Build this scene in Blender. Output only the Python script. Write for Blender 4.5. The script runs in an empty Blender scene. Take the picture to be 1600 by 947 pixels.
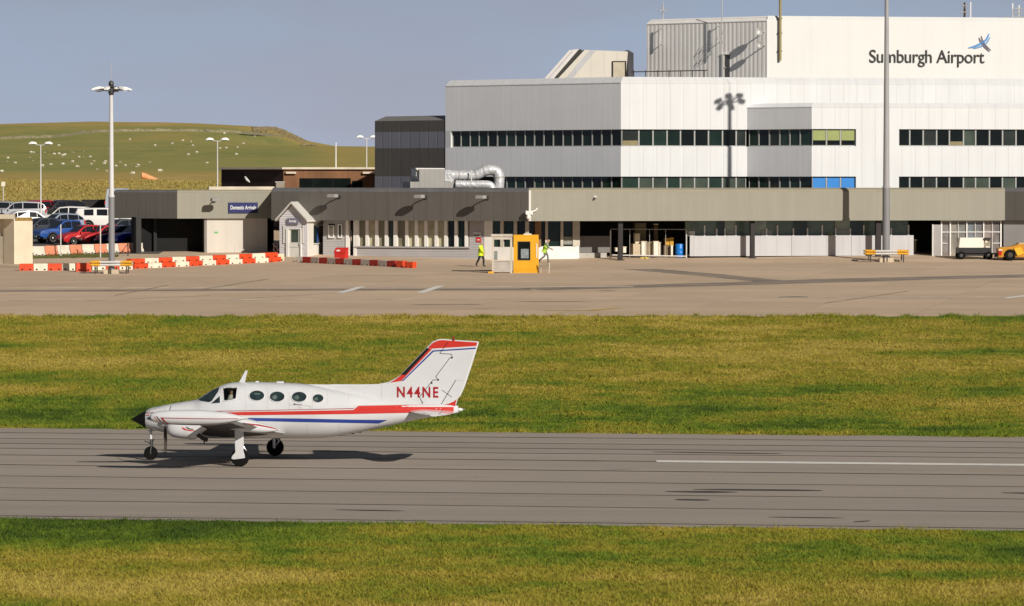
import bpy, bmesh, math, random
import numpy as np
from mathutils import Vector, Matrix, noise
random.seed(7)
R = math.radians
C = bpy.context.scene.collection
scene = bpy.context.scene

# ------------------------------------------------------------------ camera model
F, HC, YH = 6800.0, 8.8, 280.0
PITCH = math.atan((473.5-YH)/F)
CP, SP = math.cos(PITCH), math.sin(PITCH)
def ray(px, py):
    u = (px-800)/F; v = (473.5-py)/F
    return Vector((u, CP+v*SP, -SP+v*CP))
CAM = Vector((0, 0, HC))
def at(px, py, D):                      # point seen at a photo pixel, D metres ahead
    d = ray(px, py); return CAM + d*(D/d.y)
def zat(py, D): return at(800, py, D).z
def plan(px, D): return Vector(((px-800)/F*D, D))

# ------------------------------------------------------------------ terrain
GP = [(-400,0),(156,0),(221,1.90),(300,3.06),(303,3.25),(308,3.5),(320,3.85),(345,4.75),(370,5.6),(390,5.8),
      (450,8.65),(470,8.8),(560,9.9),(800,12.2),(1100,15.0),(1700,22.3),(2100,34.0),(2400,40.0),(2600,34),(3400,0),(9000,-5)]
def lerp_table(t, x):
    if x <= t[0][0]: return t[0][1]
    for (a,b),(c,d) in zip(t, t[1:]):
        if x <= c: return b+(d-b)*(x-a)/(c-a)
    return t[-1][1]
SX = [(-800,.8),(-480,.9),(-284,.965),(-235,1),(-166,.975),(-141,.945),(-128,.915),(-121,.80),(-114,.69),(-109.4,.63),(-92,.585),(-74,.58),(600,.5)]
def smooth(x): x = max(0., min(1., x)); return x*x*(3-2*x)
def height(x, y):
    z = lerp_table(GP, y)
    if y > 470:
        s = lerp_table(SX, x)
        k = 1-(1-s)*smooth((y-1500)/600)
        z = 8.8+(z-8.8)*k
        z += (noise.noise(Vector((x*.012, y*.005, 1.3)))*1.0 + noise.noise(Vector((x*.05, y*.012, 4.1)))*.3)*smooth((y-480)/300)
    elif y > 385:
        z += noise.noise(Vector((x*.12, y*.1, 2.2)))*.35*smooth((y-385)/15)
    return z
def ground(px, py, d0=80, d1=2600):     # where the line of sight meets the terrain
    d = ray(px, py); prev = d0; s = d0
    while s < d1:
        p = CAM + d*(s/d.y)
        if p.z <= height(p.x, p.y):
            lo, hi = prev, s
            for _ in range(30):
                m = (lo+hi)/2; q = CAM + d*(m/d.y)
                if q.z <= height(q.x, q.y): hi = m
                else: lo = m
            q = CAM + d*(hi/d.y); q.z = height(q.x, q.y); return q
        prev = s; s += 2.0
    p = CAM + d*(d1/d.y); p.z = height(p.x, p.y); return p

# ------------------------------------------------------------------ materials
def lin(c):
    return tuple((v/255/12.92 if v/255 <= .04045 else ((v/255+.055)/1.055)**2.4) for v in c)
MATS = {}
def mat(name, col, rough=.6, var=.10, vs=1.5, bump=0., bs=20., metal=0., spec=.4, coat=0., lines=None, streak=0.):
    """noise-mottled surface; lines=(spacing, depth, darken) draws cladding joints across UV.x"""
    if name in MATS: return MATS[name]
    m = bpy.data.materials.new(name); m.use_nodes = True
    nt = m.node_tree; N = nt.nodes; L = nt.links
    b = N['Principled BSDF']
    b.inputs['Roughness'].default_value = rough; b.inputs['Metallic'].default_value = metal
    b.inputs['Specular IOR Level'].default_value = spec; b.inputs['Coat Weight'].default_value = coat
    tc = N.new('ShaderNodeTexCoord')
    nz = N.new('ShaderNodeTexNoise'); nz.inputs['Scale'].default_value = vs; nz.inputs['Detail'].default_value = 5
    geo = N.new('ShaderNodeNewGeometry')
    L.new(geo.outputs['Position'], nz.inputs['Vector'])
    mr = N.new('ShaderNodeMapRange'); mr.inputs[1].default_value = .3; mr.inputs[2].default_value = .7
    mr.inputs[3].default_value = 1-var; mr.inputs[4].default_value = 1+var
    L.new(nz.outputs['Fac'], mr.inputs[0])
    fac = mr.outputs[0]
    if streak:
        mp = N.new('ShaderNodeMapping'); mp.inputs['Scale'].default_value = (2.2, .10, 1)
        L.new(tc.outputs['UV'], mp.inputs['Vector'])
        n2 = N.new('ShaderNodeTexNoise'); n2.inputs['Scale'].default_value = 1.0; n2.inputs['Detail'].default_value = 4
        L.new(mp.outputs[0], n2.inputs['Vector'])
        r2 = N.new('ShaderNodeMapRange'); r2.inputs[1].default_value = .35; r2.inputs[2].default_value = .7
        r2.inputs[3].default_value = 1+streak*.3; r2.inputs[4].default_value = 1-streak
        L.new(n2.outputs['Fac'], r2.inputs[0])
        mu = N.new('ShaderNodeMath'); mu.operation = 'MULTIPLY'
        L.new(fac, mu.inputs[0]); L.new(r2.outputs[0], mu.inputs[1]); fac = mu.outputs[0]
    hgt = None
    if lines:
        sp = N.new('ShaderNodeSeparateXYZ'); L.new(tc.outputs['UV'], sp.inputs[0])
        md = N.new('ShaderNodeMath'); md.operation = 'PINGPONG'; md.inputs[1].default_value = lines[0]/2
        L.new(sp.outputs[0], md.inputs[0])
        rr = N.new('ShaderNodeMapRange'); rr.inputs[1].default_value = 0; rr.inputs[2].default_value = lines[0]*.09
        L.new(md.outputs[0], rr.inputs[0]); hgt = rr.outputs[0]
        r3 = N.new('ShaderNodeMapRange'); r3.inputs[3].default_value = 1-lines[2]; r3.inputs[4].default_value = 1
        L.new(hgt, r3.inputs[0])
        mu = N.new('ShaderNodeMath'); mu.operation = 'MULTIPLY'
        L.new(fac, mu.inputs[0]); L.new(r3.outputs[0], mu.inputs[1]); fac = mu.outputs[0]
    vm = N.new('ShaderNodeVectorMath'); vm.operation = 'SCALE'; vm.inputs[0].default_value = col[:3]
    L.new(fac, vm.inputs['Scale']); L.new(vm.outputs[0], b.inputs['Base Color'])
    if bump or lines:
        bp = N.new('ShaderNodeBump')
        if lines:
            bp.inputs['Distance'].default_value = lines[1]; bp.inputs['Strength'].default_value = .6
            L.new(hgt, bp.inputs['Height'])
        else:
            n3 = N.new('ShaderNodeTexNoise'); n3.inputs['Scale'].default_value = bs; n3.inputs['Detail'].default_value = 4
            L.new(geo.outputs['Position'], n3.inputs['Vector'])
            bp.inputs['Strength'].default_value = bump; bp.inputs['Distance'].default_value = 1.0/bs
            L.new(n3.outputs['Fac'], bp.inputs['Height'])
        L.new(bp.outputs[0], b.inputs['Normal'])
    MATS[name] = m; return m
def glass(name, col, rough=.06, spec=.22, var=.3, vs=.8):
    return mat(name, col, rough, var, vs, spec=spec)

# ------------------------------------------------------------------ mesh builder
class MB:
    def __init__(s): s.v=[]; s.f=[]; s.m=[]; s.M=None
    def av(s, p):
        p = Vector(p)
        if s.M is not None: p = s.M @ p
        s.v.append(p); return len(s.v)-1
    def face(s, pts, mi=0):
        ids = [s.av(p) for p in pts]; s.f.append(ids); s.m.append(mi)
    def idx(s, ids, mi=0): s.f.append(list(ids)); s.m.append(mi)
    def box(s, c, size, mi=0, rz=0, taper=1.0):
        x,y,z = [k/2 for k in size]; c = Vector(c); m = Matrix.Rotation(rz,3,'Z')
        P=[]
        for sz in (-1,1):
            t = 1.0 if sz<0 else taper
            for sx,sy in ((-1,-1),(1,-1),(1,1),(-1,1)): P.append(s.av(c+m@Vector((sx*x*t,sy*y*t,sz*z))))
        for q in ((3,2,1,0),(4,5,6,7),(0,1,5,4),(1,2,6,5),(2,3,7,6),(3,0,4,7)): s.idx([P[i] for i in q],mi)
    def prism(s, poly, vec, mi=0, mside=None):
        vec = Vector(vec); A=[s.av(p) for p in poly]; B=[s.av(Vector(p)+vec) for p in poly]; n=len(poly)
        s.idx(A[::-1],mi); s.idx(B,mi)
        for i in range(n): s.idx([A[i],A[(i+1)%n],B[(i+1)%n],B[i]], mi if mside is None else mside)
    def loft(s, rings, mi=0, caps=True, closed=True):
        ids=[[s.av(p) for p in r] for r in rings]; n=len(rings[0])
        for a,b in zip(ids,ids[1:]):
            for i in range(n if closed else n-1):
                j=(i+1)%n; s.idx([a[i],a[j],b[j],b[i]],mi)
        if caps: s.idx(ids[0][::-1],mi); s.idx(ids[-1],mi)
    def tube(s, path, r, n=8, mi=0, caps=True):
        path=[Vector(p) for p in path]; rings=[]; k=len(path)
        rr = r if isinstance(r,(list,tuple)) else [r]*k
        up=None
        for i,p in enumerate(path):
            t=(path[min(i+1,k-1)]-path[max(i-1,0)]).normalized()
            if up is None: up = Vector((0,0,1)) if abs(t.z)<.9 else Vector((1,0,0))
            a=t.cross(up).normalized(); b=a.cross(t).normalized(); up=b
            rings.append([p+(a*math.cos(q)+b*math.sin(q))*rr[i] for q in [2*math.pi*j/n for j in range(n)]])
        s.loft(rings,mi,caps)
    def lathe(s, prof, origin, axis, n=16, mi=0, caps=True):
        axis=Vector(axis).normalized(); o=Vector(origin)
        up=Vector((0,0,1)) if abs(axis.z)<.9 else Vector((1,0,0))
        a=axis.cross(up).normalized(); b=axis.cross(a).normalized()
        rings=[[o+axis*h+(a*math.cos(q)+b*math.sin(q))*max(r,1e-4) for q in [2*math.pi*j/n for j in range(n)]] for r,h in prof]
        s.loft(rings,mi,caps)
    def sphere(s, c, r, mi=0, n=10, k=7):
        rx,ry,rz = r if isinstance(r,(list,tuple)) else (r,r,r); c=Vector(c)
        rings=[]
        for i in range(k+1):
            t=math.pi*(i/k); t=min(max(t,.05),math.pi-.05)
            rings.append([c+Vector((rx*math.sin(t)*math.cos(q),ry*math.sin(t)*math.sin(q),-rz*math.cos(t))) for q in [2*math.pi*j/n for j in range(n)]])
        s.loft(rings,mi)
    def build(s, name, mats, parent=None, smooth=False, recalc=True, bevel=0):
        if not isinstance(mats,(list,tuple)): mats=[mats]
        off = Vector((0,0,0))
        if parent is not None:
            q = parent
            while q is not None: off += Vector(q.location); q = q.parent
        bm = bmesh.new(); vs=[bm.verts.new(p-off) for p in s.v]
        uvl = bm.loops.layers.uv.new('UVMap')
        for ids,mi in zip(s.f,s.m):
            try: f=bm.faces.new([vs[i] for i in ids])
            except ValueError: continue
            f.material_index=mi; f.smooth=bool(smooth)
        if recalc: bmesh.ops.recalc_face_normals(bm, faces=bm.faces)
        if bevel:
            es=[e for e in bm.edges if len(e.link_faces)==2 and e.calc_face_angle(0)>.6]
            bmesh.ops.bevel(bm, geom=es, offset=bevel, segments=2, profile=.6, affect='EDGES', clamp_overlap=True)
        bm.normal_update()
        for f in bm.faces:
            n=f.normal
            if abs(n.z)<.8:
                t=Vector((-n.y,n.x,0)).normalized()
                for l in f.loops: p=l.vert.co+off; l[uvl].uv=(p.dot(t),p.z)
            else:
                for l in f.loops: p=l.vert.co+off; l[uvl].uv=(p.x,p.y)
        me=bpy.data.meshes.new(name); bm.to_mesh(me); bm.free()
        for m in mats: me.materials.append(m)
        o=bpy.data.objects.new(name,me); C.objects.link(o)
        if smooth and smooth is not True:
            try: me.set_sharp_from_angle(angle=R(smooth))
            except Exception: pass
        if parent is not None: o.parent=parent
        return o
def tag(o, label=None, cat=None, group=None, kind=None):
    if label: o['label']=label
    if cat: o['category']=cat
    if group: o['group']=group
    if kind: o['kind']=kind
    return o
def thing(name, label, cat, loc=(0,0,0), rz=0, group=None):
    o=bpy.data.objects.new(name,None); C.objects.link(o); o.location=loc; o.rotation_euler=(0,0,rz)
    o.empty_display_size=.3
    return tag(o,label,cat,group)
def settle(o, loc, rz=0): o.location=loc; o.rotation_euler=(0,0,rz)
KIDS={}
def dup(o, loc=None, rz=None, label=None, group=None, parent=None, swap=None):
    c=o.copy(); C.objects.link(c)
    if parent is not None: c.parent=parent
    if loc is not None: c.location=loc
    if rz is not None: c.rotation_euler=(0,0,rz)
    if label: c['label']=label
    if group: c['group']=group
    if swap and c.type=='MESH':
        k=c.data.name.split('.')[0]
        ms=[m.name for m in c.data.materials]
        if any(m in swap for m in ms):
            c.data=c.data.copy()
            for i,m in enumerate(ms):
                if m in swap: c.data.materials[i]=swap[m]
    for ch in list(o.children): dup(ch, parent=c, swap=swap)
    return c
def text_mesh(body, name, m, origin, ux, uz, w, h, parent=None, depth=.01, bold=0., gap=1.0):
    """lettering as a mesh: baseline-left at origin, ux along the line, uz up, fitted to w x h (h = capital height)"""
    cu=bpy.data.curves.new(name,'FONT'); cu.body=body; cu.size=1; cu.extrude=.5; cu.offset=bold; cu.space_character=gap
    to=bpy.data.objects.new(name+'_src',cu); C.objects.link(to)
    dg=bpy.context.evaluated_depsgraph_get(); me=bpy.data.meshes.new_from_object(to.evaluated_get(dg))
    bpy.data.objects.remove(to); bpy.data.curves.remove(cu)
    xs=[v.co.x for v in me.vertices]; x0,x1=min(xs),max(xs)
    cap=.73
    ux=Vector(ux).normalized(); uz=Vector(uz).normalized(); n=ux.cross(uz).normalized()
    off=Vector((0,0,0))
    if parent is not None:
        q=parent
        while q is not None: off+=Vector(q.location); q=q.parent
    for v in me.vertices:
        a=(v.co.x-x0)/(x1-x0)*w; b=v.co.y/cap*h
        v.co=Vector(origin)+ux*a+uz*b+n*(v.co.z*depth)-off
    me.materials.clear(); me.materials.append(m)
    o=bpy.data.objects.new(name,me); C.objects.link(o)
    if parent is not None: o.parent=parent
    return o
# ------------------------------------------------------------------ camera, light, sky
SUN_AZ, SUN_EL = R(33), R(27)           # sun stands behind the camera, to its right
SUNDIR = Vector((math.sin(SUN_AZ)*math.cos(SUN_EL), -math.cos(SUN_AZ)*math.cos(SUN_EL), math.sin(SUN_EL)))
cam = bpy.data.cameras.new('camera'); co = bpy.data.objects.new('camera', cam); C.objects.link(co)
co.location = CAM; co.rotation_euler = (math.pi/2-PITCH, 0, 0)
cam.sensor_width = 36; cam.lens = 36*F/1600; cam.clip_start = 1; cam.clip_end = 20000
scene.camera = co
sl = bpy.data.lights.new('sun','SUN'); sl.energy = 4.65; sl.angle = R(.53); sl.color = (1,.935,.845)
so = bpy.data.objects.new('sun', sl); C.objects.link(so); so.location = (60,-80,90)
so.rotation_euler = (-SUNDIR).to_track_quat('-Z','Y').to_euler()
w = bpy.data.worlds.new('World'); scene.world = w; w.use_nodes = True
nt = w.node_tree; N = nt.nodes; L = nt.links; N.clear()
out = N.new('ShaderNodeOutputWorld'); bg = N.new('ShaderNodeBackground'); bg.inputs[1].default_value = .09
sky = N.new('ShaderNodeTexSky'); sky.sky_type = 'NISHITA'; sky.sun_disc = False
sky.sun_elevation = SUN_EL; sky.sun_rotation = math.pi-SUN_AZ
sky.air_density = 1.2; sky.dust_density = 1.0
# a bank of grey-blue cloud all round, thinning out overhead
tc = N.new('ShaderNodeTexCoord'); mp = N.new('ShaderNodeMapping'); mp.inputs['Scale'].default_value = (4,4,16)
L.new(tc.outputs['Generated'], mp.inputs['Vector'])
nz = N.new('ShaderNodeTexNoise'); nz.inputs['Scale'].default_value = 1.5; nz.inputs['Detail'].default_value = 4; nz.inputs['Roughness'].default_value=.5
L.new(mp.outputs[0], nz.inputs['Vector'])
cr = N.new('ShaderNodeValToRGB'); e = cr.color_ramp.elements
e[0].position=.38; e[0].color=(4.05,5.05,6.75,1); e[1].position=.62; e[1].color=(4.1,4.4,5.5,1)
L.new(nz.outputs['Fac'], cr.inputs[0])
sx = N.new('ShaderNodeSeparateXYZ'); L.new(tc.outputs['Generated'], sx.inputs[0])
fr = N.new('ShaderNodeMapRange'); fr.interpolation_type='SMOOTHSTEP'
fr.inputs[1].default_value=.05; fr.inputs[2].default_value=.6; fr.inputs[3].default_value=.97; fr.inputs[4].default_value=.93
L.new(sx.outputs[2], fr.inputs[0])
# darker, greyer cloud higher in the bank; unseen sky above dimmed to deepen shadows
dk = N.new('ShaderNodeMapRange'); dk.inputs[1].default_value=-.003; dk.inputs[2].default_value=.042; dk.inputs[3].default_value=1.08; dk.inputs[4].default_value=.86
L.new(sx.outputs[2], dk.inputs[0])
dk2 = N.new('ShaderNodeMapRange'); dk2.interpolation_type='SMOOTHSTEP'; dk2.inputs[1].default_value=.046; dk2.inputs[2].default_value=.20; dk2.inputs[3].default_value=1.0; dk2.inputs[4].default_value=.20
L.new(sx.outputs[2], dk2.inputs[0])
dm = N.new('ShaderNodeMath'); dm.operation='MULTIPLY'; L.new(dk.outputs[0],dm.inputs[0]); L.new(dk2.outputs[0],dm.inputs[1])
sc = N.new('ShaderNodeVectorMath'); sc.operation='SCALE'; L.new(cr.outputs[0], sc.inputs[0]); L.new(dm.outputs[0], sc.inputs['Scale'])
mx = N.new('ShaderNodeMix'); mx.data_type='RGBA'
L.new(fr.outputs[0], mx.inputs[0]); L.new(sky.outputs[0], mx.inputs[6]); L.new(sc.outputs[0], mx.inputs[7])
L.new(mx.outputs[2], bg.inputs[0]); L.new(bg.outputs[0], out.inputs[0])
scene.view_settings.view_transform='Standard'; scene.view_settings.look='None'; scene.view_settings.exposure=0.0; scene.view_settings.gamma=1
scene.view_settings.use_curve_mapping=False
scene.cycles.max_bounces=6; scene.cycles.use_denoising=True
try: scene.cycles.denoising_prefilter='ACCURATE'
except Exception: pass

# ------------------------------------------------------------------ ground sheet
def grass_nodes(m, hill=False):
    """colour of turf as a function of the spot it grows on"""
    nt=m.node_tree; N=nt.nodes; L=nt.links; b=N['Principled BSDF']
    geo=N.new('ShaderNodeNewGeometry')
    def nse(scale, sxyz, det=4, rough=.55):
        mp=N.new('ShaderNodeMapping'); mp.inputs['Scale'].default_value=sxyz; L.new(geo.outputs['Position'],mp.inputs['Vector'])
        n=N.new('ShaderNodeTexNoise'); n.inputs['Scale'].default_value=scale; n.inputs['Detail'].default_value=det; n.inputs['Roughness'].default_value=rough
        L.new(mp.outputs[0],n.inputs['Vector']); return n.outputs['Fac']
    def math_(op,a,bv):
        k=N.new('ShaderNodeMath'); k.operation=op
        for i,v in enumerate((a,bv)):
            if isinstance(v,(int,float)): k.inputs[i].default_value=v
            else: L.new(v,k.inputs[i])
        return k.outputs[0]
    return N,L,b,geo,nse,math_
def make_turf(name, blades):
    m=bpy.data.materials.new(name); m.use_nodes=True
    N,L,b,geo,nse,M_=grass_nodes(m)
    b.inputs['Roughness'].default_value=.75; b.inputs['Specular IOR Level'].default_value=.15
    big=nse(.13,(.40,.55,0),5,.55); mid=nse(.5,(.45,.42,0),5,.62); fine=nse(3.0,(.6,.35,1),4,.7)
    sep=N.new('ShaderNodeSeparateXYZ'); L.new(geo.outputs['Position'],sep.inputs[0])
    # across-field banding: greener strips along the runway edges and the apron edge
    v=M_('ADD',sep.outputs[1],M_('MULTIPLY',sep.outputs[0],.155))
    cur=N.new('ShaderNodeMapRange'); cur.inputs[1].default_value=80; cur.inputs[2].default_value=230; L.new(v,cur.inputs[0])
    rp=N.new('ShaderNodeValToRGB'); rp.color_ramp.interpolation='EASE'
    el=rp.color_ramp.elements
    pts=[(89,.62),(96,.66),(99.5,.42),(103,.16),(107,.02),(110.5,.06),(151,.40),(153.5,.20),(159,.26),(164,.34),(169,.56),(176,.52),(183,.66),(190,.74),(197,.64),(205,.76),(214,.78),(219,.5),(221.5,.2)]
    el[0].position=(pts[0][0]-80)/150; el[0].color=(pts[0][1],)*3+(1,)
    el[1].position=(pts[-1][0]-80)/150; el[1].color=(pts[-1][1],)*3+(1,)
    for d,g in pts[1:-1]:
        q=el.new((d-80)/150); q.color=(g,g,g,1)
    L.new(cur.outputs[0],rp.inputs[0])
    t=M_('ADD',M_('MULTIPLY',M_('SUBTRACT',big,.5),2.1),M_('ADD',M_('MULTIPLY',rp.outputs[0],.60),.24))
    t=M_('ADD',t,M_('MULTIPLY',M_('SUBTRACT',mid,.5),1.5))
    strk=nse(1.5,(.42,.26,0),4,.65)
    t=M_('ADD',t,M_('MULTIPLY',M_('SUBTRACT',strk,.5),1.05))
    t=M_('ADD',t,M_('MULTIPLY',M_('SUBTRACT',fine,.5),.40))
    if blades:
        at_=N.new('ShaderNodeAttribute'); at_.attribute_name='shade'
        t=M_('ADD',t,M_('MULTIPLY',M_('SUBTRACT',at_.outputs['Fac'],.5),.16))
    cr=N.new('ShaderNodeValToRGB'); e=cr.color_ramp.elements
    k=TURF_K*(1.0 if blades else .95)
    cols=[(.0,(.042,.072,.008)),(.28,(.096,.140,.012)),(.50,(.160,.162,.017)),(.76,(.225,.186,.025)),(1.0,(.30,.236,.048))]
    e[0].position=0; e[0].color=tuple(c*k for c in cols[0][1])+(1,)
    e[1].position=1; e[1].color=tuple(c*k for c in cols[-1][1])+(1,)
    for p,c in cols[1:-1]:
        q=e.new(p); q.color=tuple(x*k for x in c)+(1,)
    L.new(t,cr.inputs[0]); L.new(cr.outputs[0],b.inputs['Base Color'])
    if not blades:
        bp=N.new('ShaderNodeBump'); bp.inputs['Strength'].default_value=.8; bp.inputs['Distance'].default_value=.25; L.new(fine,bp.inputs['Height']); L.new(bp.outputs[0],b.inputs['Normal'])
    else:
        b.inputs['Subsurface Weight'].default_value=0
    return m
TURF_K=1.27
turf_ground=make_turf('turf_ground',False); turf_blade=make_turf('turf_blade',True)

hill_m=bpy.data.materials.new('hill_pasture'); hill_m.use_nodes=True
N,L,b,geo,nse,M_=grass_nodes(hill_m)
b.inputs['Roughness'].default_value=.9; b.inputs['Specular IOR Level'].default_value=.1
att=N.new('ShaderNodeAttribute'); att.attribute_name='zone'
n1=nse(.028,(1,.16,0),6,.65); n2=nse(.25,(1,.20,1),5,.7); n3=nse(1.3,(1,.4,1),4,.7)
t=M_('ADD',M_('MULTIPLY',M_('SUBTRACT',n1,.5),1.1),att.outputs['Fac'])
t=M_('ADD',t,M_('MULTIPLY',M_('SUBTRACT',n2,.5),.55))
t=M_('ADD',t,M_('MULTIPLY',M_('SUBTRACT',n3,.5),.45))
cr=N.new('ShaderNodeValToRGB'); e=cr.color_ramp.elements
cols=[(.0,(.165,.180,.048)),(.3,(.270,.265,.085)),(.55,(.350,.290,.090)),(.8,(.410,.300,.095)),(1,(.50,.37,.14))]
e[0].position=0; e[0].color=cols[0][1]+(1,); e[1].position=1; e[1].color=cols[-1][1]+(1,)
for p,c in cols[1:-1]:
    q=e.new(p); q.color=c+(1,)
L.new(t,cr.inputs[0]); L.new(cr.outputs[0],b.inputs['Base Color'])
bp=N.new('ShaderNodeBump'); bp.inputs['Strength'].default_value=.55; bp.inputs['Distance'].default_value=.5; L.new(n2,bp.inputs['Height']); L.new(bp.outputs[0],b.inputs['Normal'])

rows=sorted(set([-400,-100,0,60,89,110,130,156,190,221,260,300,303,308,314,320,330,345,357,370,390]+list(range(385,480,4))+list(range(480,900,14))+list(range(900,2640,18))+[2800,3400,5000,9000]))
NC=90
bm=bmesh.new(); grid=[]; zl=bm.verts.layers.float.new('zone')
for d in rows:
    r=[]
    for i in range(NC+1):
        u=i/NC*2-1; x=u*(120+.32*max(d,0))
        if d>384: x=u*(.36*d) if d<2700 else u*d*1.2
        vv=bm.verts.new((x,d,height(x,d)))
        # zone 0 green pasture .. 1 dry gold
        if d<470: g=.62+.22*smooth((d-436)/14)
        elif d<620: g=.78-.46*smooth((d-490)/90)
        elif d<2150: g=.32+.06*smooth((d-1200)/500)
        else: g=.38+.36*smooth((d-2150)/70)
        k=smooth((x/d+.052)/.012) if d>500 else 0
        g=g+(.72-g)*k*.8
        vv[zl]=g; r.append(vv)
    grid.append(r)
for a,bb in zip(grid,grid[1:]):
    for i in range(NC):
        f=bm.faces.new([a[i],a[i+1],bb[i+1],bb[i]]); f.smooth=True
        f.material_index=0 if a[i].co.y<380 else 1
me=bpy.data.meshes.new('ground'); bm.to_mesh(me); bm.free(); me.materials.append(turf_ground); me.materials.append(hill_m)
g=bpy.data.objects.new('ground',me); C.objects.link(g); tag(g,kind='structure')

# ------------------------------------------------------------------ paving materials
def paving(name, base, joint=None, k=1.0, patch=.16, ang=0.0, streak=0.):
    m=bpy.data.materials.new(name); m.use_nodes=True
    N,L,b,geo,nse,M_=grass_nodes(m)
    b.inputs['Roughness'].default_value=.85; b.inputs['Specular IOR Level'].default_value=.25
    a1=nse(.05,(.25,1,0),4,.6); a2=nse(.9,(.10,1,0),4,.6); a3=nse(9,(1,.6,1),3,.7); a4=nse(.25,(1,1,0),5,.65)
    t=M_('ADD',M_('MULTIPLY',M_('SUBTRACT',a1,.5),patch*2.4),1)
    t=M_('ADD',t,M_('MULTIPLY',M_('SUBTRACT',a2,.5),patch*1.5))
    t=M_('ADD',t,M_('MULTIPLY',M_('SUBTRACT',a4,.5),patch*1.6))
    t=M_('ADD',t,M_('MULTIPLY',M_('SUBTRACT',a3,.5),.30))
    if streak:
        vr=N.new('ShaderNodeVectorRotate'); vr.rotation_type='Z_AXIS'; vr.inputs['Angle'].default_value=ang; L.new(geo.outputs['Position'],vr.inputs['Vector'])
        mp=N.new('ShaderNodeMapping'); mp.inputs['Scale'].default_value=(.012,.55,0); L.new(vr.outputs[0],mp.inputs['Vector'])
        sn_=N.new('ShaderNodeTexNoise'); sn_.inputs['Scale'].default_value=1; sn_.inputs['Detail'].default_value=6; sn_.inputs['Roughness'].default_value=.7; L.new(mp.outputs[0],sn_.inputs['Vector'])
        t=M_('ADD',t,M_('MULTIPLY',M_('SUBTRACT',sn_.outputs['Fac'],.5),streak))
    # dark spots: oil, repairs
    so_=nse(.33,(.7,1.0,0),3,.5)
    mr0=N.new('ShaderNodeMapRange'); mr0.inputs[1].default_value=.66; mr0.inputs[2].default_value=.74; mr0.inputs[3].default_value=1; mr0.inputs[4].default_value=.80; L.new(so_,mr0.inputs[0])
    t=M_('MULTIPLY',t,mr0.outputs[0])
    if joint:
        # concrete bays: sawn joints in both directions, each bay a slightly different tone
        sep=N.new('ShaderNodeSeparateXYZ'); L.new(geo.outputs['Position'],sep.inputs[0])
        vx=N.new('ShaderNodeVectorRotate'); vx.rotation_type='Z_AXIS'; vx.inputs['Angle'].default_value=ang; L.new(geo.outputs['Position'],vx.inputs['Vector'])
        s2=N.new('ShaderNodeSeparateXYZ'); L.new(vx.outputs[0],s2.inputs[0])
        for ax,w_ in ((0,.05),(1,.22)):
            pp=M_('PINGPONG',s2.outputs[ax],joint/2)
            mr=N.new('ShaderNodeMapRange'); mr.inputs[1].default_value=0; mr.inputs[2].default_value=w_; mr.inputs[3].default_value=.80; mr.inputs[4].default_value=1; L.new(pp,mr.inputs[0])
            t=M_('MULTIPLY',t,mr.outputs[0])
        br=N.new('ShaderNodeTexWhiteNoise'); br.noise_dimensions='2D'
        sn=N.new('ShaderNodeVectorMath'); sn.operation='SNAP'; sn.inputs[1].default_value=(joint,joint,100); L.new(vx.outputs[0],sn.inputs[0]); L.new(sn.outputs[0],br.inputs['Vector'])
        t=M_('MULTIPLY',t,M_('ADD',M_('MULTIPLY',br.outputs['Value'],.12),.94))
    vm=N.new('ShaderNodeVectorMath'); vm.operation='SCALE'; vm.inputs[0].default_value=base; L.new(t,vm.inputs['Scale']); L.new(vm.outputs[0],b.inputs['Base Color'])
    bp=N.new('ShaderNodeBump'); bp.inputs['Strength'].default_value=.25; bp.inputs['Distance'].default_value=.02; L.new(a3,bp.inputs['Height']); L.new(bp.outputs[0],b.inputs['Normal'])
    return m
runway_m=paving('runway_asphalt',(.345,.294,.244),patch=.12,ang=math.atan(.155),streak=.45)
apron_m=paving('apron_concrete',(.560,.420,.292),joint=6.0,ang=.2)
park_m=paving('park_asphalt',(.12,.11,.10))
EPS=.004
def sheet(name, pts_rows, m, lift, kind='structure', parent=None):
    """strip of quads between successive rows of points, laid on the terrain"""
    mb=MB()
    for a,b in zip(pts_rows,pts_rows[1:]):
        for i in range(len(a)-1):
            mb.face([a[i],a[i+1],b[i+1],b[i]])
    o=mb.build(name,m,parent,recalc=False)
    for v in o.data.vertices: pass
    if parent is None: tag(o,kind=kind)
    return o
TR=.155                                  # the runway runs away to the left
def rw(x, v): return Vector((x, v-TR*x, EPS))
NEAR_V, FAR_V = 110.6, 151.0
def jag(x, s, amp): return noise.noise(Vector((x*.35, s, 0)))*amp+noise.noise(Vector((x*1.7, s, 5)))*amp*.5
xs=[-260+i*.5 for i in range(1041)]
mb=MB()
prev=None
for x in xs:
    a=rw(x,NEAR_V+jag(x,1,.35)); b=rw(x,130); c=rw(x,FAR_V+jag(x,2,.45))
    if prev:
        mb.face([prev[0],a,b,prev[1]]); mb.face([prev[1],b,c,prev[2]])
    prev=(a,b,c)
runway=mb.build('runway',runway_m,recalc=False); tag(runway,kind='structure')
tar=mat('tar_joint',(.036,.032,.030),.7,.35,.6)
rubber=mat('rubber_mark',(.075,.066,.058),.8,.3,1.2)
paint_w=mat('white_paint',(.78,.75,.68),.6,.12,2.5)
paint_y=mat('yellow_paint',(.55,.36,.04),.6,.2,2)
mb=MB()
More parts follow.
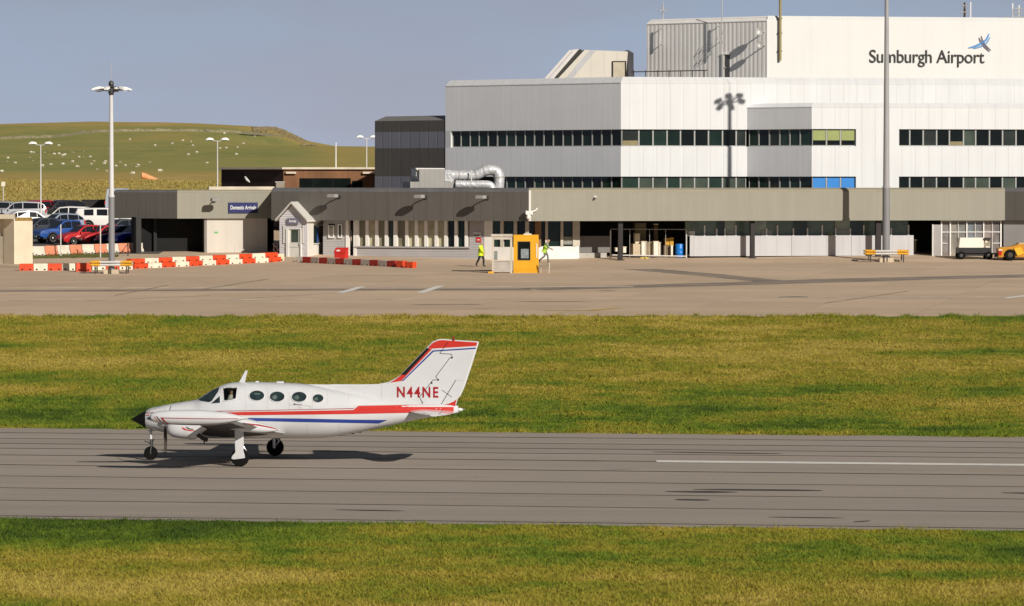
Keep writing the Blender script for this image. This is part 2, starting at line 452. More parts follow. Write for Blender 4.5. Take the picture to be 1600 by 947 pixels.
for v in (148.1,144.9,142.1,139.6,131.5,126.5,121.6,116.9,111.5,136.2):
    wd=.145 if v>130 else .11
    for x in range(-150,150,3):
        j=lambda q: noise.noise(Vector((q*.15,v,0)))*.12
        w1=wd*(.6+.5*abs(noise.noise(Vector((x*.11,v*3,2)))))
        w2=wd*(.6+.5*abs(noise.noise(Vector(((x+3)*.11,v*3,2)))))
        p=[rw(x,v+j(x)-w1),rw(x+3,v+j(x+3)-w2),rw(x+3,v+j(x+3)+w2),rw(x,v+j(x)+w1)]
        mb.face([Vector((q.x,q.y,EPS*2)) for q in p])
tag(mb.build('runway_joints',tar,recalc=False),kind='structure')
def ground_strip(name, px0, y0, px1, y1, width, m, lift, taper=0, n=24, parent=None, jitter=0.):
    """a painted or tarred line between two photo points, width metres, following the ground"""
    a=ground(px0,y0); b=ground(px1,y1); mb=MB(); dv=(b-a); dv.z=0; nn=Vector((-dv.y,dv.x,0)).normalized()
    prev=None
    for i in range(n+1):
        t=i/n; c=a.lerp(b,t)
        wd=width/2*(1-taper*abs(2*t-1)**3)*(1+jitter*noise.noise(Vector((c.x*.8,c.y*.8,7))))
        l=c-nn*wd; r=c+nn*wd
        l.z=height(l.x,l.y)+lift; r.z=height(r.x,r.y)+lift
        if prev: mb.face([prev[0],l,r,prev[1]])
        prev=(l,r)
    o=mb.build(name,m,recalc=False); tag(o,kind='structure'); return o
ctr=MB(); x0=4.5; x=x0
while x<40:
    ctr.face([Vector((q.x,q.y,EPS*3)) for q in (rw(x,135.75),rw(x+1,135.75),rw(x+1,136.65),rw(x,136.65))]); x+=1
tag(ctr.build('runway_centreline',paint_w,recalc=False),kind='structure')
for k,(a,ya,b_,yb,wd) in enumerate(((1083,765,1285,767,.55),(1040,768.5,1152,769.5,.5),(1055,781,1110,782,.5),(1564,770.5,1660,772,.5),(1020,706.5,1222,709.5,.35),(1200,808.5,1318,810,.25),(523,797,633,799,.22),(1343,815,1351,815.6,.5),(120,722,210,722,.5))):
    ground_strip('skid_mark',a,ya,b_,yb,wd,rubber,EPS*3.5,taper=.8,jitter=.6)

# apron: follows the ground, from the turf edge to beyond the terminal
mb=MB(); brk=[219,221,240,260,280,300,303,308,320,330,345]
for d0,d1 in zip(brk,brk[1:]):
    for x in range(-70,130,1 if d0==219 else 5):
        st=1 if d0==219 else 5
        if d0>=308 and x<-30: continue
        def pt(xx,dd):
            if dd==219: dd=min(220.9,219.9+jag(xx,9,1.1))
            return Vector((xx,dd,height(xx,dd)+EPS))
        mb.face([pt(x,d0),pt(x+st,d0),pt(x+st,d1),pt(x,d1)])
tag(mb.build('apron',apron_m,recalc=False),kind='structure')
mb=MB(); brk=[308,320,345,370,386]
for d0,d1 in zip(brk,brk[1:]):
    for x in range(-130,-25,5):
        mb.face([Vector((xx,dd,height(xx,dd)+EPS*2)) for xx,dd in ((x,d0),(x+5,d0),(x+5,d1),(x,d1))])
tag(mb.build('car_park',park_m,recalc=False),kind='structure')
oldline=mat('blacked_out_line',(.265,.215,.165),.8,.25,.5)
for i,(a,ya,b_,yb,wd) in enumerate(((-60,455,420,453,2.6),(420,453,830,452.2,2.8),(830,452.2,1010,447.5,3.2),(1010,447.5,1215,441.5,4.0),(1215,441.5,1420,435.3,4.6),(1420,435.3,1700,429,4.2))):
    ground_strip('old_taxi_line',a,ya,b_,yb,wd,oldline,EPS*2,jitter=.12,n=40)
ground_strip('old_taxi_line',1000,420.5,1110,430,2.4,oldline,EPS*2.6,jitter=.15)
ground_strip('old_taxi_line',1110,430,1225,441.5,2.2,oldline,EPS*2.6,jitter=.15)
faded=mat('faded_white_paint',(.66,.56,.44),.7,.25,.8)
ground_strip('apron_marking',-60,450.3,990,448,.95,faded,EPS*3,n=60,jitter=.9)
ground_strip('apron_marking',-60,469.6,780,467.6,.8,faded,EPS*3,n=60,jitter=.9)
ground_strip('apron_marking',780,467.6,1700,463.5,.75,faded,EPS*3,n=60,jitter=.9)
ground_strip('apron_marking',530,458.5,566,448.2,.5,paint_w,EPS*4)
ground_strip('apron_marking',656,458,689,447,.5,paint_w,EPS*4)
ground_strip('apron_marking',1571,466.5,1640,456,.4,paint_w,EPS*4)
ground_strip('apron_marking',340,469,560,456,.16,faded,EPS*4,jitter=.5)
ground_strip('yellow_marking',918,485.6,968,481.5,.5,paint_y,EPS*3,jitter=.5)
ground_strip('yellow_marking',850,486,935,485.4,.22,paint_y,EPS*4,jitter=.5)
ground_strip('tar_patch',1216,464.8,1263,464.4,.9,tar,EPS*4,taper=.7,jitter=.8)
ground_strip('tar_patch',640,476.5,752,475.8,.55,oldline,EPS*4,taper=.8,jitter=.8)
ground_strip('tar_patch',936,454.6,962,454.2,.5,oldline,EPS*4,taper=.7,jitter=.8)
ground_strip('tar_patch',800,471.8,925,471.4,.5,oldline,EPS*4,taper=.8,jitter=.8)
seal=mat('faint_seal',(.30,.22,.155),.8,.2,1)
for i,(a,ya,b_,yb) in enumerate(((180,462,262,446),(318,452,420,436),(30,446,260,441),(500,432,760,429),(140,470,330,462),(1290,474,1420,455))):
    ground_strip('crack_seal',a,ya,b_,yb,.12,seal,EPS*4.6,jitter=.8)

# verge of grass in front of the car park
mb=MB(); pr=None
for i in range(0,61):
    t=i/60; px=-30+215*t
    a=ground(px, 405.5-3.5*t+noise.noise(Vector((px*.1,0,0)))*1.0); b=ground(px, 399.5-3*t)
    a.z+=EPS*3; b.z=height(b.x,b.y)+EPS*3
    if pr: mb.face([pr[0],a,b,pr[1]])
    pr=(a,b)
verge=mb.build('grass_verge',mat('verge_turf',(.13,.14,.022),.9,.35,2.5,bump=.6,bs=6),recalc=False); tag(verge,kind='structure')

# ------------------------------------------------------------------ turf blades
def blades(name, n, sample, hgt, wid, seed):
    rng=np.random.default_rng(seed)
    P=sample(rng,n); n=len(P)
    nb=3
    base=np.repeat(P,nb,axis=0); k=len(base)
    base[:,:2]+=rng.normal(0,.05,(k,2))
    ang=rng.uniform(0,2*math.pi,k); h=hgt*rng.uniform(.45,1.3,k)*np.repeat(rng.uniform(.6,1.4,n),nb); w_=wid*rng.uniform(.6,1.3,k)
    dx=np.cos(ang)*w_; dy=np.sin(ang)*w_
    lean=rng.normal(0,.85,(k,2))*h[:,None]
    V=np.zeros((k,3,3),np.float32)
    V[:,0]=base; V[:,1]=base; V[:,2]=base
    V[:,0,0]-=dx; V[:,0,1]-=dy; V[:,1,0]+=dx; V[:,1,1]+=dy
    V[:,2,0]+=lean[:,0]; V[:,2,1]+=lean[:,1]; V[:,2,2]+=h; V[:,:2,2]-=.01
    me=bpy.data.meshes.new(name); me.vertices.add(k*3); me.vertices.foreach_set('co',V.reshape(-1))
    me.loops.add(k*3); me.loops.foreach_set('vertex_index',np.arange(k*3,dtype=np.int32))
    me.polygons.add(k); me.polygons.foreach_set('loop_start',np.arange(0,k*3,3,dtype=np.int32))
    at_=me.attributes.new('shade','FLOAT','POINT'); at_.data.foreach_set('value',np.repeat(rng.uniform(0,1,k),3).astype(np.float32))
    me.materials.append(turf_blade); me.update(); me.validate()
    o=bpy.data.objects.new(name,me); C.objects.link(o); tag(o,kind='stuff'); return o
def clumps(S,rng,spread,per):
    S=np.repeat(S,per,axis=0); S[:,:2]+=rng.normal(0,spread,(len(S),2)); return S
def near_tuft(rng,n): return clumps(near_s(rng,n),rng,.10,9)
def far_tuft(rng,n):
    P=far_s(rng,n); E=far_s(rng,n*9); E=E[(E[:,1]>218.6)][:int(n*.8)]      # ranker growth along the apron edge
    E2=far_s(rng,n*3); E2=E2[(E2[:,1]+TR*E2[:,0]<152.6)][:int(n*.2)]
    return clumps(np.concatenate([P,E,E2]),rng,.13,8)
def near_s(rng,n):
    v=rng.uniform(85,NEAR_V+.25,n); x=rng.uniform(-27,27,n); y=v-TR*x
    keep=v<NEAR_V+.05+np.sin(x*1.3)*.2+np.sin(x*4.1)*.15+np.sin(x*11.7+2)*.12+rng.exponential(.06,n)
    x,y=x[keep],y[keep]
    return np.stack([x,y,np.zeros_like(x)],1)
gx=np.array([p[0] for p in GP]); gz=np.array([p[1] for p in GP])
def far_s(rng,n):
    d=rng.uniform(146,221.6,n); x=rng.uniform(-1,1,n)*(.15*d+8)
    keep=(d+TR*x>FAR_V+np.sin(x*1.1)*.2+np.sin(x*3.3)*.15)&(d<220.2+np.sin(x*.9)*.4+np.sin(x*2.9)*.3)
    d,x=d[keep],x[keep]
    return np.stack([x,d,np.interp(d,gx,gz)],1)
blades('near_grass',165000,near_s,.048,.015,3)
blades('field_grass',290000,far_s,.042,.024,4)
blades('near_tussocks',1500,near_tuft,.12,.012,13)
blades('field_tussocks',2200,far_tuft,.15,.020,14)

# rank grass on the bank behind the car park
def bank_s(rng,n):
    d=rng.uniform(387,450,n); x=rng.uniform(-75,-8,n)
    z=np.array([height(a,b) for a,b in zip(x,d)])
    return np.stack([x,d,z],1)
ob=blades('bank_grass',70000,bank_s,.15,.055,5); ob.data.materials[0]=hill_m
zz=ob.data.attributes.new('zone','FLOAT','POINT')
zz.data.foreach_set('value',np.repeat(np.clip(np.random.default_rng(8).normal(.63,.09,len(ob.data.polygons)),0,1),3).astype(np.float32))

# ------------------------------------------------------------------ dry stone wall and sheep on the hill
stone=mat('dry_stone',(.25,.22,.14),.95,.35,.9,bump=.8,bs=2.0)
wp=[(-40,219),(0,217.5),(40,216),(80,215),(100,213),(125,209.5),(150,207),(190,205.5),(240,205),(290,205.2),(330,206),(370,207.5),(400,210),(430,213.5),(446,216.5)]
pts=[]
for (a,ya),(b_,yb) in zip(wp,wp[1:]):
    for k in range(6): pts.append(ground(a+(b_-a)*k/6, ya+(yb-ya)*k/6, 900, 2500))
mb=MB(); rings=[]
for i,p in enumerate(pts):
    t=(pts[min(i+1,len(pts)-1)]-pts[max(i-1,0)]); t.z=0; t.normalize(); nn=Vector((-t.y,t.x,0))
    h=1.0+noise.noise(Vector((i*.7,0,0)))*.9
    rings.append([p-nn*.45-Vector((0,0,.3)),p+nn*.45-Vector((0,0,.3)),p+nn*.3+Vector((0,0,h)),p-nn*.3+Vector((0,0,h))])
mb.loft(rings)
tag(mb.build('stone_wall',stone),'long grey dry stone wall running across the green hillside below its crest','wall')

wool=mat('wool',(.62,.57,.46),.95,.08,3,bump=.4,bs=8); face_w=mat('sheep_face',(.62,.57,.46),.9)
def sheep_mesh():
    mb=MB(); rings=[]
    for x,rr,z in ((-.58,.12,.62),(-.5,.25,.62),(-.25,.33,.60),(.1,.34,.60),(.38,.29,.64),(.5,.17,.72),(.62,.13,.62),(.78,.11,.42),(.9,.07,.34)):
        rings.append([Vector((x,rr*.85*math.cos(q),z+rr*math.sin(q))) for q in [2*math.pi*j/10 for j in range(10)]])
    mb.loft(rings)
    for sx_ in (-.36,.30):
        for sy in (-.14,.14): mb.tube([(sx_,sy,.45),(sx_+.02,sy,.22),(sx_,sy,0)],[.075,.05,.045],6)
    for sy in (-1,1): mb.face([(.72,sy*.08,.56),(.68,sy*.2,.54),(.74,sy*.1,.50)])
    return mb
s0=sheep_mesh().build('sheep',wool,smooth=60)
tag(s0,'small white sheep grazing on the green hillside','sheep','sheep grazing on the hillside')
sp=[(190,625),(207,625),(335,636),(385,645),(400,640),(447,684),(315,700),(262,710),(487,655),(557,652),(643,695),(562,698),(680,603),(715,710),(772,707),(850,707),(820,758),(800,545),(955,582),(1062,570),(1128,552),(1177,558),(1212,625),(1160,640),(1277,690),(1383,508),(1463,594),(1457,637),(1355,600),(1395,597),(1188,582),(362,582),(50,660),(12,745),(1570,524),(985,743),(387,698),(475,712),(365,633),(650,680),(95,690),(1500,572)]
rs=random.Random(4)
for i,(zx,zy) in enumerate(sp):
    p=ground(zx/3.945, 80+zy/3.945+1.2, 480, 2390)
    o=s0 if i==0 else dup(s0)
    o.location=p; o.rotation_euler=(0,0,rs.choice([0,math.pi])+rs.uniform(-.6,.6)); k=rs.uniform(.55,.78)*(1.15 if i in (2,3,15,20) else 1)*min(1.25,max(.6,p.y/1250)); o.scale=(k,k,k)
# scattered pale stones between the sheep
def scatter(name, m, pts, r, seed):
    mb=MB(); rg=random.Random(seed)
    for p in pts: mb.sphere(p+Vector((0,0,r*.3)),(r*rg.uniform(.6,1.5),r*rg.uniform(.5,1),r*rg.uniform(.4,.8)),n=6,k=4)
    o=mb.build(name,m); tag(o,kind='stuff')
rs=random.Random(12); pp=[]
for k in range(22):
    cx,cy,s1,s2=rs.choice([(95,240,22,3),(20,248,18,6),(300,228,60,14),(160,256,60,8),(90,238,16,3),(230,262,40,6)])
    pp.append(ground(max(2,min(480,rs.gauss(cx,s1))),min(270,max(222,rs.gauss(cy,s2))),480,2390))
scatter('hill_stones',mat('pale_stone',(.33,.28,.18),.9,.2,1),pp,.27,3)

# broken rock on the steep shoulder of the hill
rs=random.Random(31); pp=[]
for k in range(420):
    x_=rs.uniform(395,492); t_=(x_-395)/97
    top=198.5+(0 if x_<432 else (x_-432)/58*23)
    pp.append(ground(x_, top+1.0+abs(rs.gauss(0,1))*(2.5+5*t_), 1500, 2395))
scatter('hill_crag',mat('crag_stone',(.21,.165,.085),.95,.25,.5),pp,.75,9)
# ------------------------------------------------------------------ materials for the buildings
white_clad=mat('white_cladding',(.67,.675,.675),.45,.02,.4,lines=(1.0,.02,.04),streak=.055)
side_clad=mat('side_white_cladding',(.87,.87,.88),.42,.03,.4,lines=(.5,.006,.012),streak=.035)  # same white paint, lightened so left faces carry light in their colour
tower_white=mat('cream_cladding',(.67,.668,.64),.5,.02,.4,lines=(3.0,.01,.02),streak=.02)
corr=mat('corrugated_cladding',(.84,.81,.77),.5,.05,.5,streak=.05)
beige=mat('beige_cladding',(.280,.266,.212),.5,.03,.4,lines=(.33,.004,.02),streak=.06)
darkclad=mat('charcoal_cladding',(.112,.103,.091),.5,.05,.4,lines=(1.0,.01,.06),streak=.08)
bluegrey=mat('slate_blue_cladding',(.215,.215,.25),.5,.06,.4,lines=(1.0,.02,.10),streak=.06)
capgrey=mat('capping_grey',(.21,.20,.19),.45,.08,.8)
soffit=mat('soffit_dark',(.018,.015,.014),.8,.2,1)
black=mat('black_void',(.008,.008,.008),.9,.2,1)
timber=mat('grey_boarding',(.41,.395,.39),.6,.06,1.2)
whitetrim=mat('white_trim',(.78,.76,.71),.5,.05,1.5)
cream=mat('cream_render',(.66,.57,.42),.75,.07,.8,streak=.06)
pewter=mat('grey_panel',(.49,.485,.495),.5,.04,.6,streak=.06,lines=(1.2,.01,.08))
roller=mat('roller_shutter',(.16,.15,.14),.5,.08,.8)
brownpost=mat('brown_steel',(.013,.007,.006),.5,.2,2)
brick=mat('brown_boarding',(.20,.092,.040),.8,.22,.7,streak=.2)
brick_shade=mat('shaded_boarding',(.035,.016,.012),.8,.25,.7)  # brown boarding with the left end's shade put into its colour
roofpale=mat('pale_roof_edge',(.60,.52,.40),.6,.15,1)
alu=mat('duct_aluminium',(.62,.62,.63),.42,.08,2.5,bump=.25,bs=4,metal=.35)
galv=mat('galvanised_steel',(.46,.45,.43),.45,.10,1.2,metal=.25)
galv_l=mat('pale_galvanised',(.62,.60,.57),.45,.06,1.2)
G_=[glass('glass_black',(.006,.009,.008)),glass('glass_dark_green',(.010,.022,.017)),glass('glass_green',(.020,.040,.030)),glass('glass_grey_green',(.055,.070,.055)),glass('glass_mid',(.028,.034,.030))]
gl_olive=glass('glass_olive',(.44,.41,.27),.12,var=.25,vs=1.4)
gl_dark_olive=glass('glass_dark_olive',(.22,.205,.135),.1)
gsh0=glass('shade_glass_dark',(.065,.09,.078)); gsh1=glass('shade_glass_green',(.15,.20,.165)); gsh2=glass('shade_glass_pale',(.34,.40,.33))
mull=mat('mullion_grey',(.36,.36,.34),.5,.05,2)
blind_g=mat('green_blind',(.30,.34,.13),.8,.06,2); blind_b=mat('blue_panel',(.018,.21,.60),.5,.05,2)
rv=random.Random(21)

def on(px, a, b):
    """plan point on the line a-b that lies on the sight line through column px"""
    k=(px-800)/F; d=b-a
    t=(k*a.y-a.x)/(d.x-k*d.y); return a+d*t
def mitres(P):
    out=[]
    ds=[(b-a).normalized() for a,b in zip(P,P[1:])]; ns=[Vector((-d.y,d.x)) for d in ds]    # inward
    for i in range(len(P)):
        if i==0: out.append(ns[0])
        elif i==len(P)-1: out.append(ns[-1])
        else:
            m=(ns[i-1]+ns[i]).normalized(); out.append(m/m.dot(ns[i]))
    return out
def inset(P, o): return [p+m*o for p,m in zip(P,mitres(P))]
def v3(p,z): return Vector((p.x,p.y,z))
def run(mb, P, i, sec, mi=0, t0=None, t1=None):
    """extrude a (depth,z) section along segment i of path P with mitred ends; t0,t1: columns to stop at"""
    m=mitres(P); a,b=P[i],P[i+1]; ma,mb_=m[i],m[i+1]; n=Vector((-(b-a).normalized().y,(b-a).normalized().x))
    if t0 is not None: a2=on(t0,a,b); ma=n
    else: a2=a
    if t1 is not None: b2=on(t1,a,b); mb_=n
    else: b2=b
    mb.loft([[v3(a2+ma*o,z) for o,z in sec],[v3(b2+mb_*o,z) for o,z in sec]],mi)
def seg_box(mb, a, b, px0, px1, o0, o1, z0, z1, mi=0):
    p=on(px0,a,b); q=on(px1,a,b); n=Vector((-(b-a).normalized().y,(b-a).normalized().x))
    mb.prism([v3(p+n*o0,z0),v3(q+n*o0,z0),v3(q+n*o1,z0),v3(p+n*o1,z0)],(0,0,z1-z0),mi)
def window(parent, a, b, px0, px1, z0, z1, gm, dep=.18, fm=mull, fw=.10, blind=None, name='window', frame=True, proud=.05):
    mb=MB(); seg_box(mb,a,b,px0,px1,dep,dep+.03,z0,z1); w=mb.build(name,gm,parent)
    if frame:
        f=MB(); p=on(px0,a,b); q=on(px1,a,b); d=(q-p).normalized(); n=Vector((-d.y,d.x))
        L=(q-p).length
        def bx(s0,s1,za,zb,o0=dep-proud,o1=dep-.004):
            f.prism([v3(p+d*s0+n*o0,za),v3(p+d*s1+n*o0,za),v3(p+d*s1+n*o1,za),v3(p+d*s0+n*o1,za)],(0,0,zb-za))
        bx(0,fw/2,z0,z1); bx(L-fw/2,L,z0,z1); bx(fw/2,L-fw/2,z0,z0+fw*.7); bx(fw/2,L-fw/2,z1-fw*.4,z1)
        fo=f.build('frame',fm,w)
    if blind:
        bm_,za,zb=blind; k=MB(); seg_box(k,a,b,px0+1.5,px1-1.5,dep-.03,dep-.004,za,zb); k.build('blind',bm_,w)
    return w
def empty_at(p, z): return (p.x,p.y,z)

# ================================================================== white terminal building
A=lambda px,D,X0,D0,t: 0
def solve(px, p, t):                    # point in column px on the line through p with dY/dX = t
    k=(px-800)/F; D=(p.y-t*p.x)/(1-t*k); return Vector((k*D,D))
M1=plan(970,314.5); M0=solve(696,M1,-.92); M2=solve(1740,M1,.2)
TB=thing('terminal_building','big white terminal building with two dark window bands and an upper block on its roof','building',empty_at(M1,3.5))
MP=[M0,M1,M2]
ZB1=(11.17,12.40); ZB2=(7.9,8.99)
back=[M2+Vector((4,45)),M0+Vector((18,40))]
def walls(name, i, m, secs, parent=TB, P=MP, t0=None,t1=None):
    mb=MB()
    for s in secs: run(mb,P,i,s,0,t0,t1)
    return mb.build(name,m,parent)
S_low=[(0,3.0),(0,ZB2[0]),(1,ZB2[0]),(1,3.0)]
S_mid=[(0,ZB2[1]),(0,ZB1[0]),(1,ZB1[0]),(1,ZB2[1])]
S_top=[(0,ZB1[1]),(0,15.72),(1,15.72),(1,ZB1[1])]
S_cop=[(-.02,15.72),(-.02,15.78),(.5,16.2),(1.0,16.2),(1.0,15.72)]
walls('wall',0,side_clad,[S_low,S_mid,S_top]); walls('wall',1,white_clad,[S_low,S_mid,S_top])
walls('coping',0,white_clad,[S_cop]); walls('coping',1,white_clad,[S_cop])
mb=MB(); ip=inset(MP,.9); mb.prism([v3(p,15.6) for p in ip+back],(0,0,.35)); mb.build('roof',capgrey,TB)
mb=MB(); seg_box(mb,M0,M1,696.01,704.5,0.001,.999,ZB1[0]+.002,ZB1[1]-.002); mb.build('jamb',white_clad,TB)
mb=MB(); seg_box(mb,M0,M1,696.01,704.5,0.001,.999,ZB2[0]+.002,ZB2[1]-.002); mb.build('jamb',side_clad,TB)
mb=MB(); ip=inset(MP,.35); mb.prism([v3(p,ZB2[0]) for p in inset(MP,.5)+back],(0,0,ZB1[1]-ZB2[0])); mb.build('core',black,TB)
ma=[704.5,717.6,731.9,745.9,760,774.5,789,803,817.7,832.3,846.9,861.7,877,891.7,907,922.5,937.3,952.7,969.3]
mb_list=[971.3,998.9,1021,1043,1064,1086,1107.7,1129.6,1151,1166.5]
bay=[1167.8,1183,1199.5,1215.6,1231.4,1247.5,1267]
r1=[1269.5,1292,1314,1337]; r2=[1404.5,1422,1443,1464,1484,1506,1525,1546.6,1567,1588,1610,1632,1655]
def pick(ws): 
    x=rv.random(); s=0
    for i,k in enumerate(ws):
        s+=k
        if x<s: return G_[i]
    return G_[0]
for zb,wts,two in ((ZB1,(.45,.35,.1,.0,.1),0),(ZB2,(.15,.45,.4,0,0),1)):
    for i,(p,q) in enumerate(zip(ma,ma[1:])):
        if two and i<5: continue
        window(TB,M0,M1,p,q,zb[0],zb[1],pick(wts),.22)
    for i,(p,q) in enumerate(zip(mb_list,mb_list[1:])):
        window(TB,M1,M2,p,q,zb[0],zb[1],pick(wts) if not two else G_[3] if i%3 else G_[2],.22,
               blind=(mat('cream_blind',(.25,.21,.11),.8),zb[0]+.08,zb[0]+.42) if (not two and i==0) else (mat('yellow_curtain',(.35,.30,.04),.8),zb[0]+.06,zb[1]-.1) if (0) else None)
# projecting lower block at the right
P0=solve(1167,M1,.2); P1=solve(1268,P0,-.92); P2=solve(1740,P1,.2); PP=[P0,P1,P2]
def wallsP(name,i,m,secs,t0=None,t1=None): return walls(name,i,m,secs,TB,PP,t0,t1)
S_ptop=[(0,ZB1[1]),(0,13.95),(1,13.95),(1,ZB1[1])]; S_pcop=[(-.02,13.95),(-.02,14.0),(.35,14.28),(1,14.28),(1,13.95)]
wallsP('wall',0,side_clad,[S_low,S_mid,S_ptop]); wallsP('wall',1,white_clad,[S_low,S_mid,S_ptop])
wallsP('coping',0,side_clad,[S_pcop]); wallsP('coping',1,white_clad,[S_pcop])
S_b1=[(.002,ZB1[0]),(.002,ZB1[1]),(1,ZB1[1]),(1,ZB1[0])]; S_b2=[(.002,ZB2[0]),(.002,ZB2[1]),(1,ZB2[1]),(1,ZB2[0])]
wallsP('wall',1,white_clad,[S_b1],1337.2,1404.3); wallsP('wall',1,white_clad,[S_b2],1337.2,1404.3)
mb=MB(); ip=inset(PP,.9); mb.prism([v3(p,13.9) for p in ip+[P2+Vector((0,3.6)),P0+Vector((.6,1.0))]],(0,0,.2)); mb.build('roof',capgrey,TB)
mb=MB(); mb.prism([v3(p,ZB2[0]) for p in inset(PP,.5)+[P2+Vector((0,3)),P0+Vector((.8,.8))]],(0,0,ZB1[1]-ZB2[0])); mb.build('core',black,TB)
for zb,wts,two in ((ZB1,(.3,.4,.2,.0,.1),0),(ZB2,(.2,.5,.3,0,0),1)):
    for p,q in zip(bay,bay[1:]): window(TB,P0,P1,p,q,zb[0],zb[1],pick(wts),.2)
    for p,q in zip(r1,r1[1:]):
        window(TB,P1,P2,p,q,zb[0],zb[1],G_[0],.2,blind=(blind_b,zb[0]+.02,zb[1]-.1) if two else (blind_g,zb[0]+.42,zb[1]-.1))
    for i,(p,q) in enumerate(zip(r2,r2[1:])):
        window(TB,P1,P2,p,q,zb[0],zb[1],[G_[0],G_[0],G_[4],G_[0],G_[0],G_[3],G_[3] if two else G_[0],G_[0],G_[3] if two else G_[4],G_[0]][i%10],.2,
               blind=(mat('cream_blind',(.25,.21,.11),.8),zb[0]+.08,zb[0]+.35) if (not two and i==4) else None)
# upper block: ribbed silver flank and cream front
T1=plan(1198,330); T0=solve(1010,T1,-.85); T2=solve(1740,T1,.2)
ZT0=14.5; ZF=zat(33,330); ZT=zat(24.5,330)
mb=MB(); L_=(T1-T0).length; d=(T1-T0).normalized(); n=Vector((-d.y,d.x))
pth=[]; k=0; s=0
while s<L_-.02:
    for o,ds in ((0,.17),(0,.06),(.013,.11),(.013,.06)):
        pth.append((min(s,L_),o)); s+=ds
pth.append((L_,0))
fl=[T0+d*a+n*o for a,o in pth]
for a,b in zip(fl,fl[1:]): mb.face([v3(a,ZT0),v3(b,ZT0),v3(b,ZF),v3(a,ZF)])
mb.build('ribbed_wall',corr,TB)
TP=[T0,T1,T2]
S_tc=[(-.03,ZF),(-.03,ZF+.05),(.55,ZT),(1,ZT),(1,ZF)]
walls('coping',0,corr,[S_tc],TB,TP); walls('coping',1,tower_white,[[(0,ZF),(0,ZF+.1),(.3,ZT),(1,ZT),(1,ZF)]],TB,TP)
walls('wall',1,tower_white,[[(0,ZT0),(0,ZF),(1,ZF),(1,ZT0)]],TB,TP)
mb=MB(); mb.prism([v3(p,ZT0) for p in inset(TP,.3)+[T2+Vector((3,25)),T0+Vector((10,25))]],(0,0,ZT-ZT0-.1)); mb.build('core',corr,TB)
# door in the ribbed flank
mb=MB(); seg_box(mb,T0,T1,1132,1140,-.04,.02,zat(122,333)-.5,zat(86,333)); dr=mb.build('door',mat('door_slate',(.10,.095,.10),.5),TB)
mb=MB(); seg_box(mb,T0,T1,1128.5,1131.8,-.10,.02,zat(122,333)-.5,zat(86,333)); seg_box(mb,T0,T1,1127,1141.5,-.10,.02,zat(85.8,333),zat(84,333)); mb.build('frame',whitetrim,dr)
mb=MB(); hz=zat(106,333); p=on(1133.2,T0,T1); mb.sphere(v3(p-n*.08,hz),.06); mb.build('handle',galv,dr)
# handrail on the roof edge
mb=MB(); a=v3(on(992,M1,M2)+Vector((0,3)),16.2); 
for i in range(7):
    q=Vector((a.x+i*.86,a.y+.12*i,0)); mb.tube([(q.x,q.y,15.9),(q.x,q.y,16.75)],.035,5)
mb.tube([(a.x-.2,a.y,16.62),(a.x+5.4,a.y+.7,16.75)],.04,5); mb.build('handrail',mat('dark_steel',(.04,.038,.036),.5),TB)
# lift house on the roof: sloping left side, door
LD=333.
def rp(px,py,dd=LD): return at(px,py,dd)
LH=thing('roof_plant_house','small cream plant house with a sloping white left side standing on the white terminal roof','roof house',tuple(rp(925,122)-Vector((0,0,.0))))
mb=MB(); mb.prism([rp(868,127),rp(913.5,78),rp(981,80.5),rp(981,127)],(-1.0,5.0,0),0); mb.build('wall',mat('plant_house_cladding',(.62,.58,.50),.6,.04,.5,lines=(1.0,.01,.08)),LH)
def rq(pts,y0,dep): return [rp(x,y)+Vector((0,y0,0)) for x,y in pts],Vector((0,dep,0))
mb=MB(); mb.prism(*rq([(847,127),(889.5,78.5),(905,76.5),(861.5,127)],-.02,4.8)); mb.build('sloping_roof',mat('pale_trim',(.64,.61,.57),.5,.05,.6),LH)
mb=MB(); mb.prism(*rq([(862,127),(905.4,76.8),(909,77),(866,127)],.25,4.5)); mb.build('gutter_line',mat('dark_steel',(.04,.038,.036),.5),LH)
mb=MB(); mb.prism(*rq([(852,127),(893.5,79.5),(896.5,79),(855.5,127)],-.06,.035)); mb.build('flashing',pewter,LH)
mb=MB(); mb.prism([rp(880,127)+Vector((0,-.05,0)),rp(921,79)+Vector((0,-.05,0)),rp(932,79)+Vector((0,-.05,0)),rp(891,127)+Vector((0,-.05,0))],Vector((0,.04,0))); mb.build('flashing',pewter,LH)
mb=MB(); mb.prism([rp(981.2,127)+Vector((0,-.3,0)),rp(981.2,78),rp(990,83),rp(990,127)],(-.3,4.6,0)); mb.build('end_wall',mat('end_wall_dark',(.05,.047,.055),.6,.1),LH)
mb=MB(); mb.prism([rp(958,121)+Vector((0,-.08,0)),rp(958,97)+Vector((0,-.08,0)),rp(976.5,97)+Vector((0,-.08,0)),rp(976.5,121)+Vector((0,-.08,0))],Vector((0,.05,0))); dd_=mb.build('door',mat('door_cream',(.50,.44,.33),.6),LH)
mb=MB()
for q in (((956.6,121),(956.6,95.5),(958,95.5),(958,121)),((976.5,121),(976.5,95.5),(978.5,95.5),(978.5,121)),((958,97),(958,95.5),(976.5,95.5),(976.5,97))):
    mb.prism([rp(x,y)+Vector((0,-.1,0)) for x,y in q],Vector((0,.07,0)))
mb.build('frame',black,dd_)
for px,py in ((925,118),(947,116),(951,118)):
    pass

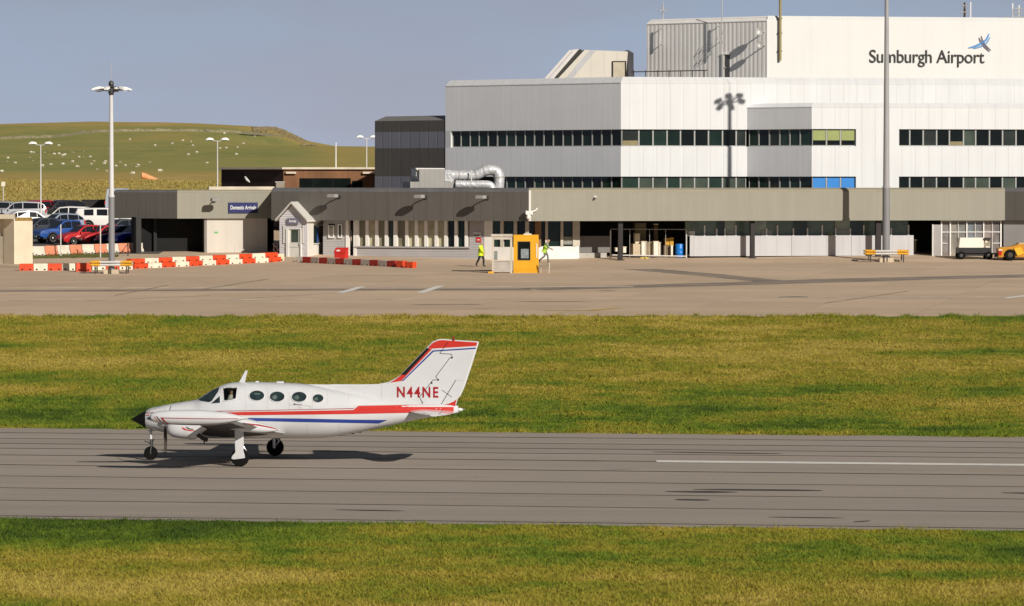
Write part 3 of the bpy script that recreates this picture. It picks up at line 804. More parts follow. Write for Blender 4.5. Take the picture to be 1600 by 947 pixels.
# airport lettering and emblem on the cream front
nB=Vector(((T2-T1).normalized().y,-(T2-T1).normalized().x,0)); uB=Vector(((T2-T1).normalized().x,(T2-T1).normalized().y,0))
ink=mat('sign_ink',(.018,.014,.012),.5,.05)
tp=on(1357.6,T1,T2); tq=on(1537,T1,T2); tz=zat(97.6,tp.y)
SG=thing('airport_sign','dark Sumburgh Airport lettering with a blue bird emblem on the cream upper wall','sign',tuple(v3(tp,tz)+nB*.02))
text_mesh('Sumburgh Airport','lettering',ink,v3(tp,tz)+nB*.05,uB,(0,0,1),(tq-tp).length,1.02,SG,.05,bold=.005,gap=.96)
def ribbon(mb, zp, w0):
    P_=[]
    for zx,zy in zp:
        p=on(1280+zx/5,T1,T2); P_.append(v3(p,zat(zy/5,p.y))+nB*.05)
    # smooth through the points
    Q=[]
    for i in range(len(P_)-1):
        p0=P_[max(i-1,0)];p1=P_[i];p2=P_[i+1];p3=P_[min(i+2,len(P_)-1)]
        for k in range(6):
            t=k/6; Q.append(.5*((2*p1)+(p2-p0)*t+(2*p0-5*p1+4*p2-p3)*t*t+(3*p1-p0-3*p2+p3)*t**3))
    Q.append(P_[-1]); n_=len(Q); rings=[]
    for i,q in enumerate(Q):
        t=(Q[min(i+1,n_-1)]-Q[max(i-1,0)]).normalized(); s_=nB.cross(t).normalized(); w_=w0*(.25+.75*math.sin(math.pi*i/(n_-1))**.8)
        rings.append([q-s_*w_,q+s_*w_,q+s_*w_+nB*.02,q-s_*w_+nB*.02])
    mb.loft(rings)
mb=MB(); ribbon(mb,[(1160,374),(1210,362),(1260,338),(1300,308),(1322,262)],.085); ribbon(mb,[(1195,380),(1250,366),(1300,338),(1330,288)],.05); mb.build('emblem',mat('emblem_blue',(.07,.26,.55),.5),SG)
mb=MB(); ribbon(mb,[(1243,293),(1256,325),(1288,368),(1326,404)],.06); ribbon(mb,[(1260,280),(1272,318),(1300,360),(1337,394)],.045); mb.build('emblem_wing',mat('emblem_grey',(.16,.13,.16),.5),SG)

# ================================================================== dark annex at the left
N1=solve(699.5,M0+Vector((.0,.05)),-1.0); N0=solve(586,N1,-1.0); N2=N1+Vector((3,1))
DA=thing('dark_annex','charcoal building banded in slate blue at the left end of the white terminal','building',empty_at(N0,4))
ND=(N0.y+N1.y)/2
zz=[4,zat(275.5,ND),zat(231.5,ND),zat(206,ND),zat(188.5,ND),zat(181,ND)]
NP=[N0-Vector((.01,0)),N1]
Nb=[N1+Vector((6,20)),N0+Vector((10,22))]
for i,(m_,nm) in enumerate(((bluegrey,'blue_band'),(darkclad,'wall'),(bluegrey,'blue_band'),(darkclad,'wall'))):
    mb=MB(); mb.prism([v3(p,zz[i]) for p in NP+Nb],(0,0,zz[i+1]-zz[i])); mb.build(nm,m_,DA)
mb=MB(); b0=[v3(p,zz[4]) for p in NP+Nb]; b1=[v3(p,zz[5]) for p in inset(NP,.4)]+[v3(p,zz[5]) for p in Nb]; b1[0]=b1[0]+Vector((.55,0,0)); mb.loft([b0,b1]); mb.build('coping',capgrey,DA)

# ================================================================== low front building with its fascia
L1=plan(826,300); L0=solve(424,L1,-.4); L2=solve(1570,L1,.2); L3=solve(1750,L2,-.4)
LB=thing('low_terminal_front','long single storey terminal front with a charcoal and beige fascia over shaded windows','building',empty_at(L1,3.2))
LP=[L0,L1,L2,L3]
ZF0,ZF1,ZF2=5.91,7.92,8.2
S_f=[(0,ZF0),(0,ZF1),(.10,ZF1+.16),(.34,ZF2),(1.2,ZF2),(1.2,ZF0)]
for i,m_ in ((0,darkclad),(1,beige),(2,darkclad)):
    mb=MB(); run(mb,LP,i,[(0,ZF0),(0,ZF1),(.9,ZF1),(.9,ZF0)]); mb.build('fascia',m_,LB)
capb=mat('beige_capping',(.30,.27,.20),.5,.05,.6); capd=mat('charcoal_capping',(.13,.125,.125),.5,.1,.5,streak=.15)
for i,m_ in ((0,capd),(1,capb),(2,capd)):
    mb=MB(); run(mb,LP,i,[(-.01,ZF1),(.10,ZF1+.15),(.36,ZF2),(.9,ZF2),(.9,ZF1)]); mb.build('capping',m_,LB)
mb=MB(); ip=inset(LP,.85); bk=[L3+Vector((0,12)),L0+Vector((-2,16))]
mb.prism([v3(p,ZF0+.12) for p in ip+bk],(0,0,2.0)); mb.build('roof',soffit,LB)
mb=MB(); seg_box(mb,L1,L2,826.2,829.5,-.03,.3,ZF0+.01,ZF1+.1); mb.build('corner_trim',mat('pale_trim',(.64,.61,.57),.5,.05,.6),LB)
# wall under the charcoal fascia (boarded, set back 1.3 m)
W0,W1=inset(LP,1.3)[0],inset(LP,1.3)[1]
WM=inset(LP,1.3)[1]
nA=Vector((-(L1-L0).normalized().y,(L1-L0).normalized().x))
a0=L0+nA*1.3; a1=L1+nA*1.3
ZG=3.05
def za(py,px=640): return zat(py,on(px,a0,a1).y)
mb=MB()
# boarding as real overlapping boards
def boards(mb,a,b,px0,px1,z0,z1,o=0.,h=.17,mi=0):
    z=z0
    while z<z1-.02:
        zt=min(z+h,z1); p=on(px0,a,b); q=on(px1,a,b); d=(b-a).normalized(); n=Vector((-d.y,d.x))
        pr=[(o-.035,z),(o-.008,zt),(o+.08,zt),(o+.08,z)]
        mb.loft([[v3(p+n*s_,zz_) for s_,zz_ in pr],[v3(q+n*s_,zz_) for s_,zz_ in pr]],mi); z+=h
boards(mb,a0,a1,505,541,ZG,ZF0+.1)
boards(mb,a0,a1,553,735,za(404.0),za(386.5))
boards(mb,a0,a1,733.5,757,za(405.0,745),ZF0+.1)
mb.build('boarding',timber,LB)
mb=MB()
seg_box(mb,a0,a1,553,735,-.16,.1,za(387.0),za(385.2)); mb.build('sill',timber,LB)
mb=MB(); seg_box(mb,a0,a1,503,541,.1,.2,2.9,ZF0); mb.build('base',black,LB)
mb=MB(); seg_box(mb,a0,a1,553.2,757,.1,.2,2.9,3.6); mb.build('base',black,LB)  # black strip paints in the shadow gap under the boarding
for p,q in ((541,545.5),(553,557.5)):
    mb=MB(); seg_box(mb,a0,a1,p,q,-.10,.25,ZG,ZF0+.1); mb.build('door_post',whitetrim,LB)
mb=MB(); seg_box(mb,a0,a1,545.5,553,.5,.6,ZG,ZF0+.1); mb.build('door',mat('door_maroon',(.035,.018,.028),.5),LB)
mull_px=[557,572,587,602,617,634,649,664,680,695,711,727]
ends=mull_px[1:]+[735]
for i,(p,q) in enumerate(zip(mull_px,ends)):
    gm=[gl_dark_olive,gl_olive,gl_dark_olive,G_[3],gl_dark_olive,gl_olive,gl_olive,gl_olive,gl_olive,G_[0],G_[1],G_[0]][i]
    w_=window(LB,a0,a1,p,q,za(385),ZF0+.1,gm,.1,frame=False)
    mb=MB(); seg_box(mb,a0,a1,p,p+4.6,-.12,.09,za(385),ZF0+.1); mb.build('frame',whitetrim,w_)
mb=MB(); seg_box(mb,a0,a1,616,621,-.14,-.02,za(385),ZF0+.1); mb.build('mullion',whitetrim,LB)
# small windows right of the porch
for p,q,y0,y1,gm in ((514,523,353,372.5,mat('pale_blind',(.36,.38,.35),.7)),(529,535.5,351,372.5,G_[1])):
    w_=window(LB,a0,a1,p,q,za(y1),za(y0),gm,-.05,fm=whitetrim,fw=.14,proud=.09)
mb=MB(); seg_box(mb,a0,a1,514,523,-.06,-.03,za(356),za(350.5)); mb.build('vent',black,LB)
mb=MB(); seg_box(mb,a0,a1,757,769.5,-.03,.2,ZG,ZF0+.1); mb.build('panel',whitetrim,LB)
mb=MB(); seg_box(mb,a0,a1,769.5,826,-.03,.2,ZG,za(385)); mb.build('panel',whitetrim,LB)
for p,q,gm in ((769.5,787,G_[2]),(787,808,G_[1]),(808,826,G_[0])):
    w_=window(LB,a0,a1,p,q,za(385),ZF0+.1,gm,.1,frame=False); mb=MB(); seg_box(mb,a0,a1,q-5,q,-.05,.09,za(385),ZF0+.1); mb.build('frame',mat('stone_trim',(.50,.46,.38),.6),w_)
# notices on the boarding
mb=MB(); seg_box(mb,a0,a1,744.5,752,-.07,-.045,za(377.5),za(370.5)); nt_=mb.build('no_entry_sign',mat('sign_red',(.60,.03,.025),.5)); tag(nt_,'small red no entry notice on the grey boarding behind the walking worker in yellow','sign')
mb=MB(); seg_box(mb,a0,a1,746,750.5,-.085,-.072,za(374.8),za(373.6)); mb.build('bar',whitetrim,nt_)
mb=MB(); seg_box(mb,a0,a1,740,752,-.07,-.045,za(369.5),za(362)); nt2=mb.build('wall_notice',mat('notice_white',(.55,.53,.52),.5)); tag(nt2,'pale notice with dark lines above the red no entry notice','sign')
mb=MB()
for k in range(3): seg_box(mb,a0,a1,741,751-k,-.085,-.072,za(366.6+k*1.1),za(366+k*1.1))
mb.build('writing',ink,nt2)
# under the beige fascia: windows, shutters, store, grey screens
nB2=Vector((-(L2-L1).normalized().y,(L2-L1).normalized().x))
b0=L1+nB2*2.5; b1=L2+nB2*2.5
def zb(py,px=880): return zat(py,on(px,b0,b1).y)
mb=MB(); seg_box(mb,b0,b1,834,905,0,.3,3.1,zb(385)); mb.build('panel',whitetrim,LB)
mb=MB(); seg_box(mb,b0,b1,835.5,845,-.12,.3,zb(385),ZF0+.1); mb.build('brick_pier',mat('pier_brick',(.30,.17,.085),.8,.2,3),LB)
for p,q,gm in ((845,856,G_[0]),(856,880,G_[1]),(880,899,G_[1])):
    w_=window(LB,b0,b1,p,q,zb(386),ZF0+.1,gm,.12,frame=False); mb=MB(); seg_box(mb,b0,b1,q-4.2,q,-.05,.11,zb(385),ZF0+.1); mb.build('frame',mat('stone_trim',(.50,.46,.38),.6),w_)
mb=MB(); seg_box(mb,b0,b1,881,894.5,.05,.1,zb(382),zb(370)); mb.build('blind',mat('blind_grey',(.25,.25,.22),.8),LB)
mb=MB(); seg_box(mb,b0,b1,899,906,-.02,.3,zb(385),ZF0+.1); mb.build('pier',mat('stone_trim',(.50,.46,.38),.6),LB)
mb=MB(); seg_box(mb,b0,b1,906,958,.9,1.0,zb(395,930),zb(369,930)); mb.build('roller_shutter',roller,LB)
mb=MB(); seg_box(mb,b0,b1,906,951,.6,1.0,3.25,zb(395.4,930)); mb.build('plinth',mat('plinth_grey',(.40,.38,.34),.7),LB)
# interior of the open store and dark back walls
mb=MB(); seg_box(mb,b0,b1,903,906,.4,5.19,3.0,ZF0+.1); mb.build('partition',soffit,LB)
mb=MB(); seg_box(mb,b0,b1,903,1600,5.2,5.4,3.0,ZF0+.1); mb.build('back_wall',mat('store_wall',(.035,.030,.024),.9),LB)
c0=L1+nB2*1.5; c1=L2+nB2*1.5
def zc(py,px=1250): return zat(py,on(px,c0,c1).y)
for p,q in ((1078,1236.6),(1237.1,1330),(1330.5,1427.5)):
    mb=MB(); seg_box(mb,c0,c1,p,q,0,.12,on(p,c0,c1).y*0+3.42,zc(368.2)); mb.build('grey_screen',pewter,LB)
gx_=[1080,1103,1122,1135,1152,1176,1200,1217,1242,1264,1287,1308,1331,1352,1373,1395,1422]
for i,(p,q) in enumerate(zip(gx_,gx_[1:])):
    window(LB,c0,c1,p,q,zc(369),ZF0+.1,[gsh1,gsh1,gsh0,gsh2,gsh1,gsh2,gsh1,gsh1,gsh0,gsh1,gsh1,gsh2,gsh0,gsh1,gsh0,gsh1][i],.5,frame=False)
    mb=MB(); seg_box(mb,c0,c1,q-1.1,q+1.1,.38,.44,zc(368.2),zc(357 if i%3 else 352)); mb.build('mullion',whitetrim,LB)
for p,q,y0,m_ in ((1073,1081,346,mat('pale_green_pane',(.15,.19,.14),.4)),(1078,1088,361,whitetrim),(1138,1151,361.5,mat('pale_blind',(.36,.38,.35),.7)),(1192,1209,360,mat('pale_blind',(.36,.38,.35),.7)),(1308,1329,360,mat('pale_blind',(.36,.38,.35),.7)),(1296,1304,364,blind_g)):
    mb=MB(); seg_box(mb,c0,c1,p,q,.42,.49,zc(368.6),zc(y0)); mb.build('interior_panel',m_,LB)
d0=L1+nB2*.35; d1=L2+nB2*.35
for p,q in ((966.3,973.3),(1173,1179.5),(1369,1377)):
    mb=MB(); pp_=on((p+q)/2,d0,d1); zg=height(pp_.x,pp_.y); seg_box(mb,d0,d1,p,q,0,.3,zg-.1,ZF0+.1); po=mb.build('pillar',brownpost,LB)
    mb=MB(); seg_box(mb,d0,d1,p-2,q+2,-.1,.4,zg-.1,zg+.06); mb.build('base',brownpost,po)
# wall below the charcoal fascia at the far right
mb=MB(); n3=Vector((-(L3-L2).normalized().y,(L3-L2).normalized().x)); seg_box(mb,L2,L3,1566,1740,.35,.6,3.1,ZF0+.1); mb.build('wall',mat('blue_grey_wall',(.30,.29,.28),.6,.08,.5),LB)
# beige cabinet in the shade beside the last screen
mb=MB(); seg_box(mb,c0,c1,1429.5,1438,1.0,1.5,3.4,zc(377)); o=mb.build('meter_cabinet',mat('cabinet_beige',(.30,.24,.16),.7)); 
mb=MB(); seg_box(mb,c0,c1,1429,1438.5,.95,1.5,zc(377)+.002,zc(375.5)); mb.build('lid',mat('cabinet_lid',(.5,.45,.36),.7),o)
mb=MB(); seg_box(mb,c0,c1,1430.5,1437,.96,.997,3.5,zc(378.5)); mb.build('door',mat('cabinet_door',(.26,.21,.14),.6),o)
tag(o,'low beige cabinet in the dark opening right of the last grey screen','cabinet')

# flood lamps on the fascias
def wall_lamp(px,py,a,b,label,group=None,first=[None]):
    p=on(px,a,b); z=zat(py,p.y); d=(b-a).normalized(); n=Vector((d.y,-d.x))
    if first[0] is None:
        t=thing('wall_floodlight',label,'floodlight',(0,0,0),0,group)
        mb=MB(); mb.tube([(0,0,-.05),(0,-.55,.12),(0,-1.1,.10)],.045,6); mb.box((0,-.02,0),(.25,.05,.25)); mb.build('bracket',mat('dark_steel',(.04,.038,.036),.5),t)
        mb=MB(); mb.loft([[(-.36*s_,-1.0-q,.10+.12*s_),(.36*s_,-1.0-q,.10+.12*s_),(.40*s_,-1.0-q,-.02),(-.40*s_,-1.0-q,-.02)] for s_,q in ((.5,-.2),(.95,-.05),(1,.2),(.75,.45))]); mb.build('lamp_head',mat('lamp_grey',(.30,.29,.27),.5,.1),t,bevel=.03)
        first[0]=t; t.location=(p.x,p.y,z); t.rotation_euler=(0,0,math.atan2(d.y,d.x))
    else: t=dup(first[0],(p.x,p.y,z),math.atan2(d.y,d.x),label,group)
    if group is None and 'group' in t: del t['group']
    return t
gl='floodlights along the fascia'
wall_lamp(530,308,L0,L1,'grey floodlight on the charcoal fascia, the one right above the small windows beside the porch',gl)
wall_lamp(665,309,L0,L1,'grey floodlight on the charcoal fascia, the middle one of the three',gl)
wall_lamp(761,310,L0,L1,'grey floodlight on the charcoal fascia, the one nearest its corner with the beige fascia',gl)
# security camera at the corner
mb=MB(); cp=v3(L1,zat(335,L1.y))+Vector((0,-.35,0))
mb.box(cp+Vector((.05,.05,.12)),(.5,.34,.26)); mb.sphere(cp+Vector((0,-.02,-.18)),(.17,.17,.2)); mb.tube([cp+Vector((.2,.1,.15)),cp+Vector((.5,.22,.3)),cp+Vector((.6,.4,.42))],.05,6)
o=mb.build('security_camera',whitetrim,smooth=35,bevel=0); tag(o,'white security camera on the corner where charcoal and beige fascias meet','camera')
mb=MB(); p=on(929,L1,L2); mb.tube([v3(p,zat(310,p.y)),v3(p,zat(310,p.y))+Vector((0,-.18,-.02))],.07,8); o=mb.build('small_camera',mat('dark_steel',(.04,.038,.036),.5)); tag(o,'tiny dark camera on the beige fascia right of the corner','camera')
mb=MB(); mb.box(v3(p,zat(308.3,p.y))+Vector((.05,-.03,.05)),(.22,.05,.12)); mb.build('mount',mat('pale_trim',(.64,.61,.57),.5),o)

# ================================================================== arrivals hall
K1=plan(277,309.5); K0=solve(178,K1,-.5); K2=solve(434,K1,.2)
AH=thing('arrivals_hall','beige and charcoal arrivals hall with a black open doorway and a white wall','building',empty_at(K1,3.4))
KP=[K0,K1,K2]; HZ0,HZ1,HZ2=6.0,7.85,8.05
for i,m_ in ((0,darkclad),(1,beige)):
    mb=MB(); run(mb,KP,i,[(0,HZ0),(0,HZ1),(.5,HZ1),(.5,HZ0)]); mb.build('fascia',m_,AH)
for i,m_ in ((0,capd),(1,capb)):
    mb=MB(); run(mb,KP,i,[(-.01,HZ1),(.08,HZ1+.12),(.28,HZ2),(.5,HZ2),(.5,HZ1)]); mb.build('capping',m_,AH)
mb=MB(); mb.prism([v3(p,HZ0+.1) for p in inset(KP,.45)+[K2+Vector((2,13)),K0+Vector((5,10))]],(0,0,1.8)); mb.build('roof',soffit,AH)
def zk(py,px=350): return zat(py,on(px,K1,K2).y)
mb=MB(); seg_box(mb,K1,K2,324,418.5,.25,.55,3.35,HZ0+.05); mb.build('wall',mat('hall_white',(.60,.55,.48),.6,.04,.5,streak=.06,lines=(2.4,.01,.05)),AH)
mb=MB(); seg_box(mb,K1,K2,324,326.8,.5,3,3.35,HZ0+.05); seg_box(mb,K1,K2,320,324,.25,.55,3.35,HZ0+.05); mb.build('door_post',mat('post_grey',(.22,.20,.18),.6),AH)
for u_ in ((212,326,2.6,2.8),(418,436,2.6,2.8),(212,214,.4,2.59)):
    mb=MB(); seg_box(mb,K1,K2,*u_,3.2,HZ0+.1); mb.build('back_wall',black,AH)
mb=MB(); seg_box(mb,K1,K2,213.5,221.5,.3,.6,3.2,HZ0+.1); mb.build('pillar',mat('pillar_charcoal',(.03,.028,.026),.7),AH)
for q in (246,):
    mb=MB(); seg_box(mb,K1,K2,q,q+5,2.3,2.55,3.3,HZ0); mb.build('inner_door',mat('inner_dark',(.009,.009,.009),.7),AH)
mb=MB(); seg_box(mb,K1,K2,331,434,1.6,2.2,HZ2-.3,HZ2+.22); mb.build('roof_kerb',roofpale,AH)
mb=MB(); seg_box(mb,K1,K2,335.5,341.5,.23,.248,zk(364.3),zk(362)); o=mb.build('exit_sign',mat('sign_green',(.10,.45,.12),.6)); tag(o,'tiny green sign on the white wall of the arrivals hall','sign')
mb=MB(); seg_box(mb,K1,K2,367.3,368.2,.235,.25,3.4,zk(384)); mb.build('downpipe',pewter,AH)
wall_lamp(334,314,K1,K2,'grey floodlight on the beige fascia left of the blue Domestic Arrivals sign')
# domestic arrivals sign
u2=Vector(((K2-K1).normalized().x,(K2-K1).normalized().y,0)); n2=Vector((u2.y,-u2.x,0))
p=on(357,K1,K2); q=on(402.5,K1,K2); 
o=MB(); seg_box(o,K1,K2,357,402.5,-.10,-.02,zk(332.8),zk(316.5)); sg=o.build('arrivals_board',mat('sign_navy',(.012,.016,.11),.5,.05)); tag(sg,'navy blue Domestic Arrivals sign on the beige fascia','sign')
text_mesh('Domestic Arrivals','lettering',mat('sign_white',(.80,.80,.80),.5,.02),v3(on(360,K1,K2),zk(327.2))+n2*.11,u2,(0,0,1),(on(400,K1,K2)-on(360,K1,K2)).length,.29,sg,.02,bold=.012)

# ================================================================== porch
Q1=plan(480,304.6); Q0=solve(437,Q1,-.5); Q2=Vector((plan(509,309.6).x,309.6)); Q3=Q0+(Q2-Q1)
PO=thing('entrance_porch','small gabled white porch with a door and an Arrivals sign beside the low front building','porch',empty_at(Q1,3.2))
dQ=(Q1-Q0).normalized(); nQ=Vector((dQ.y,-dQ.x)); sQ=(Q2-Q1)
mid=(Q0+Q1)/2; ze=zat(342,304.8); zr=zat(318.5,304.8); zb0=3.22
mb=MB(); boards(mb,Q0,Q1,437,480,zb0,ze,0,.16)
z=ze
while z<zr-.15:                        # boarded gable
    t=(z-ze)/(zr-ze); t2=min(1,(z+.16-ze)/(zr-ze)); aa=Q0.lerp(mid,t); bb=Q1.lerp(mid,t); a2=Q0.lerp(mid,t2); b2=Q1.lerp(mid,t2)
    N3=v3(nQ,0)
    mb.face([v3(aa,z)+N3*.035,v3(bb,z)+N3*.035,v3(b2,z+.16)+N3*.008,v3(a2,z+.16)+N3*.008]); z+=.16
mb.build('gable_wall',mat('porch_boarding',(.62,.60,.61),.6,.05,1.2),PO)
mb=MB(); nS=Vector((sQ.normalized().y,-sQ.normalized().x)); 
mb.prism([v3(Q1,zb0),v3(Q2,zb0),v3(Q3,zb0),v3(Q0,zb0)],(0,0,ze-zb0)); mb.build('side_wall',mat('porch_white',(.76,.73,.66),.6,.04,1),PO)
mb=MB(); ov=.18; O3=v3(nQ,0)*.35
e1=v3(Q1,ze)+v3(dQ,0)*ov-Vector((0,0,ov*.9)); r1_=v3(mid,zr+.03); e0=v3(Q0,ze)-v3(dQ,0)*ov-Vector((0,0,ov*.9)); SV=v3(sQ,0)
for e_ in (e0,e1):
    mb.loft([[e_+O3,r1_+O3,r1_+O3+Vector((0,0,.12)),e_+O3+Vector((0,0,.12))],[e_+SV*.98,r1_+SV*.98,r1_+SV*.98+Vector((0,0,.12)),e_+SV*.98+Vector((0,0,.12))]])
mb.build('roof',mat('porch_roof',(.62,.60,.55),.6,.06,1.0,lines=(.35,.01,.10)),PO)
mb=MB(); mb.tube([e1+O3+Vector((.03,0,0)),e1+SV*.98+Vector((.03,0,0))],.06,6); mb.tube([e1+SV*.75+Vector((.03,0,0)),e1+SV*.75+Vector((0.03,0,-.35))],.05,6); mb.build('gutter',whitetrim,PO)
mb=MB(); seg_box(mb,Q0,Q1,452.5,470.5,-.06,-.036,zb0,zat(358,304.8)); dr=mb.build('door',mat('porch_door',(.66,.64,.58),.5),PO)
mb=MB(); seg_box(mb,Q0,Q1,456,467,-.08,-.062,zat(378.5,304.8),zat(359.5,304.8)); mb.build('pane',G_[3],dr)
mb=MB(); seg_box(mb,Q0,Q1,448.4,452.4,-.14,-.036,zb0,zat(357,304.8)); seg_box(mb,Q0,Q1,470.6,471.8,-.14,-.036,zb0,zat(357,304.8)); seg_box(mb,Q0,Q1,452.41,470.59,-.14,-.036,zat(358,304.8)+.002,zat(356.8,304.8)); mb.build('frame',whitetrim,dr)
mb=MB(); mb.box(v3(on(469,Q0,Q1)+nQ*.1,zat(381,304.8)),(.05,.08,.2)); mb.build('handle',galv,dr)
for p,q in ((443.5,446.3),(473.7,476)):
    window(PO,Q0,Q1,p,q,zat(380,304.8),zat(352,304.8),G_[1],-.05,fm=whitetrim,fw=.10,proud=.05,name='side_light')
mb=MB(); seg_box(mb,Q0,Q1,443,476.8,-.06,-.036,zat(387,304.8),zat(386,304.8)); mb.build('rail',whitetrim,PO)
# side window
sa,sb=Q1,Q2
p0=Q1+sQ*.34; p1=Q1+sQ*.86; nn=-Vector((-(sQ.normalized().y),sQ.normalized().x)); nn=v3(nn,0)
def sw(p,q,za_,zb_,o0,o1): return [v3(p,za_)+nn*o0,v3(q,za_)+nn*o0,v3(q,za_)+nn*o1,v3(p,za_)+nn*o1],(0,0,zb_-za_)
mb=MB(); mb.prism(*sw(p0,p1,zat(380,306.5),zat(352,306.5),.005,.03)); ww=mb.build('window',G_[1],PO)
mb=MB(); mb.prism(*sw(p0+sQ*.16,p0+sQ*.23,zat(379,306.5),zat(356,306.5),.031,.036)); mb.build('banner',mat('banner_blue',(.03,.10,.35),.6),ww)
mb=MB(); mb.prism(*sw(p0+sQ*.26,p1,zat(379,306.5),zat(353,306.5),.031,.036)); mb.build('blind',mat('curtain_tan',(.22,.17,.09),.7),ww)
mb=MB(); mb.prism(*sw(p0-sQ*.03,p1+sQ*.03,zat(381,306.5),zat(380,306.5),.005,.09)); mb.build('sill',whitetrim,ww)
o=MB(); seg_box(o,Q0,Q1,450.5,467.5,-.16,-.10,zat(350.5,304.6),zat(341,304.6)); sg=o.build('porch_sign',mat('sign_grey_violet',(.17,.16,.22),.5,.05)); tag(sg,'small grey Arrivals sign over the porch door','sign')
uQ=v3(dQ,0); text_mesh('Arrivals','lettering',mat('sign_white',(.80,.80,.80),.5,.02),v3(on(453.5,Q0,Q1)+nQ*.17,zat(347.6,304.6)),uQ,(0,0,1),(on(464.5,Q0,Q1)-on(453.5,Q0,Q1)).length,.2,sg,.02,bold=.02)
# steps rail at left of porch
mb=MB()
for px in (428,433): q=plan(px,307); mb.tube([v3(q,3.3),v3(q,4.2)],.035,5)
mb.tube([v3(plan(426.5,307),4.25),v3(plan(437,306),3.75)],.04,5); mb.tube([v3(plan(426.5,307),3.85),v3(plan(437,306),3.4)],.03,5)
o=mb.build('step_rail',mat('rail_cream',(.5,.36,.30),.6)); tag(o,'slanting handrail of the steps left of the porch','handrail')

# ================================================================== brown building behind
B1=plan(443,345); B0=solve(346,B1,-1.2); B2=solve(592,B1,.2)
BB=thing('brown_building','low brown boarded building with a pale roof edge behind the arrivals hall','building',empty_at(B1,4.7))
BP=[B0,B1,B2]; bz=zat(264.5,345)
bk=[B2+Vector((2,10)),B0+Vector((4,10))]
for i,m_ in ((0,brick_shade),(1,brick)):
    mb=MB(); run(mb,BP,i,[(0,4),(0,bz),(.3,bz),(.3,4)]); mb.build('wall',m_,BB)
mb=MB(); mb.prism([v3(p,bz) for p in inset(BP,-.25)+bk],(0,0,.16)); mb.build('roof',roofpale,BB)
mb=MB(); seg_box(mb,B1,B2,446,462,-.3,-.05,bz-.35,bz-.2); seg_box(mb,B1,B2,566,586,-.3,-.05,bz-.35,bz-.2); mb.build('eaves_box',roofpale,BB)
for p,q in ((468,490),(490,520),(520,548)):
    window(BB,B1,B2,p,q,zat(297,345),zat(278.5,345),G_[0],-.02,fm=black,fw=.05,proud=.02)
window(BB,B1,B2,550,566,zat(297,345),zat(282.5,345),G_[0],-.02,fm=black,fw=.1,proud=.02)
p=on(393,B0,B1); z=zat(281,348); nb_=Vector(((B1-B0).normalized().y,-(B1-B0).normalized().x)); db=(B1-B0).normalized()
mb=MB(); mb.tube([v3(p-db*.75+nb_*.15,z+.22),v3(p-db*.3+nb_*.4,z+.2),v3(p+db*.1+nb_*.5,z-.02),v3(p+db*.45+nb_*.5,z-.18)],[.03,.09,.12,.04],6); o=mb.build('bracket_lamp',whitetrim,smooth=60); tag(o,'white curved bracket lamp on the dark end of the brown building','lamp')
mb=MB(); mb.tube([v3(p-db*.6,z+.2),v3(p-db*.6+nb_*.2,z+.2)],.04,6); mb.build('arm',whitetrim,o)
q=plan(438,313.5); mb=MB(); mb.box(v3(q,HZ2+.22),(.62,.6,.62)); o=mb.build('roof_tank',mat('tank_cream',(.30,.26,.20),.6,.1),bevel=.06); tag(o,'small pale tank on the roof above the corner of the porch','tank')
mb=MB(); mb.box(v3(q,HZ2+.55),(.7,.68,.05)); mb.build('lid',mat('pale_trim',(.64,.61,.57),.5),o)

# ================================================================== plant box and ducts on the low roof
AC=thing('air_handling_unit','pale grey ribbed air handling box on the low roof left of the silver ducts','plant unit',tuple(at(675,292,312)))
mb=MB(); DD=312.; V=Vector((-.6,2.2,0))
mb.prism([at(655,295,DD),at(655,264,DD),at(695,264,DD),at(695,295,DD)],V); mb.build('casing',mat('unit_grey',(.36,.345,.32),.5,.05,.8,lines=(.35,.01,.10)),AC)
mb=MB(); mb.prism([at(641,295,DD),at(641,284,DD),at(654.8,284,DD),at(654.8,295,DD)],V); mb.build('base',mat('unit_grey',(.36,.345,.32),.5),AC)
mb=MB(); mb.prism([at(695.2,295,DD),at(695.2,284,DD),at(713,284,DD),at(713,295,DD)],V); mb.build('base',mat('unit_grey',(.36,.345,.32),.5),AC)
mb=MB(); mb.prism([at(652,266,DD+.1),at(649,262.5,DD+.1),at(695,262.8,DD+.1),at(695,264,DD+.1)],Vector((-.6,2.4,0))); mb.prism([at(650.3,275,DD+.3),at(650.3,263.5,DD+.3),at(654.8,263.5,DD+.3),at(654.8,281,DD+.3)],Vector((-.4,1.5,0))); mb.build('lid',whitetrim,AC)
def dpath(pts,dd): return [at(x,y,dd) for x,y in pts]
def rounded(pts,n=6):
    Q=[]
    for i in range(len(pts)-1):
        p0=pts[max(i-1,0)];p1=pts[i];p2=pts[i+1];p3=pts[min(i+2,len(pts)-1)]
        for k in range(n):
            t=k/n; Q.append(.5*((2*p1)+(p2-p0)*t+(2*p0-5*p1+4*p2-p3)*t*t+(3*p1-p0-3*p2+p3)*t**3))
    return Q+[pts[-1]]
mb=MB(); P_=rounded(dpath([(692,274),(715,274),(738,274),(748,271.5),(757,267),(768,265.5),(777,269),(780,279),(779,297)],312.6),7)
rr=[.37+.015*(i%2) for i in range(len(P_))]; mb.tube(P_,rr,16); o=mb.build('silver_duct',alu,smooth=50); tag(o,'upper silver foil duct arching down onto the low roof','duct')
mb=MB(); 
for i in (8,18,28,40,48): 
    if i<len(P_)-1: mb.tube([P_[i]-(P_[i+1]-P_[i]).normalized()*.06,P_[i]+(P_[i+1]-P_[i]).normalized()*.06],.41,16)
mb.build('band',galv,o,smooth=50)
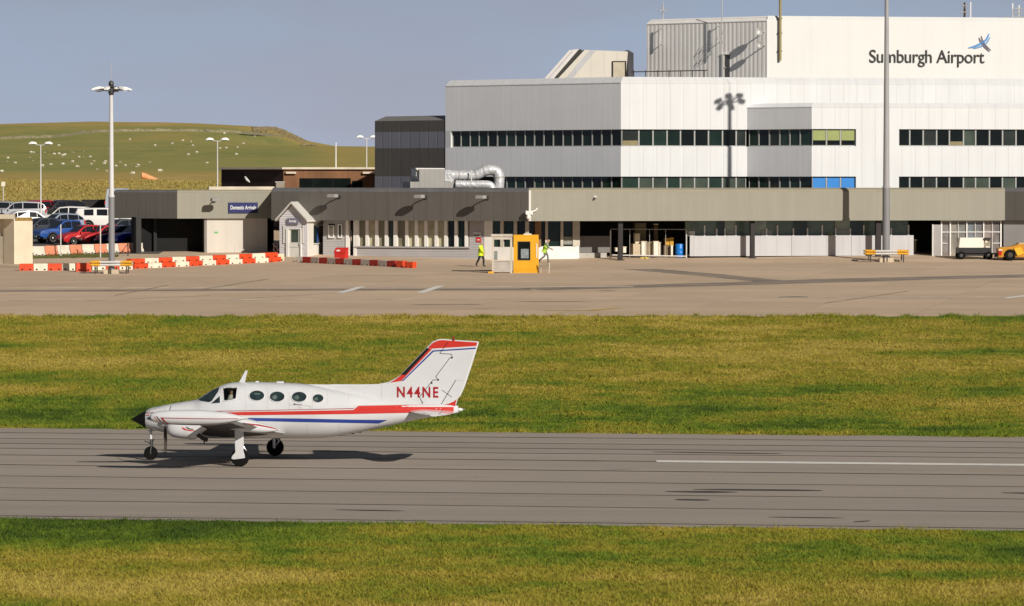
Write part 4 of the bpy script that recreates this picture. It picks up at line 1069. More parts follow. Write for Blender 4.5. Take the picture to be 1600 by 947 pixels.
mb=MB(); P_=rounded(dpath([(712,288),(735,288.5),(757,288.5),(766,290),(770,298)],312.0),7); mb.tube(P_,.30,14); o=mb.build('silver_duct',alu,smooth=50); tag(o,'lower straight silver foil duct lying on the low roof beneath the arch','duct')
mb=MB(); mb.tube([at(736.5,295,311.9),at(736.5,266,311.9)],.05,6); mb.build('support_post',galv_l,o)
mb=MB(); mb.prism([at(695.3,283,312),at(695.3,265.5,312),at(704,265.5,312),at(709,281,312),at(709,283,312)],Vector((-.3,1.3,0))); mb.build('duct_collar',alu,AC)

# ================================================================== small pale hut at the far left
U1=plan(22,296.5); U0=solve(-40,U1,-.25); U2=solve(51,U1,.85)
HUT=thing('concrete_hut','pale cream flat roofed hut at the left edge beside the car park','hut',empty_at(U1,3))
uz=zat(345.5,296)
mb=MB(); mb.prism([v3(p,2.9) for p in (U1,U2,U2+Vector((-1.2,2.5)),U1+Vector((-.4,2.5)))],(0,0,uz-2.9)); mb.build('wall',cream,HUT)
U1b=plan(21.6,296.3); mb=MB(); 
mb.prism([v3(p,2.9) for p in (plan(5.5,297.3),plan(21.8,296.45),plan(21.8,298.8),plan(5.5,299.5))],(0,0,zat(342,297)-2.9)); mb.build('wall',cream,HUT)
mb=MB(); mb.prism([v3(p,2.9) for p in (plan(-60,298.2),plan(5.3,297.7),plan(5.3,300),plan(-60,300.5))],(0,0,zat(341.8,297)-2.9)); mb.build('side_wall',cream,HUT)
mb=MB(); mb.prism([v3(p,zat(342,297)+.002) for p in (plan(-60,297.2),plan(22.2,296.1),plan(24,299.5),plan(-60,301))],(0,0,.30)); mb.build('roof',mat('hut_roof',(.62,.55,.42),.7,.1,1),HUT)
mb=MB(); mb.prism([v3(p,2.95) for p in (plan(-20,297.5),plan(4.8,297.35),plan(4.8,297.6),plan(-20,297.68))],(0,0,1.95)); mb.build('shutter',mat('hut_shutter',(.33,.28,.20),.7,.15,2),HUT)
mb=MB(); mb.prism([v3(p,uz+.002) for p in (plan(24,297.2),plan(50.5,298.7),plan(46,300.6),plan(23.6,299.6))],(0,0,.22)); mb.build('turf_roof',mat('rust_roof',(.26,.16,.045),.9,.25,3),HUT)
# ================================================================== flood masts
steel_mid=mat('mast_grey',(.22,.218,.225),.45,.06,.8)
steel_pale=mat('mast_pale',(.33,.325,.33),.4,.05,.8)
lampwhite=mat('lamp_white',(.80,.79,.76),.45,.05,2)
dsteel=mat('dark_steel',(.04,.038,.036),.5)
amber=mat('amber_paint',(.72,.36,.02),.45,.08,2)
conc=mat('concrete_block',(.55,.46,.33),.85,.12,1.5)
def mast(name,label,base,h,r0,r1,zsplit,head_r,rod,guard,rz,upper=None):
    t=thing(name,label,'floodlight mast',tuple(base))
    B_=Vector(base)
    mb=MB(); mb.lathe([(r0,.25),(r0*.97,zsplit)],B_,(0,0,1),18); mb.lathe([(r0*1.5,.2),(r0*1.5,.27)],B_,(0,0,1),18); mb.build('lower_pole',steel_mid,t,smooth=40)
    k=r0+(r1-r0)*zsplit/h
    mb=MB(); mb.lathe([(r0*1.0,zsplit),(r0*1.0,zsplit+.12),(k*.97,zsplit+.13),(r1,h)],B_,(0,0,1),18); mb.build('upper_pole',upper or steel_pale,t,smooth=40)
    H=B_+Vector((0,0,h))
    mb=MB(); mb.lathe([(r1*1.25,-.4),(r1*1.6,-.25),(r1*1.6,.05),(r1*1.1,.2)],H,(0,0,1),12)
    for i in range(6):
        a=rz+i*math.pi/3; d=Vector((math.cos(a),math.sin(a),0))
        mb.tube([H+d*.1+Vector((0,0,-.15)),H+d*head_r*.55+Vector((0,0,-.05))],.05,6)
    ring=[H+Vector((math.cos(q)*.30,math.sin(q)*.30,.12)) for q in [2*math.pi*j/12 for j in range(13)]]
    mb.tube(ring,.035,5)
    mb.lathe([(.14,.1),(.18,.3),(.15,.45),(.05,.52)],H,(0,0,1),10)
    mb.build('head_frame',dsteel,t)
    for i in range(6):
        a=rz+i*math.pi/3; d=Vector((math.cos(a),math.sin(a),0)); s=Vector((-d.y,d.x,0)); c=H+d*head_r*.75
        mb=MB(); 
        rings=[]
        for f,wd,zt,zb in ((-.24,.09,.13,.03),(-.14,.16,.15,.0),(.05,.18,.09,-.04),(.24,.16,.0,-.09),(.29,.12,-.04,-.10)):
            q=c+d*f*head_r*.95
            rings.append([q-s*wd+Vector((0,0,zb)),q+s*wd+Vector((0,0,zb)),q+s*wd*.75+Vector((0,0,zt)),q-s*wd*.75+Vector((0,0,zt))])
        mb.loft(rings); l=mb.build('lamp_head',lampwhite,t,bevel=.02)
        mb=MB(); q=c+d*.05; mb.prism([q-s*.2-d*.2+Vector((0,0,-.1)),q+s*.2-d*.2+Vector((0,0,-.1)),q+s*.2+d*.22+Vector((0,0,-.16)),q-s*.2+d*.22+Vector((0,0,-.16))],(0,0,-.02)); mb.build('lens',glass('lamp_lens',(.25,.26,.27),.1),l)
    if rod:
        mb=MB(); mb.tube([H+Vector((0,0,.5)),H+Vector((0,0,rod))],.018,5); mb.build('lightning_rod',galv,t)
    mb=MB(); mb.box(B_+Vector((0,0,.12)),(.95,.95,.3)); mb.build('plinth',conc,t)
    # crash rails round the foot, a thing of their own
    g=thing('crash_rail',guard[0],'crash rail',tuple(base)); w_=guard[1]
    for sx_,sy_ in ((0,-1),(0,1),(-1,0),(1,0)):
        dd=Vector((sx_,sy_,0)); ss=Vector((-sy_,sx_,0)); off=B_+dd*w_*(.55 if sy_ else 1)
        hw=w_*(1 if sy_ else .55)
        for seg,m_ in ((( -1,-.55),amber),((-.55,.5),galv_l if sy_ else galv),((.5,1),amber)):
            mb=MB()
            for zz_ in (.48,.66):
                c0=off+ss*hw*seg[0]; c1=off+ss*hw*seg[1]
                mb.prism([c0+dd*.0+Vector((0,0,zz_)),c1+Vector((0,0,zz_)),c1+dd*.09+Vector((0,0,zz_+.05)),c0+dd*.09+Vector((0,0,zz_+.05))],Vector((0,0,.11)))
            mb.build('rail',m_,g)
    for sx_ in (-.8,.0,.8):
        for sy_ in (-.55,.55):
            mb=MB(); mb.box(B_+Vector((sx_*w_,sy_*w_,.3)),(.08,.08,.62)); mb.build('post',dsteel,g)
    return t
bl=ground(174.5,427.5); mast('flood_mast','tall grey flood mast with six white lamps standing left of the arrivals hall',bl,(427.5-139)/F*bl.y,.20,.115,(427.5-308)/F*bl.y,1.32,1.7,('grey and amber crash rail round the foot of the left flood mast',1.25),.35,mat('mast_white',(.60,.595,.59),.4,.05,.8))
br_=ground(1384.5,409); mast('flood_mast','tallest flood mast in front of the white terminal at right, its head above the picture',br_,20.8,.265,.12,(409-294)/F*br_.y,1.12,1.7,('grey and amber crash rail round the foot of the right flood mast',1.42),.2)
# ------------------------------------------------------------------ twin-headed lamp posts
LP0=thing('lamp_post','twin headed lamp post standing among the parked cars at the left edge','lamp post')
mb=MB(); mb.lathe([(.09,0),(.085,1.2),(.06,1.25),(.045,6.6)],(0,0,0),(0,0,1),10); mb.build('pole',galv_l,LP0,smooth=40)
mb=MB(); mb.tube([(-1.0,0,6.68),(-.5,0,6.62),(0,0,6.55),(.5,0,6.62),(1.0,0,6.68)],.03,6); mb.build('arm',galv_l,LP0)
for sx_ in (-1,1):
    mb=MB(); mb.loft([[(sx_*x,-w_,z-.02),(sx_*x,w_,z-.02),(sx_*x,w_*.7,z+t_),(sx_*x,-w_*.7,z+t_)] for x,w_,z,t_ in ((.30,.06,6.66,.06),(.42,.15,6.67,.15),(.72,.17,6.68,.18),(.95,.12,6.65,.10))]); mb.build('lamp_head',lampwhite,LP0,bevel=.02)
lp=[(64,352,353,None),(340,365,344,'twin headed lamp post behind the arrivals hall roof, left of the brown building'),(573,392,0,'twin headed lamp post half hidden behind the dark annex')]
for i,(px,D,yb,lab) in enumerate(lp):
    q=plan(px,D); o=LP0 if i==0 else dup(LP0,label=lab); o.location=(q.x,q.y,height(q.x,q.y)); o.rotation_euler=(0,0,.15*i)
q=plan(525,348); mb=MB(); zb_=height(q.x,q.y); mb.lathe([(.06,0),(.045,zat(224,348)-zb_)],v3(q,zb_),(0,0,1),10); mb.lathe([(.11,0),(.09,.05)],v3(q,zat(224,348)),(0,0,1),8); o=mb.build('white_pole',lampwhite,smooth=40); tag(o,'plain thin white pole rising behind the roof in front of the brown building','pole')
q=plan(5.5,392); zb_=height(q.x,q.y); t=thing('road_sign','small pale square sign on a post on the grassy bank at the left edge','sign',v3(q,zb_))
mb=MB(); mb.tube([v3(q,zb_),v3(q,zat(284,392))],.04,6); mb.build('post',galv_l,t); mb=MB(); mb.box(v3(q,zat(287.5,392))+Vector((0,-.06,0)),(.36,.04,.42)); mb.build('panel',mat('sign_cream',(.75,.70,.55),.5),t)
# windsock
q=plan(221.5,455); zb_=height(q.x,q.y); zt_=zat(274,455); t=thing('windsock','faded orange windsock streaming to the right above the grassy bank','windsock',v3(q,zb_))
mb=MB(); mb.tube([v3(q,zb_),v3(q,zt_+.2)],.035,6); mb.build('mast',galv,t)
mb=MB(); rings=[]
for i,(s_,r_) in enumerate(((.05,.34),(.5,.33),(.9,.29),(1.3,.22),(1.7,.14),(1.85,.11))):
    c=v3(q,zt_)+Vector((s_,.12*s_,-.30*s_+.02*math.sin(i*2))); rings.append([c+Vector((.15*math.sin(a)*0,math.cos(a)*r_,math.sin(a)*r_)) for a in [2*math.pi*j/12 for j in range(12)]])
mb.loft(rings,caps=False); mb.build('sock',mat('sock_orange',(.72,.32,.14),.8,.08,2),t,smooth=True)

# ================================================================== red and white barrier blocks
bred=mat('barrier_red',(.66,.068,.018),.5,.12,1.8,bump=.15,bs=8); bwhite=mat('barrier_white',(.76,.69,.55),.55,.10,1.8,bump=.15,bs=8)
bred_shade=mat('barrier_red_shade',(.42,.025,.014),.55,.12,1.8); bwhite_shade=mat('barrier_white_shade',(.50,.46,.40),.6,.12,1.8)  # red and white block paints with grazing-side shade put into the colour
bpale=mat('barrier_coral',(.62,.225,.12),.6,.14,1.5); bpw=mat('barrier_chalk',(.62,.56,.46),.6,.14,1.5)
def block_mesh(L_,w_,h,m_,name,kind=0):
    mb=MB(); g=.012
    if kind==0: sec=[(-w_/2,0),(w_/2,0),(w_/2,h*.93),(w_/2-.03,h),(-w_/2+.03,h),(-w_/2,h*.93)]
    else: sec=[(-w_/2,.05),(w_/2,.05),(w_/2,h*.28),(w_*.26,h*.5),(w_*.22,h),(-w_*.22,h),(-w_*.26,h*.5),(-w_/2,h*.28)]
    mb.loft([[(-L_/2+g,y,z) for y,z in sec],[(L_/2-g,y,z) for y,z in sec]])
    if kind==1:
        for x in (-L_*.25,L_*.25): mb.box((x,-w_*.46,.10),(L_*.16,w_*.12,.12),1); mb.box((x,0,.025),(L_*.3,w_*.8,.05))
    else:
        mb.box((-L_*.28,-w_/2-.004,h*.18),(L_*.14,.01,h*.22),1); mb.box((L_*.28,-w_/2-.004,h*.18),(L_*.14,.01,h*.22),1)
    return mb.build(name,[m_,black],bevel=.02 if kind==0 else .03)
BL={}
def row(n,pa,pb,w_,h,pattern,labs,group,z_off=0.,kind=0,shift=0.0,gl=None,jit=.0,start=0):
    a=Vector(pa); b=Vector(pb); d=(b-a); L_=d.length/n; rz=math.atan2(d.y,d.x)
    for i in range(n):
        m_=pattern[(i+start)%len(pattern)]; key=(round(L_,3),w_,h,m_.name,kind)
        c=a+d*((i+.5+shift)/n)
        if key not in BL: o=BL[key]=block_mesh(L_,w_,h,m_,'barrier_block',kind); tag(o,None,'barrier')
        else: o=dup(BL[key])
        o['label']=labs[m_.name]; o['group']=group; o['category']='barrier'
        k=c.copy(); o.location=(k.x,k.y,height(k.x,k.y)+z_off); o.rotation_euler=(0,0,rz+rs.uniform(-jit,jit))
pa=ground(206,420); pb=ground(436,408)
row(11,pa,pb,.42,.335,[bred,bwhite],{'barrier_red':'red barrier block in the lower course of the double row before the arrivals hall','barrier_white':'white barrier block in the lower course of the double row before the arrivals hall'},'lower course of the red and white block row',jit=.01)
pa2=ground(201,420.3); pb2=ground(431,408.3)
row(11,pa2,pb2,.40,.325,[bred,bwhite],{'barrier_red':'red barrier block in the upper course of the double row before the arrivals hall','barrier_white':'white barrier block in the upper course of the double row before the arrivals hall'},'upper course of the red and white block row',z_off=.338,jit=.012)
pa=ground(30,423); pb=ground(119,422.6)
row(4,pa,pb,.42,.46,[bred,bwhite],{'barrier_red':'low red barrier block in the short row left of the flood mast','barrier_white':'low white barrier block in the short row left of the flood mast'},'short block row left of the flood mast',jit=.02)
pa=ground(118,424.5); pb=ground(142,424.3)
row(1,pa,pb,.5,.56,[bred],{'barrier_red':'bigger red barrier block standing just left of the flood mast crash rail'},'short block row left of the flood mast')
pa=ground(142.5,422); pb=ground(206,421)
row(3,pa,pb,.42,.56,[bwhite,bred,bwhite],{'barrier_red':'red barrier block directly behind the left flood mast','barrier_white':'white barrier block beside the left flood mast, behind its crash rail'},'blocks behind the left flood mast')
pa=ground(476,410.5); pb=ground(621,417.3)
row(11,pa,pb,.40,.42,[bred_shade,bwhite_shade],{'barrier_red_shade':'shaded red barrier block in the row before the low boarded wall','barrier_white_shade':'shaded white barrier block in the row before the low boarded wall'},'block row before the boarded wall',jit=.02)
pa=ground(622,417.6); pb=ground(633,418)
row(1,pa,pb,.42,.44,[bred],{'barrier_red':'bright red barrier block at the right end of the row before the boarded wall'},'block row before the boarded wall')
pa=ground(635,418.6); pb=ground(648,419)
row(1,pa,pb,.40,.42,[bred],{'barrier_red':'single red barrier block standing apart right of the row before the boarded wall'},'block row before the boarded wall')
pa=ground(464,409); pb=ground(475,409.6)
row(1,pa,pb,.38,.36,[bwhite_shade],{'barrier_white_shade':'shaded white block at the left end of the row, below the porch door'},'block row before the boarded wall')
pa=ground(421,409); pb=ground(440,407)
row(1,pa,pb,.5,.5,[mat('barrier_cream',(.70,.62,.42),.6,.1,2)],{'barrier_cream':'cream block with a yellow mark ending the double row beside the porch'},'upper course of the red and white block row')
pa=ground(49,400.2); pb=ground(222,394.2)
row(9,pa,pb,.6,.68,[bpw,bpale],{'barrier_chalk':'chalky white barrier with foot slots along the car park edge','barrier_coral':'faded coral barrier with foot slots along the car park edge'},'faded barriers along the car park edge',kind=1,jit=.03)

# wire fence posts in front of the car park
def posts():
    lab={95:'thin pale fence post in front of the blue pickup',157:'thin pale fence post in front of the second red car',200:'dark fence post with a slanting stay beside the arrivals hall'}
    for px,yb,yt in ((95,400,351),(157,402,350),(200,400,379)):
        p=ground(px,yb); t=thing('fence_post',lab[px],'fence post',tuple(p)); h=(yb-yt)/F*p.y
        mb=MB(); mb.tube([p,p+Vector((0,0,h))],.045,6); mb.build('post',dsteel if px==200 else galv_l,t)
        if px==200: mb=MB(); mb.tube([p+Vector((-.55,0,.15)),p+Vector((0,0,h*.92))],.025,5); mb.build('stay',dsteel,t)
posts()

# ================================================================== cars
tyre=mat('tyre',(.009,.009,.009),.95,.2,4,spec=.1); rimm=mat('wheel_rim',(.40,.39,.37),.35,.1,4,metal=.5); cglass=glass('car_glass',(.012,.014,.018),.05,.7)
trimb=mat('car_trim',(.02,.02,.021),.5); hlamp=mat('headlamp',(.75,.76,.75),.15,.1,5,spec=.8); tlamp=mat('tail_lamp',(.50,.02,.015),.25,.1,5); plate_y=mat('number_plate_yellow',(.62,.45,.05),.6); plate_w=mat('number_plate_white',(.7,.7,.66),.6)
def paint(name,col): return mat(name,col,.28,.03,2,spec=.6,coat=.6)
SHAPES={
 'hatch':dict(L=4.0,w=.86,st=[(-2.0,.45,.80,.80),(-1.93,.30,.95,1.0),(-1.78,.25,.97,1.22),(-1.35,.24,.97,1.45),(-.4,.24,.95,1.52),(.25,.24,.94,1.46),(.95,.24,.93,.96),(1.6,.25,.84,.86),(1.92,.30,.66,.68),(2.0,.38,.55,.56)],cab=(2,6),wheels=(-1.25,1.27),r=.31),
 'suv':dict(L=4.6,w=.93,st=[(-2.3,.5,.95,.95),(-2.22,.38,1.08,1.2),(-2.05,.34,1.1,1.5),(-1.6,.34,1.1,1.68),(-.3,.34,1.08,1.73),(.45,.34,1.07,1.66),(1.1,.34,1.05,1.08),(1.9,.36,.98,1.0),(2.22,.42,.82,.84),(2.3,.48,.66,.66)],cab=(2,6),wheels=(-1.38,1.42),r=.37),
 'pickup':dict(L=5.2,w=.92,st=[(-2.6,.55,1.08,1.08),(-2.55,.48,1.1,1.11),(-1.0,.42,1.1,1.11),(-.92,.40,1.1,1.2),(-.75,.40,1.1,1.68),(.0,.40,1.08,1.74),(.55,.40,1.07,1.66),(1.25,.40,1.05,1.10),(2.2,.42,.98,1.0),(2.52,.5,.85,.86),(2.6,.55,.66,.66)],cab=(3,7),wheels=(-1.55,1.6),r=.39),
 'canopy':dict(L=5.2,w=.92,st=[(-2.6,.55,1.08,1.08),(-2.55,.48,1.12,1.35),(-2.35,.46,1.12,1.72),(-1.0,.42,1.12,1.76),(-.92,.40,1.12,1.76),(.0,.40,1.1,1.76),(.55,.40,1.08,1.66),(1.25,.40,1.05,1.10),(2.2,.42,.98,1.0),(2.52,.5,.85,.86),(2.6,.55,.66,.66)],cab=(1,7),wheels=(-1.55,1.6),r=.39),
 'van':dict(L=5.0,w=.98,st=[(-2.5,.5,1.1,1.4),(-2.45,.4,1.2,2.2),(-2.3,.38,1.2,2.3),(.9,.36,1.2,2.3),(1.3,.36,1.18,2.1),(1.9,.36,1.12,1.2),(2.4,.42,.9,.92),(2.5,.5,.7,.7)],cab=(3,5),wheels=(-1.5,1.6),r=.36),
}
CARM={}
def car(label,kind,col,loc,heading,group=None,rear_open=False,lights=True):
    S=SHAPES[kind]; w_=S['w']; st=S['st']; t=thing('parked_car' if kind in('hatch','suv') else 'parked_pickup' if kind in('pickup','canopy') else 'parked_van',label,'car' if kind in('hatch','suv') else 'pickup' if kind in ('pickup','canopy') else 'van',(0,0,0),0,group)
    c0,c1=S['cab']
    def hw(i):   # plan taper at the ends
        x=st[i][0]/(S['L']/2); return w_*(1-.16*abs(x)**5)
    mb=MB(); rings=[]
    for i,(x,z0,zb,zr) in enumerate(st):
        h=hw(i); k=.80 if zr-zb>.2 else .93
        rings.append([(x,-h*.95,z0),(x,h*.95,z0),(x,h,z0+(zb-z0)*.55),(x,h*.97,zb),(x,h*k,zr-.02 if zr-zb>.2 else zr-.005),(x,h*k*.8,zr+.02),(x,-h*k*.8,zr+.02),(x,-h*k,zr-.02 if zr-zb>.2 else zr-.005),(x,-h*.97,zb),(x,-h,z0+(zb-z0)*.55)])
    mb.loft(rings); mb.build('body',col,t,smooth=38)
    # glasshouse
    def sp(i,f,side,push=.012):  # point on the flank between belt (0) and roof (1) at station i
        x,z0,zb,zr=st[i]; h=hw(i); k=.80 if zr-zb>.2 else .93
        y=h*.97+(h*k-h*.97)*f
        return Vector((x,side*(y+push),zb+(zr-.02-zb)*f))
    for side in (-1,1):
        ids=list(range(c0,c1+1)); ids=[i for i in ids if st[i][3]-st[i][2]>.16] 
        lo=[sp(i,.10,side) for i in ids]; hi=[sp(i,.88,side) for i in ids]
        # front quarter triangle reaches towards the bonnet
        j=ids[-1]
        if j+1<len(st): 
            lo.append(sp(j,.10,side).lerp(sp(j+1,.5,side),.78))
        cut=[]
        mb=MB()
        n_=len(ids)
        for a in range(n_-1):
            if kind=='canopy' and (a in (0,) or a==2): continue
            if kind=='van': pass
            xs0,xs1=.04,.96
            mb.face([lo[a].lerp(lo[a+1],xs0),lo[a].lerp(lo[a+1],xs1),hi[a].lerp(hi[a+1],xs1),hi[a].lerp(hi[a+1],xs0)] if kind!='canopy' or a!=1 else [lo[a].lerp(lo[a+1],.35),lo[a].lerp(lo[a+1],.9),hi[a].lerp(hi[a+1],.9),hi[a].lerp(hi[a+1],.35)])
        if len(lo)>n_: mb.face([lo[n_-1],lo[n_],hi[n_-1]])
        if mb.f: mb.build('side_window',cglass,t,recalc=False)
    # windscreen and rear window
    i=c1-1 if st[c1][3]-st[c1][2]<.16 else c1
    def cross(i,f): 
        x,z0,zb,zr=st[i]; h=hw(i); k=.80 if zr-zb>.2 else .93
        return x,h*k*.92,zr
    x0,h0,z0_=cross(i,1); x1,h1,z1_=cross(i+1,1)
    n_=Vector((z0_-z1_,0,x1-x0)).normalized()*.022
    a=Vector((x0,0,z0_)).lerp(Vector((x1,0,z1_)),.08)+n_; b=Vector((x0,0,z0_)).lerp(Vector((x1,0,z1_)),.93)+n_
    mb=MB(); mb.face([(a.x,-h0*.95,a.z),(a.x,h0*.95,a.z),(b.x,h1*.95,b.z),(b.x,-h1*.95,b.z)]); mb.build('windscreen',cglass,t)
    if kind!='van':
        i=c0 if st[c0][3]-st[c0][2]>.16 else c0+1
        x0,h0,z0_=cross(i,1)
        xb=st[i-1][0]; zbk=st[i-1][2]+.05 if i>0 else st[i][2]
        if kind in('hatch','suv'): xb=st[1][0]; zbk=st[1][2]+.10
        if kind=='canopy': xb=st[1][0]-.0; zbk=1.22; 
        n_=Vector((-(z0_-zbk),0,x0-xb)).normalized()*.04
        mb=MB(); mb.face([(x0+n_.x,-h0*.9,z0_+n_.z-.05),(x0+n_.x,h0*.9,z0_+n_.z-.05),(xb+n_.x-.02,h0*.95,zbk),(xb+n_.x-.02,-h0*.95,zbk)]); mb.build('rear_window',cglass,t)
    # wheels
    for x in S['wheels']:
        for side in (-1,1):
            r_=S['r']; y=side*(w_-.10)
            mb=MB(); mb.lathe([(r_*.7,-.11*1),(r_*.97,-.11),(r_,-.08),(r_,.10),(r_*.97,.125),(r_*.68,.125)],(x,y,r_),(0,side,0),18); wl=mb.build('wheel',tyre,t,smooth=40)
            mb=MB(); mb.lathe([(r_*.68,.11),(r_*.66,.128),(r_*.3,.11),(r_*.18,.135),(.01,.135)],(x,y,r_),(0,side,0),14); mb.build('rim',rimm,wl,smooth=40)
            mb=MB(); pts_=[(x+math.cos(a_)*r_*1.16,side*(w_*.985),max(r_+math.sin(a_)*r_*1.16,st[4][1]+.02)) for a_ in [math.pi*j/12 for j in range(13)]]
            mb.prism(pts_,(0,side*.018,0)); mb.build('wheel_arch',trimb,t)
    xf=S['L']/2
    for side in (-1,1):
        mb=MB(); zf=st[-2][2]; 
        mb.loft([[(xf-.34,side*w_*.84,zf-.05),(xf-.30,side*w_*.92,zf+.02),(xf-.36,side*w_*.86,zf+.08)],[(xf-.05,side*w_*.52,zf-.15),(xf-.02,side*w_*.60,zf-.10),(xf-.07,side*w_*.54,zf-.02)]]); mb.build('headlight',hlamp,t)
        mb=MB(); zr_=st[1][2]; mb.box((-xf+.10,side*w_*.80,zr_-.12),(.12,w_*.22,.30)); mb.build('tail_light',tlamp,t)
        mb=MB(); mb.box((st[c1][0]-.25,side*(w_+.08),st[c1][2]+.03),(.10,.20,.14)); mb.build('wing_mirror',col,t,bevel=.03)
    mb=MB(); mb.box((xf-.05,0,.42),(.10,w_*1.3,.16)); mb.build('grille',trimb,t)
    mb=MB(); mb.box((xf-.002,0,.5),(.03,.5,.11)); mb.build('number_plate',plate_w,t)
    mb=MB(); mb.box((-xf+.015,0,.62),(.06,.5,.11)); mb.build('number_plate',plate_y,t)
    for z_ in (st[4][1]+.03,):
        mb=MB(); mb.box((0,0,z_-.05),(S['L']*.9,w_*1.7,.14)); mb.build('underside',trimb,t)
    t.location=loc; t.rotation_euler=(0,0,heading); return t
def carpos(px,D): 
    q=plan(px,D); return (q.x,q.y,height(q.x,q.y)+EPS*2)
HD=math.pi+R(33)
car('blue pickup parked nose left behind the coral barriers','pickup',paint('blue_paint',(.018,.075,.30)),carpos(104,325),HD)
car('red hatchback parked right in front of the blue pickup','hatch',paint('red_paint',(.50,.012,.015)),carpos(131,321.5),HD)
car('second red hatchback, half hidden behind the first red one','hatch',paint('bright_red_paint',(.56,.020,.020)),carpos(163,321),HD)
car('dark navy hatchback seen just left of the flood mast','hatch',paint('navy_paint',(.015,.022,.075)),carpos(186,320.5),HD)
car('bright royal blue car between the flood mast and the arrivals hall','suv',paint('royal_blue_paint',(.010,.025,.36)),carpos(219,318.5),HD)
car('silver car with a sloping windscreen above the royal blue car','hatch',paint('silver_paint',(.42,.43,.45)),carpos(219,334),HD)
car('dark grey car squeezed between the silver car and the royal blue one','hatch',paint('graphite_paint',(.06,.065,.07)),carpos(187,331),HD)
car('dark slate car peeping out beside the hut roof, behind the blue pickup','hatch',paint('slate_paint',(.035,.04,.055)),carpos(62,333),HD)
car('white pickup with a white canopy, its rear to the left','canopy',paint('white_paint_car',(.78,.76,.71)),carpos(168,345),R(8))
car('white estate car left of the white pickup','suv',paint('white_paint_car',(.78,.76,.71)),carpos(104,349),R(176))
car('pale blue grey car in front of the white estate car','hatch',paint('ice_paint',(.30,.34,.42)),carpos(92,341),HD)
car('small white car with its wheel showing, left of the twin headed lamp post','hatch',paint('white_paint_car',(.78,.76,.71)),carpos(50,346),R(20))
car('red estate car seen from behind in the back row under the bank','suv',paint('dark_red_paint',(.42,.015,.015)),carpos(70,362),R(62))
car('black car in the back row right of the red estate car','suv',paint('black_paint',(.015,.015,.017)),carpos(92,362),HD)
car('silver estate car behind the hut at the left edge','suv',paint('silver_paint',(.42,.43,.45)),carpos(30,359),R(186))
car('grey car cut by the left edge behind the hut','suv',paint('pewter_paint',(.25,.255,.26)),carpos(-14,360),R(183))
car('white van behind the left flood mast at the edge of the hall','van',paint('white_blue_paint',(.46,.49,.55)),carpos(185,378),R(88))
# dark skip beside the white van
q=plan(153,380); zb_=height(q.x,q.y); mb=MB(); mb.loft([[(q.x-1.1,q.y-.7,zb_),(q.x+1.1,q.y-.7,zb_),(q.x+1.1,q.y+.7,zb_),(q.x-1.1,q.y+.7,zb_)],[(q.x-1.35,q.y-.8,zb_+1.25),(q.x+1.35,q.y-.8,zb_+1.25),(q.x+1.35,q.y+.8,zb_+1.25),(q.x-1.35,q.y+.8,zb_+1.25)]]); o=mb.build('rubbish_skip',mat('skip_dark',(.03,.026,.022),.7,.2)); tag(o,'dark skip under the grassy bank left of the white van','skip')
mb=MB(); mb.box(Vector((q.x,q.y,zb_+1.28)),(2.8,1.7,.07)); mb.build('rim',dsteel,o)

# ================================================================== yellow booth, frame shelter, stand, bin
boothy=mat('booth_yellow',(.72,.36,.012),.4,.05,1.5,spec=.5)
p=ground(822,426.5); s_=F/p.y
def bx(mb,x0,x1,z0,z1,y0=-.02,y1=0.,mi=0): mb.prism([p+Vector((x0,y0,z0)),p+Vector((x1,y0,z0)),p+Vector((x1,y1,z0)),p+Vector((x0,y1,z0))],(0,0,z1-z0),mi)
YB=thing('yellow_booth','bright yellow booth with a dark window standing on the apron','booth',tuple(p))
W_=19.6/s_; Hh=59.5/s_
mb=MB(); x0,x1=-W_,W_
wx0,wx1=(810-822)/s_,(827.5-822)/s_; wz0,wz1=(426.5-405.5)/s_,(426.5-378.5)/s_
bx(mb,x0,x1,.12,wz0,0,.12); bx(mb,x0,x1,wz1,Hh,0,.12); bx(mb,x0,wx0,wz0,wz1,0,.12); bx(mb,wx1,x1,wz0,wz1,0,.12)
mb.build('front_panel',boothy,YB)
mb=MB(); bx(mb,x0,x0+.08,.12,Hh,.125,1.5); bx(mb,x1-.08,x1,.12,Hh,.125,1.5); bx(mb,x0+.081,x1-.081,.12,Hh,1.42,1.5); bx(mb,x0+.081,x1-.081,Hh-.08,Hh,.125,1.415); bx(mb,x0+.081,x1-.081,.12,.2,.125,1.415); mb.build('shell',boothy,YB)
mb=MB(); bx(mb,x0-.02,x1+.02,.0,.12,-.02,1.5); bx(mb,x0+.03,x1-.03,.13,.17,-.02,-.003); bx(mb,x0+.03,x1-.03,.25,.28,-.02,-.003); mb.build('base',boothy,YB)
mb=MB(); bx(mb,(822-822)/s_-.15,.35,Hh+.002,Hh+.07,.4,.9); mb.build('vent_cap',whitetrim,YB)
mb=MB(); bx(mb,wx0,wx1,wz0,wz1,.06,.08); wn=mb.build('window',G_[0],YB)
mb=MB(); bx(mb,wx0-.05,wx0,wz0-.05,wz1+.05,-.02,-.002); bx(mb,wx1,wx1+.05,wz0-.05,wz1+.05,-.02,-.002); bx(mb,wx0,wx1,wz1,wz1+.05,-.02,-.002); bx(mb,wx0,wx1,wz0-.05,wz0,-.02,-.002); mb.build('frame',trimb,wn)
mb=MB(); bx(mb,wx0+.16,wx1-.06,wz0+.08,wz0+.68,.04,.058); mb.build('papers',mat('paper_grey',(.22,.25,.26),.4,.3,4),wn)
mb=MB(); bx(mb,(838-822)/s_,(839.5-822)/s_,wz0+.1,wz1-.1,-.03,-.003); mb.build('handle',whitetrim,YB)
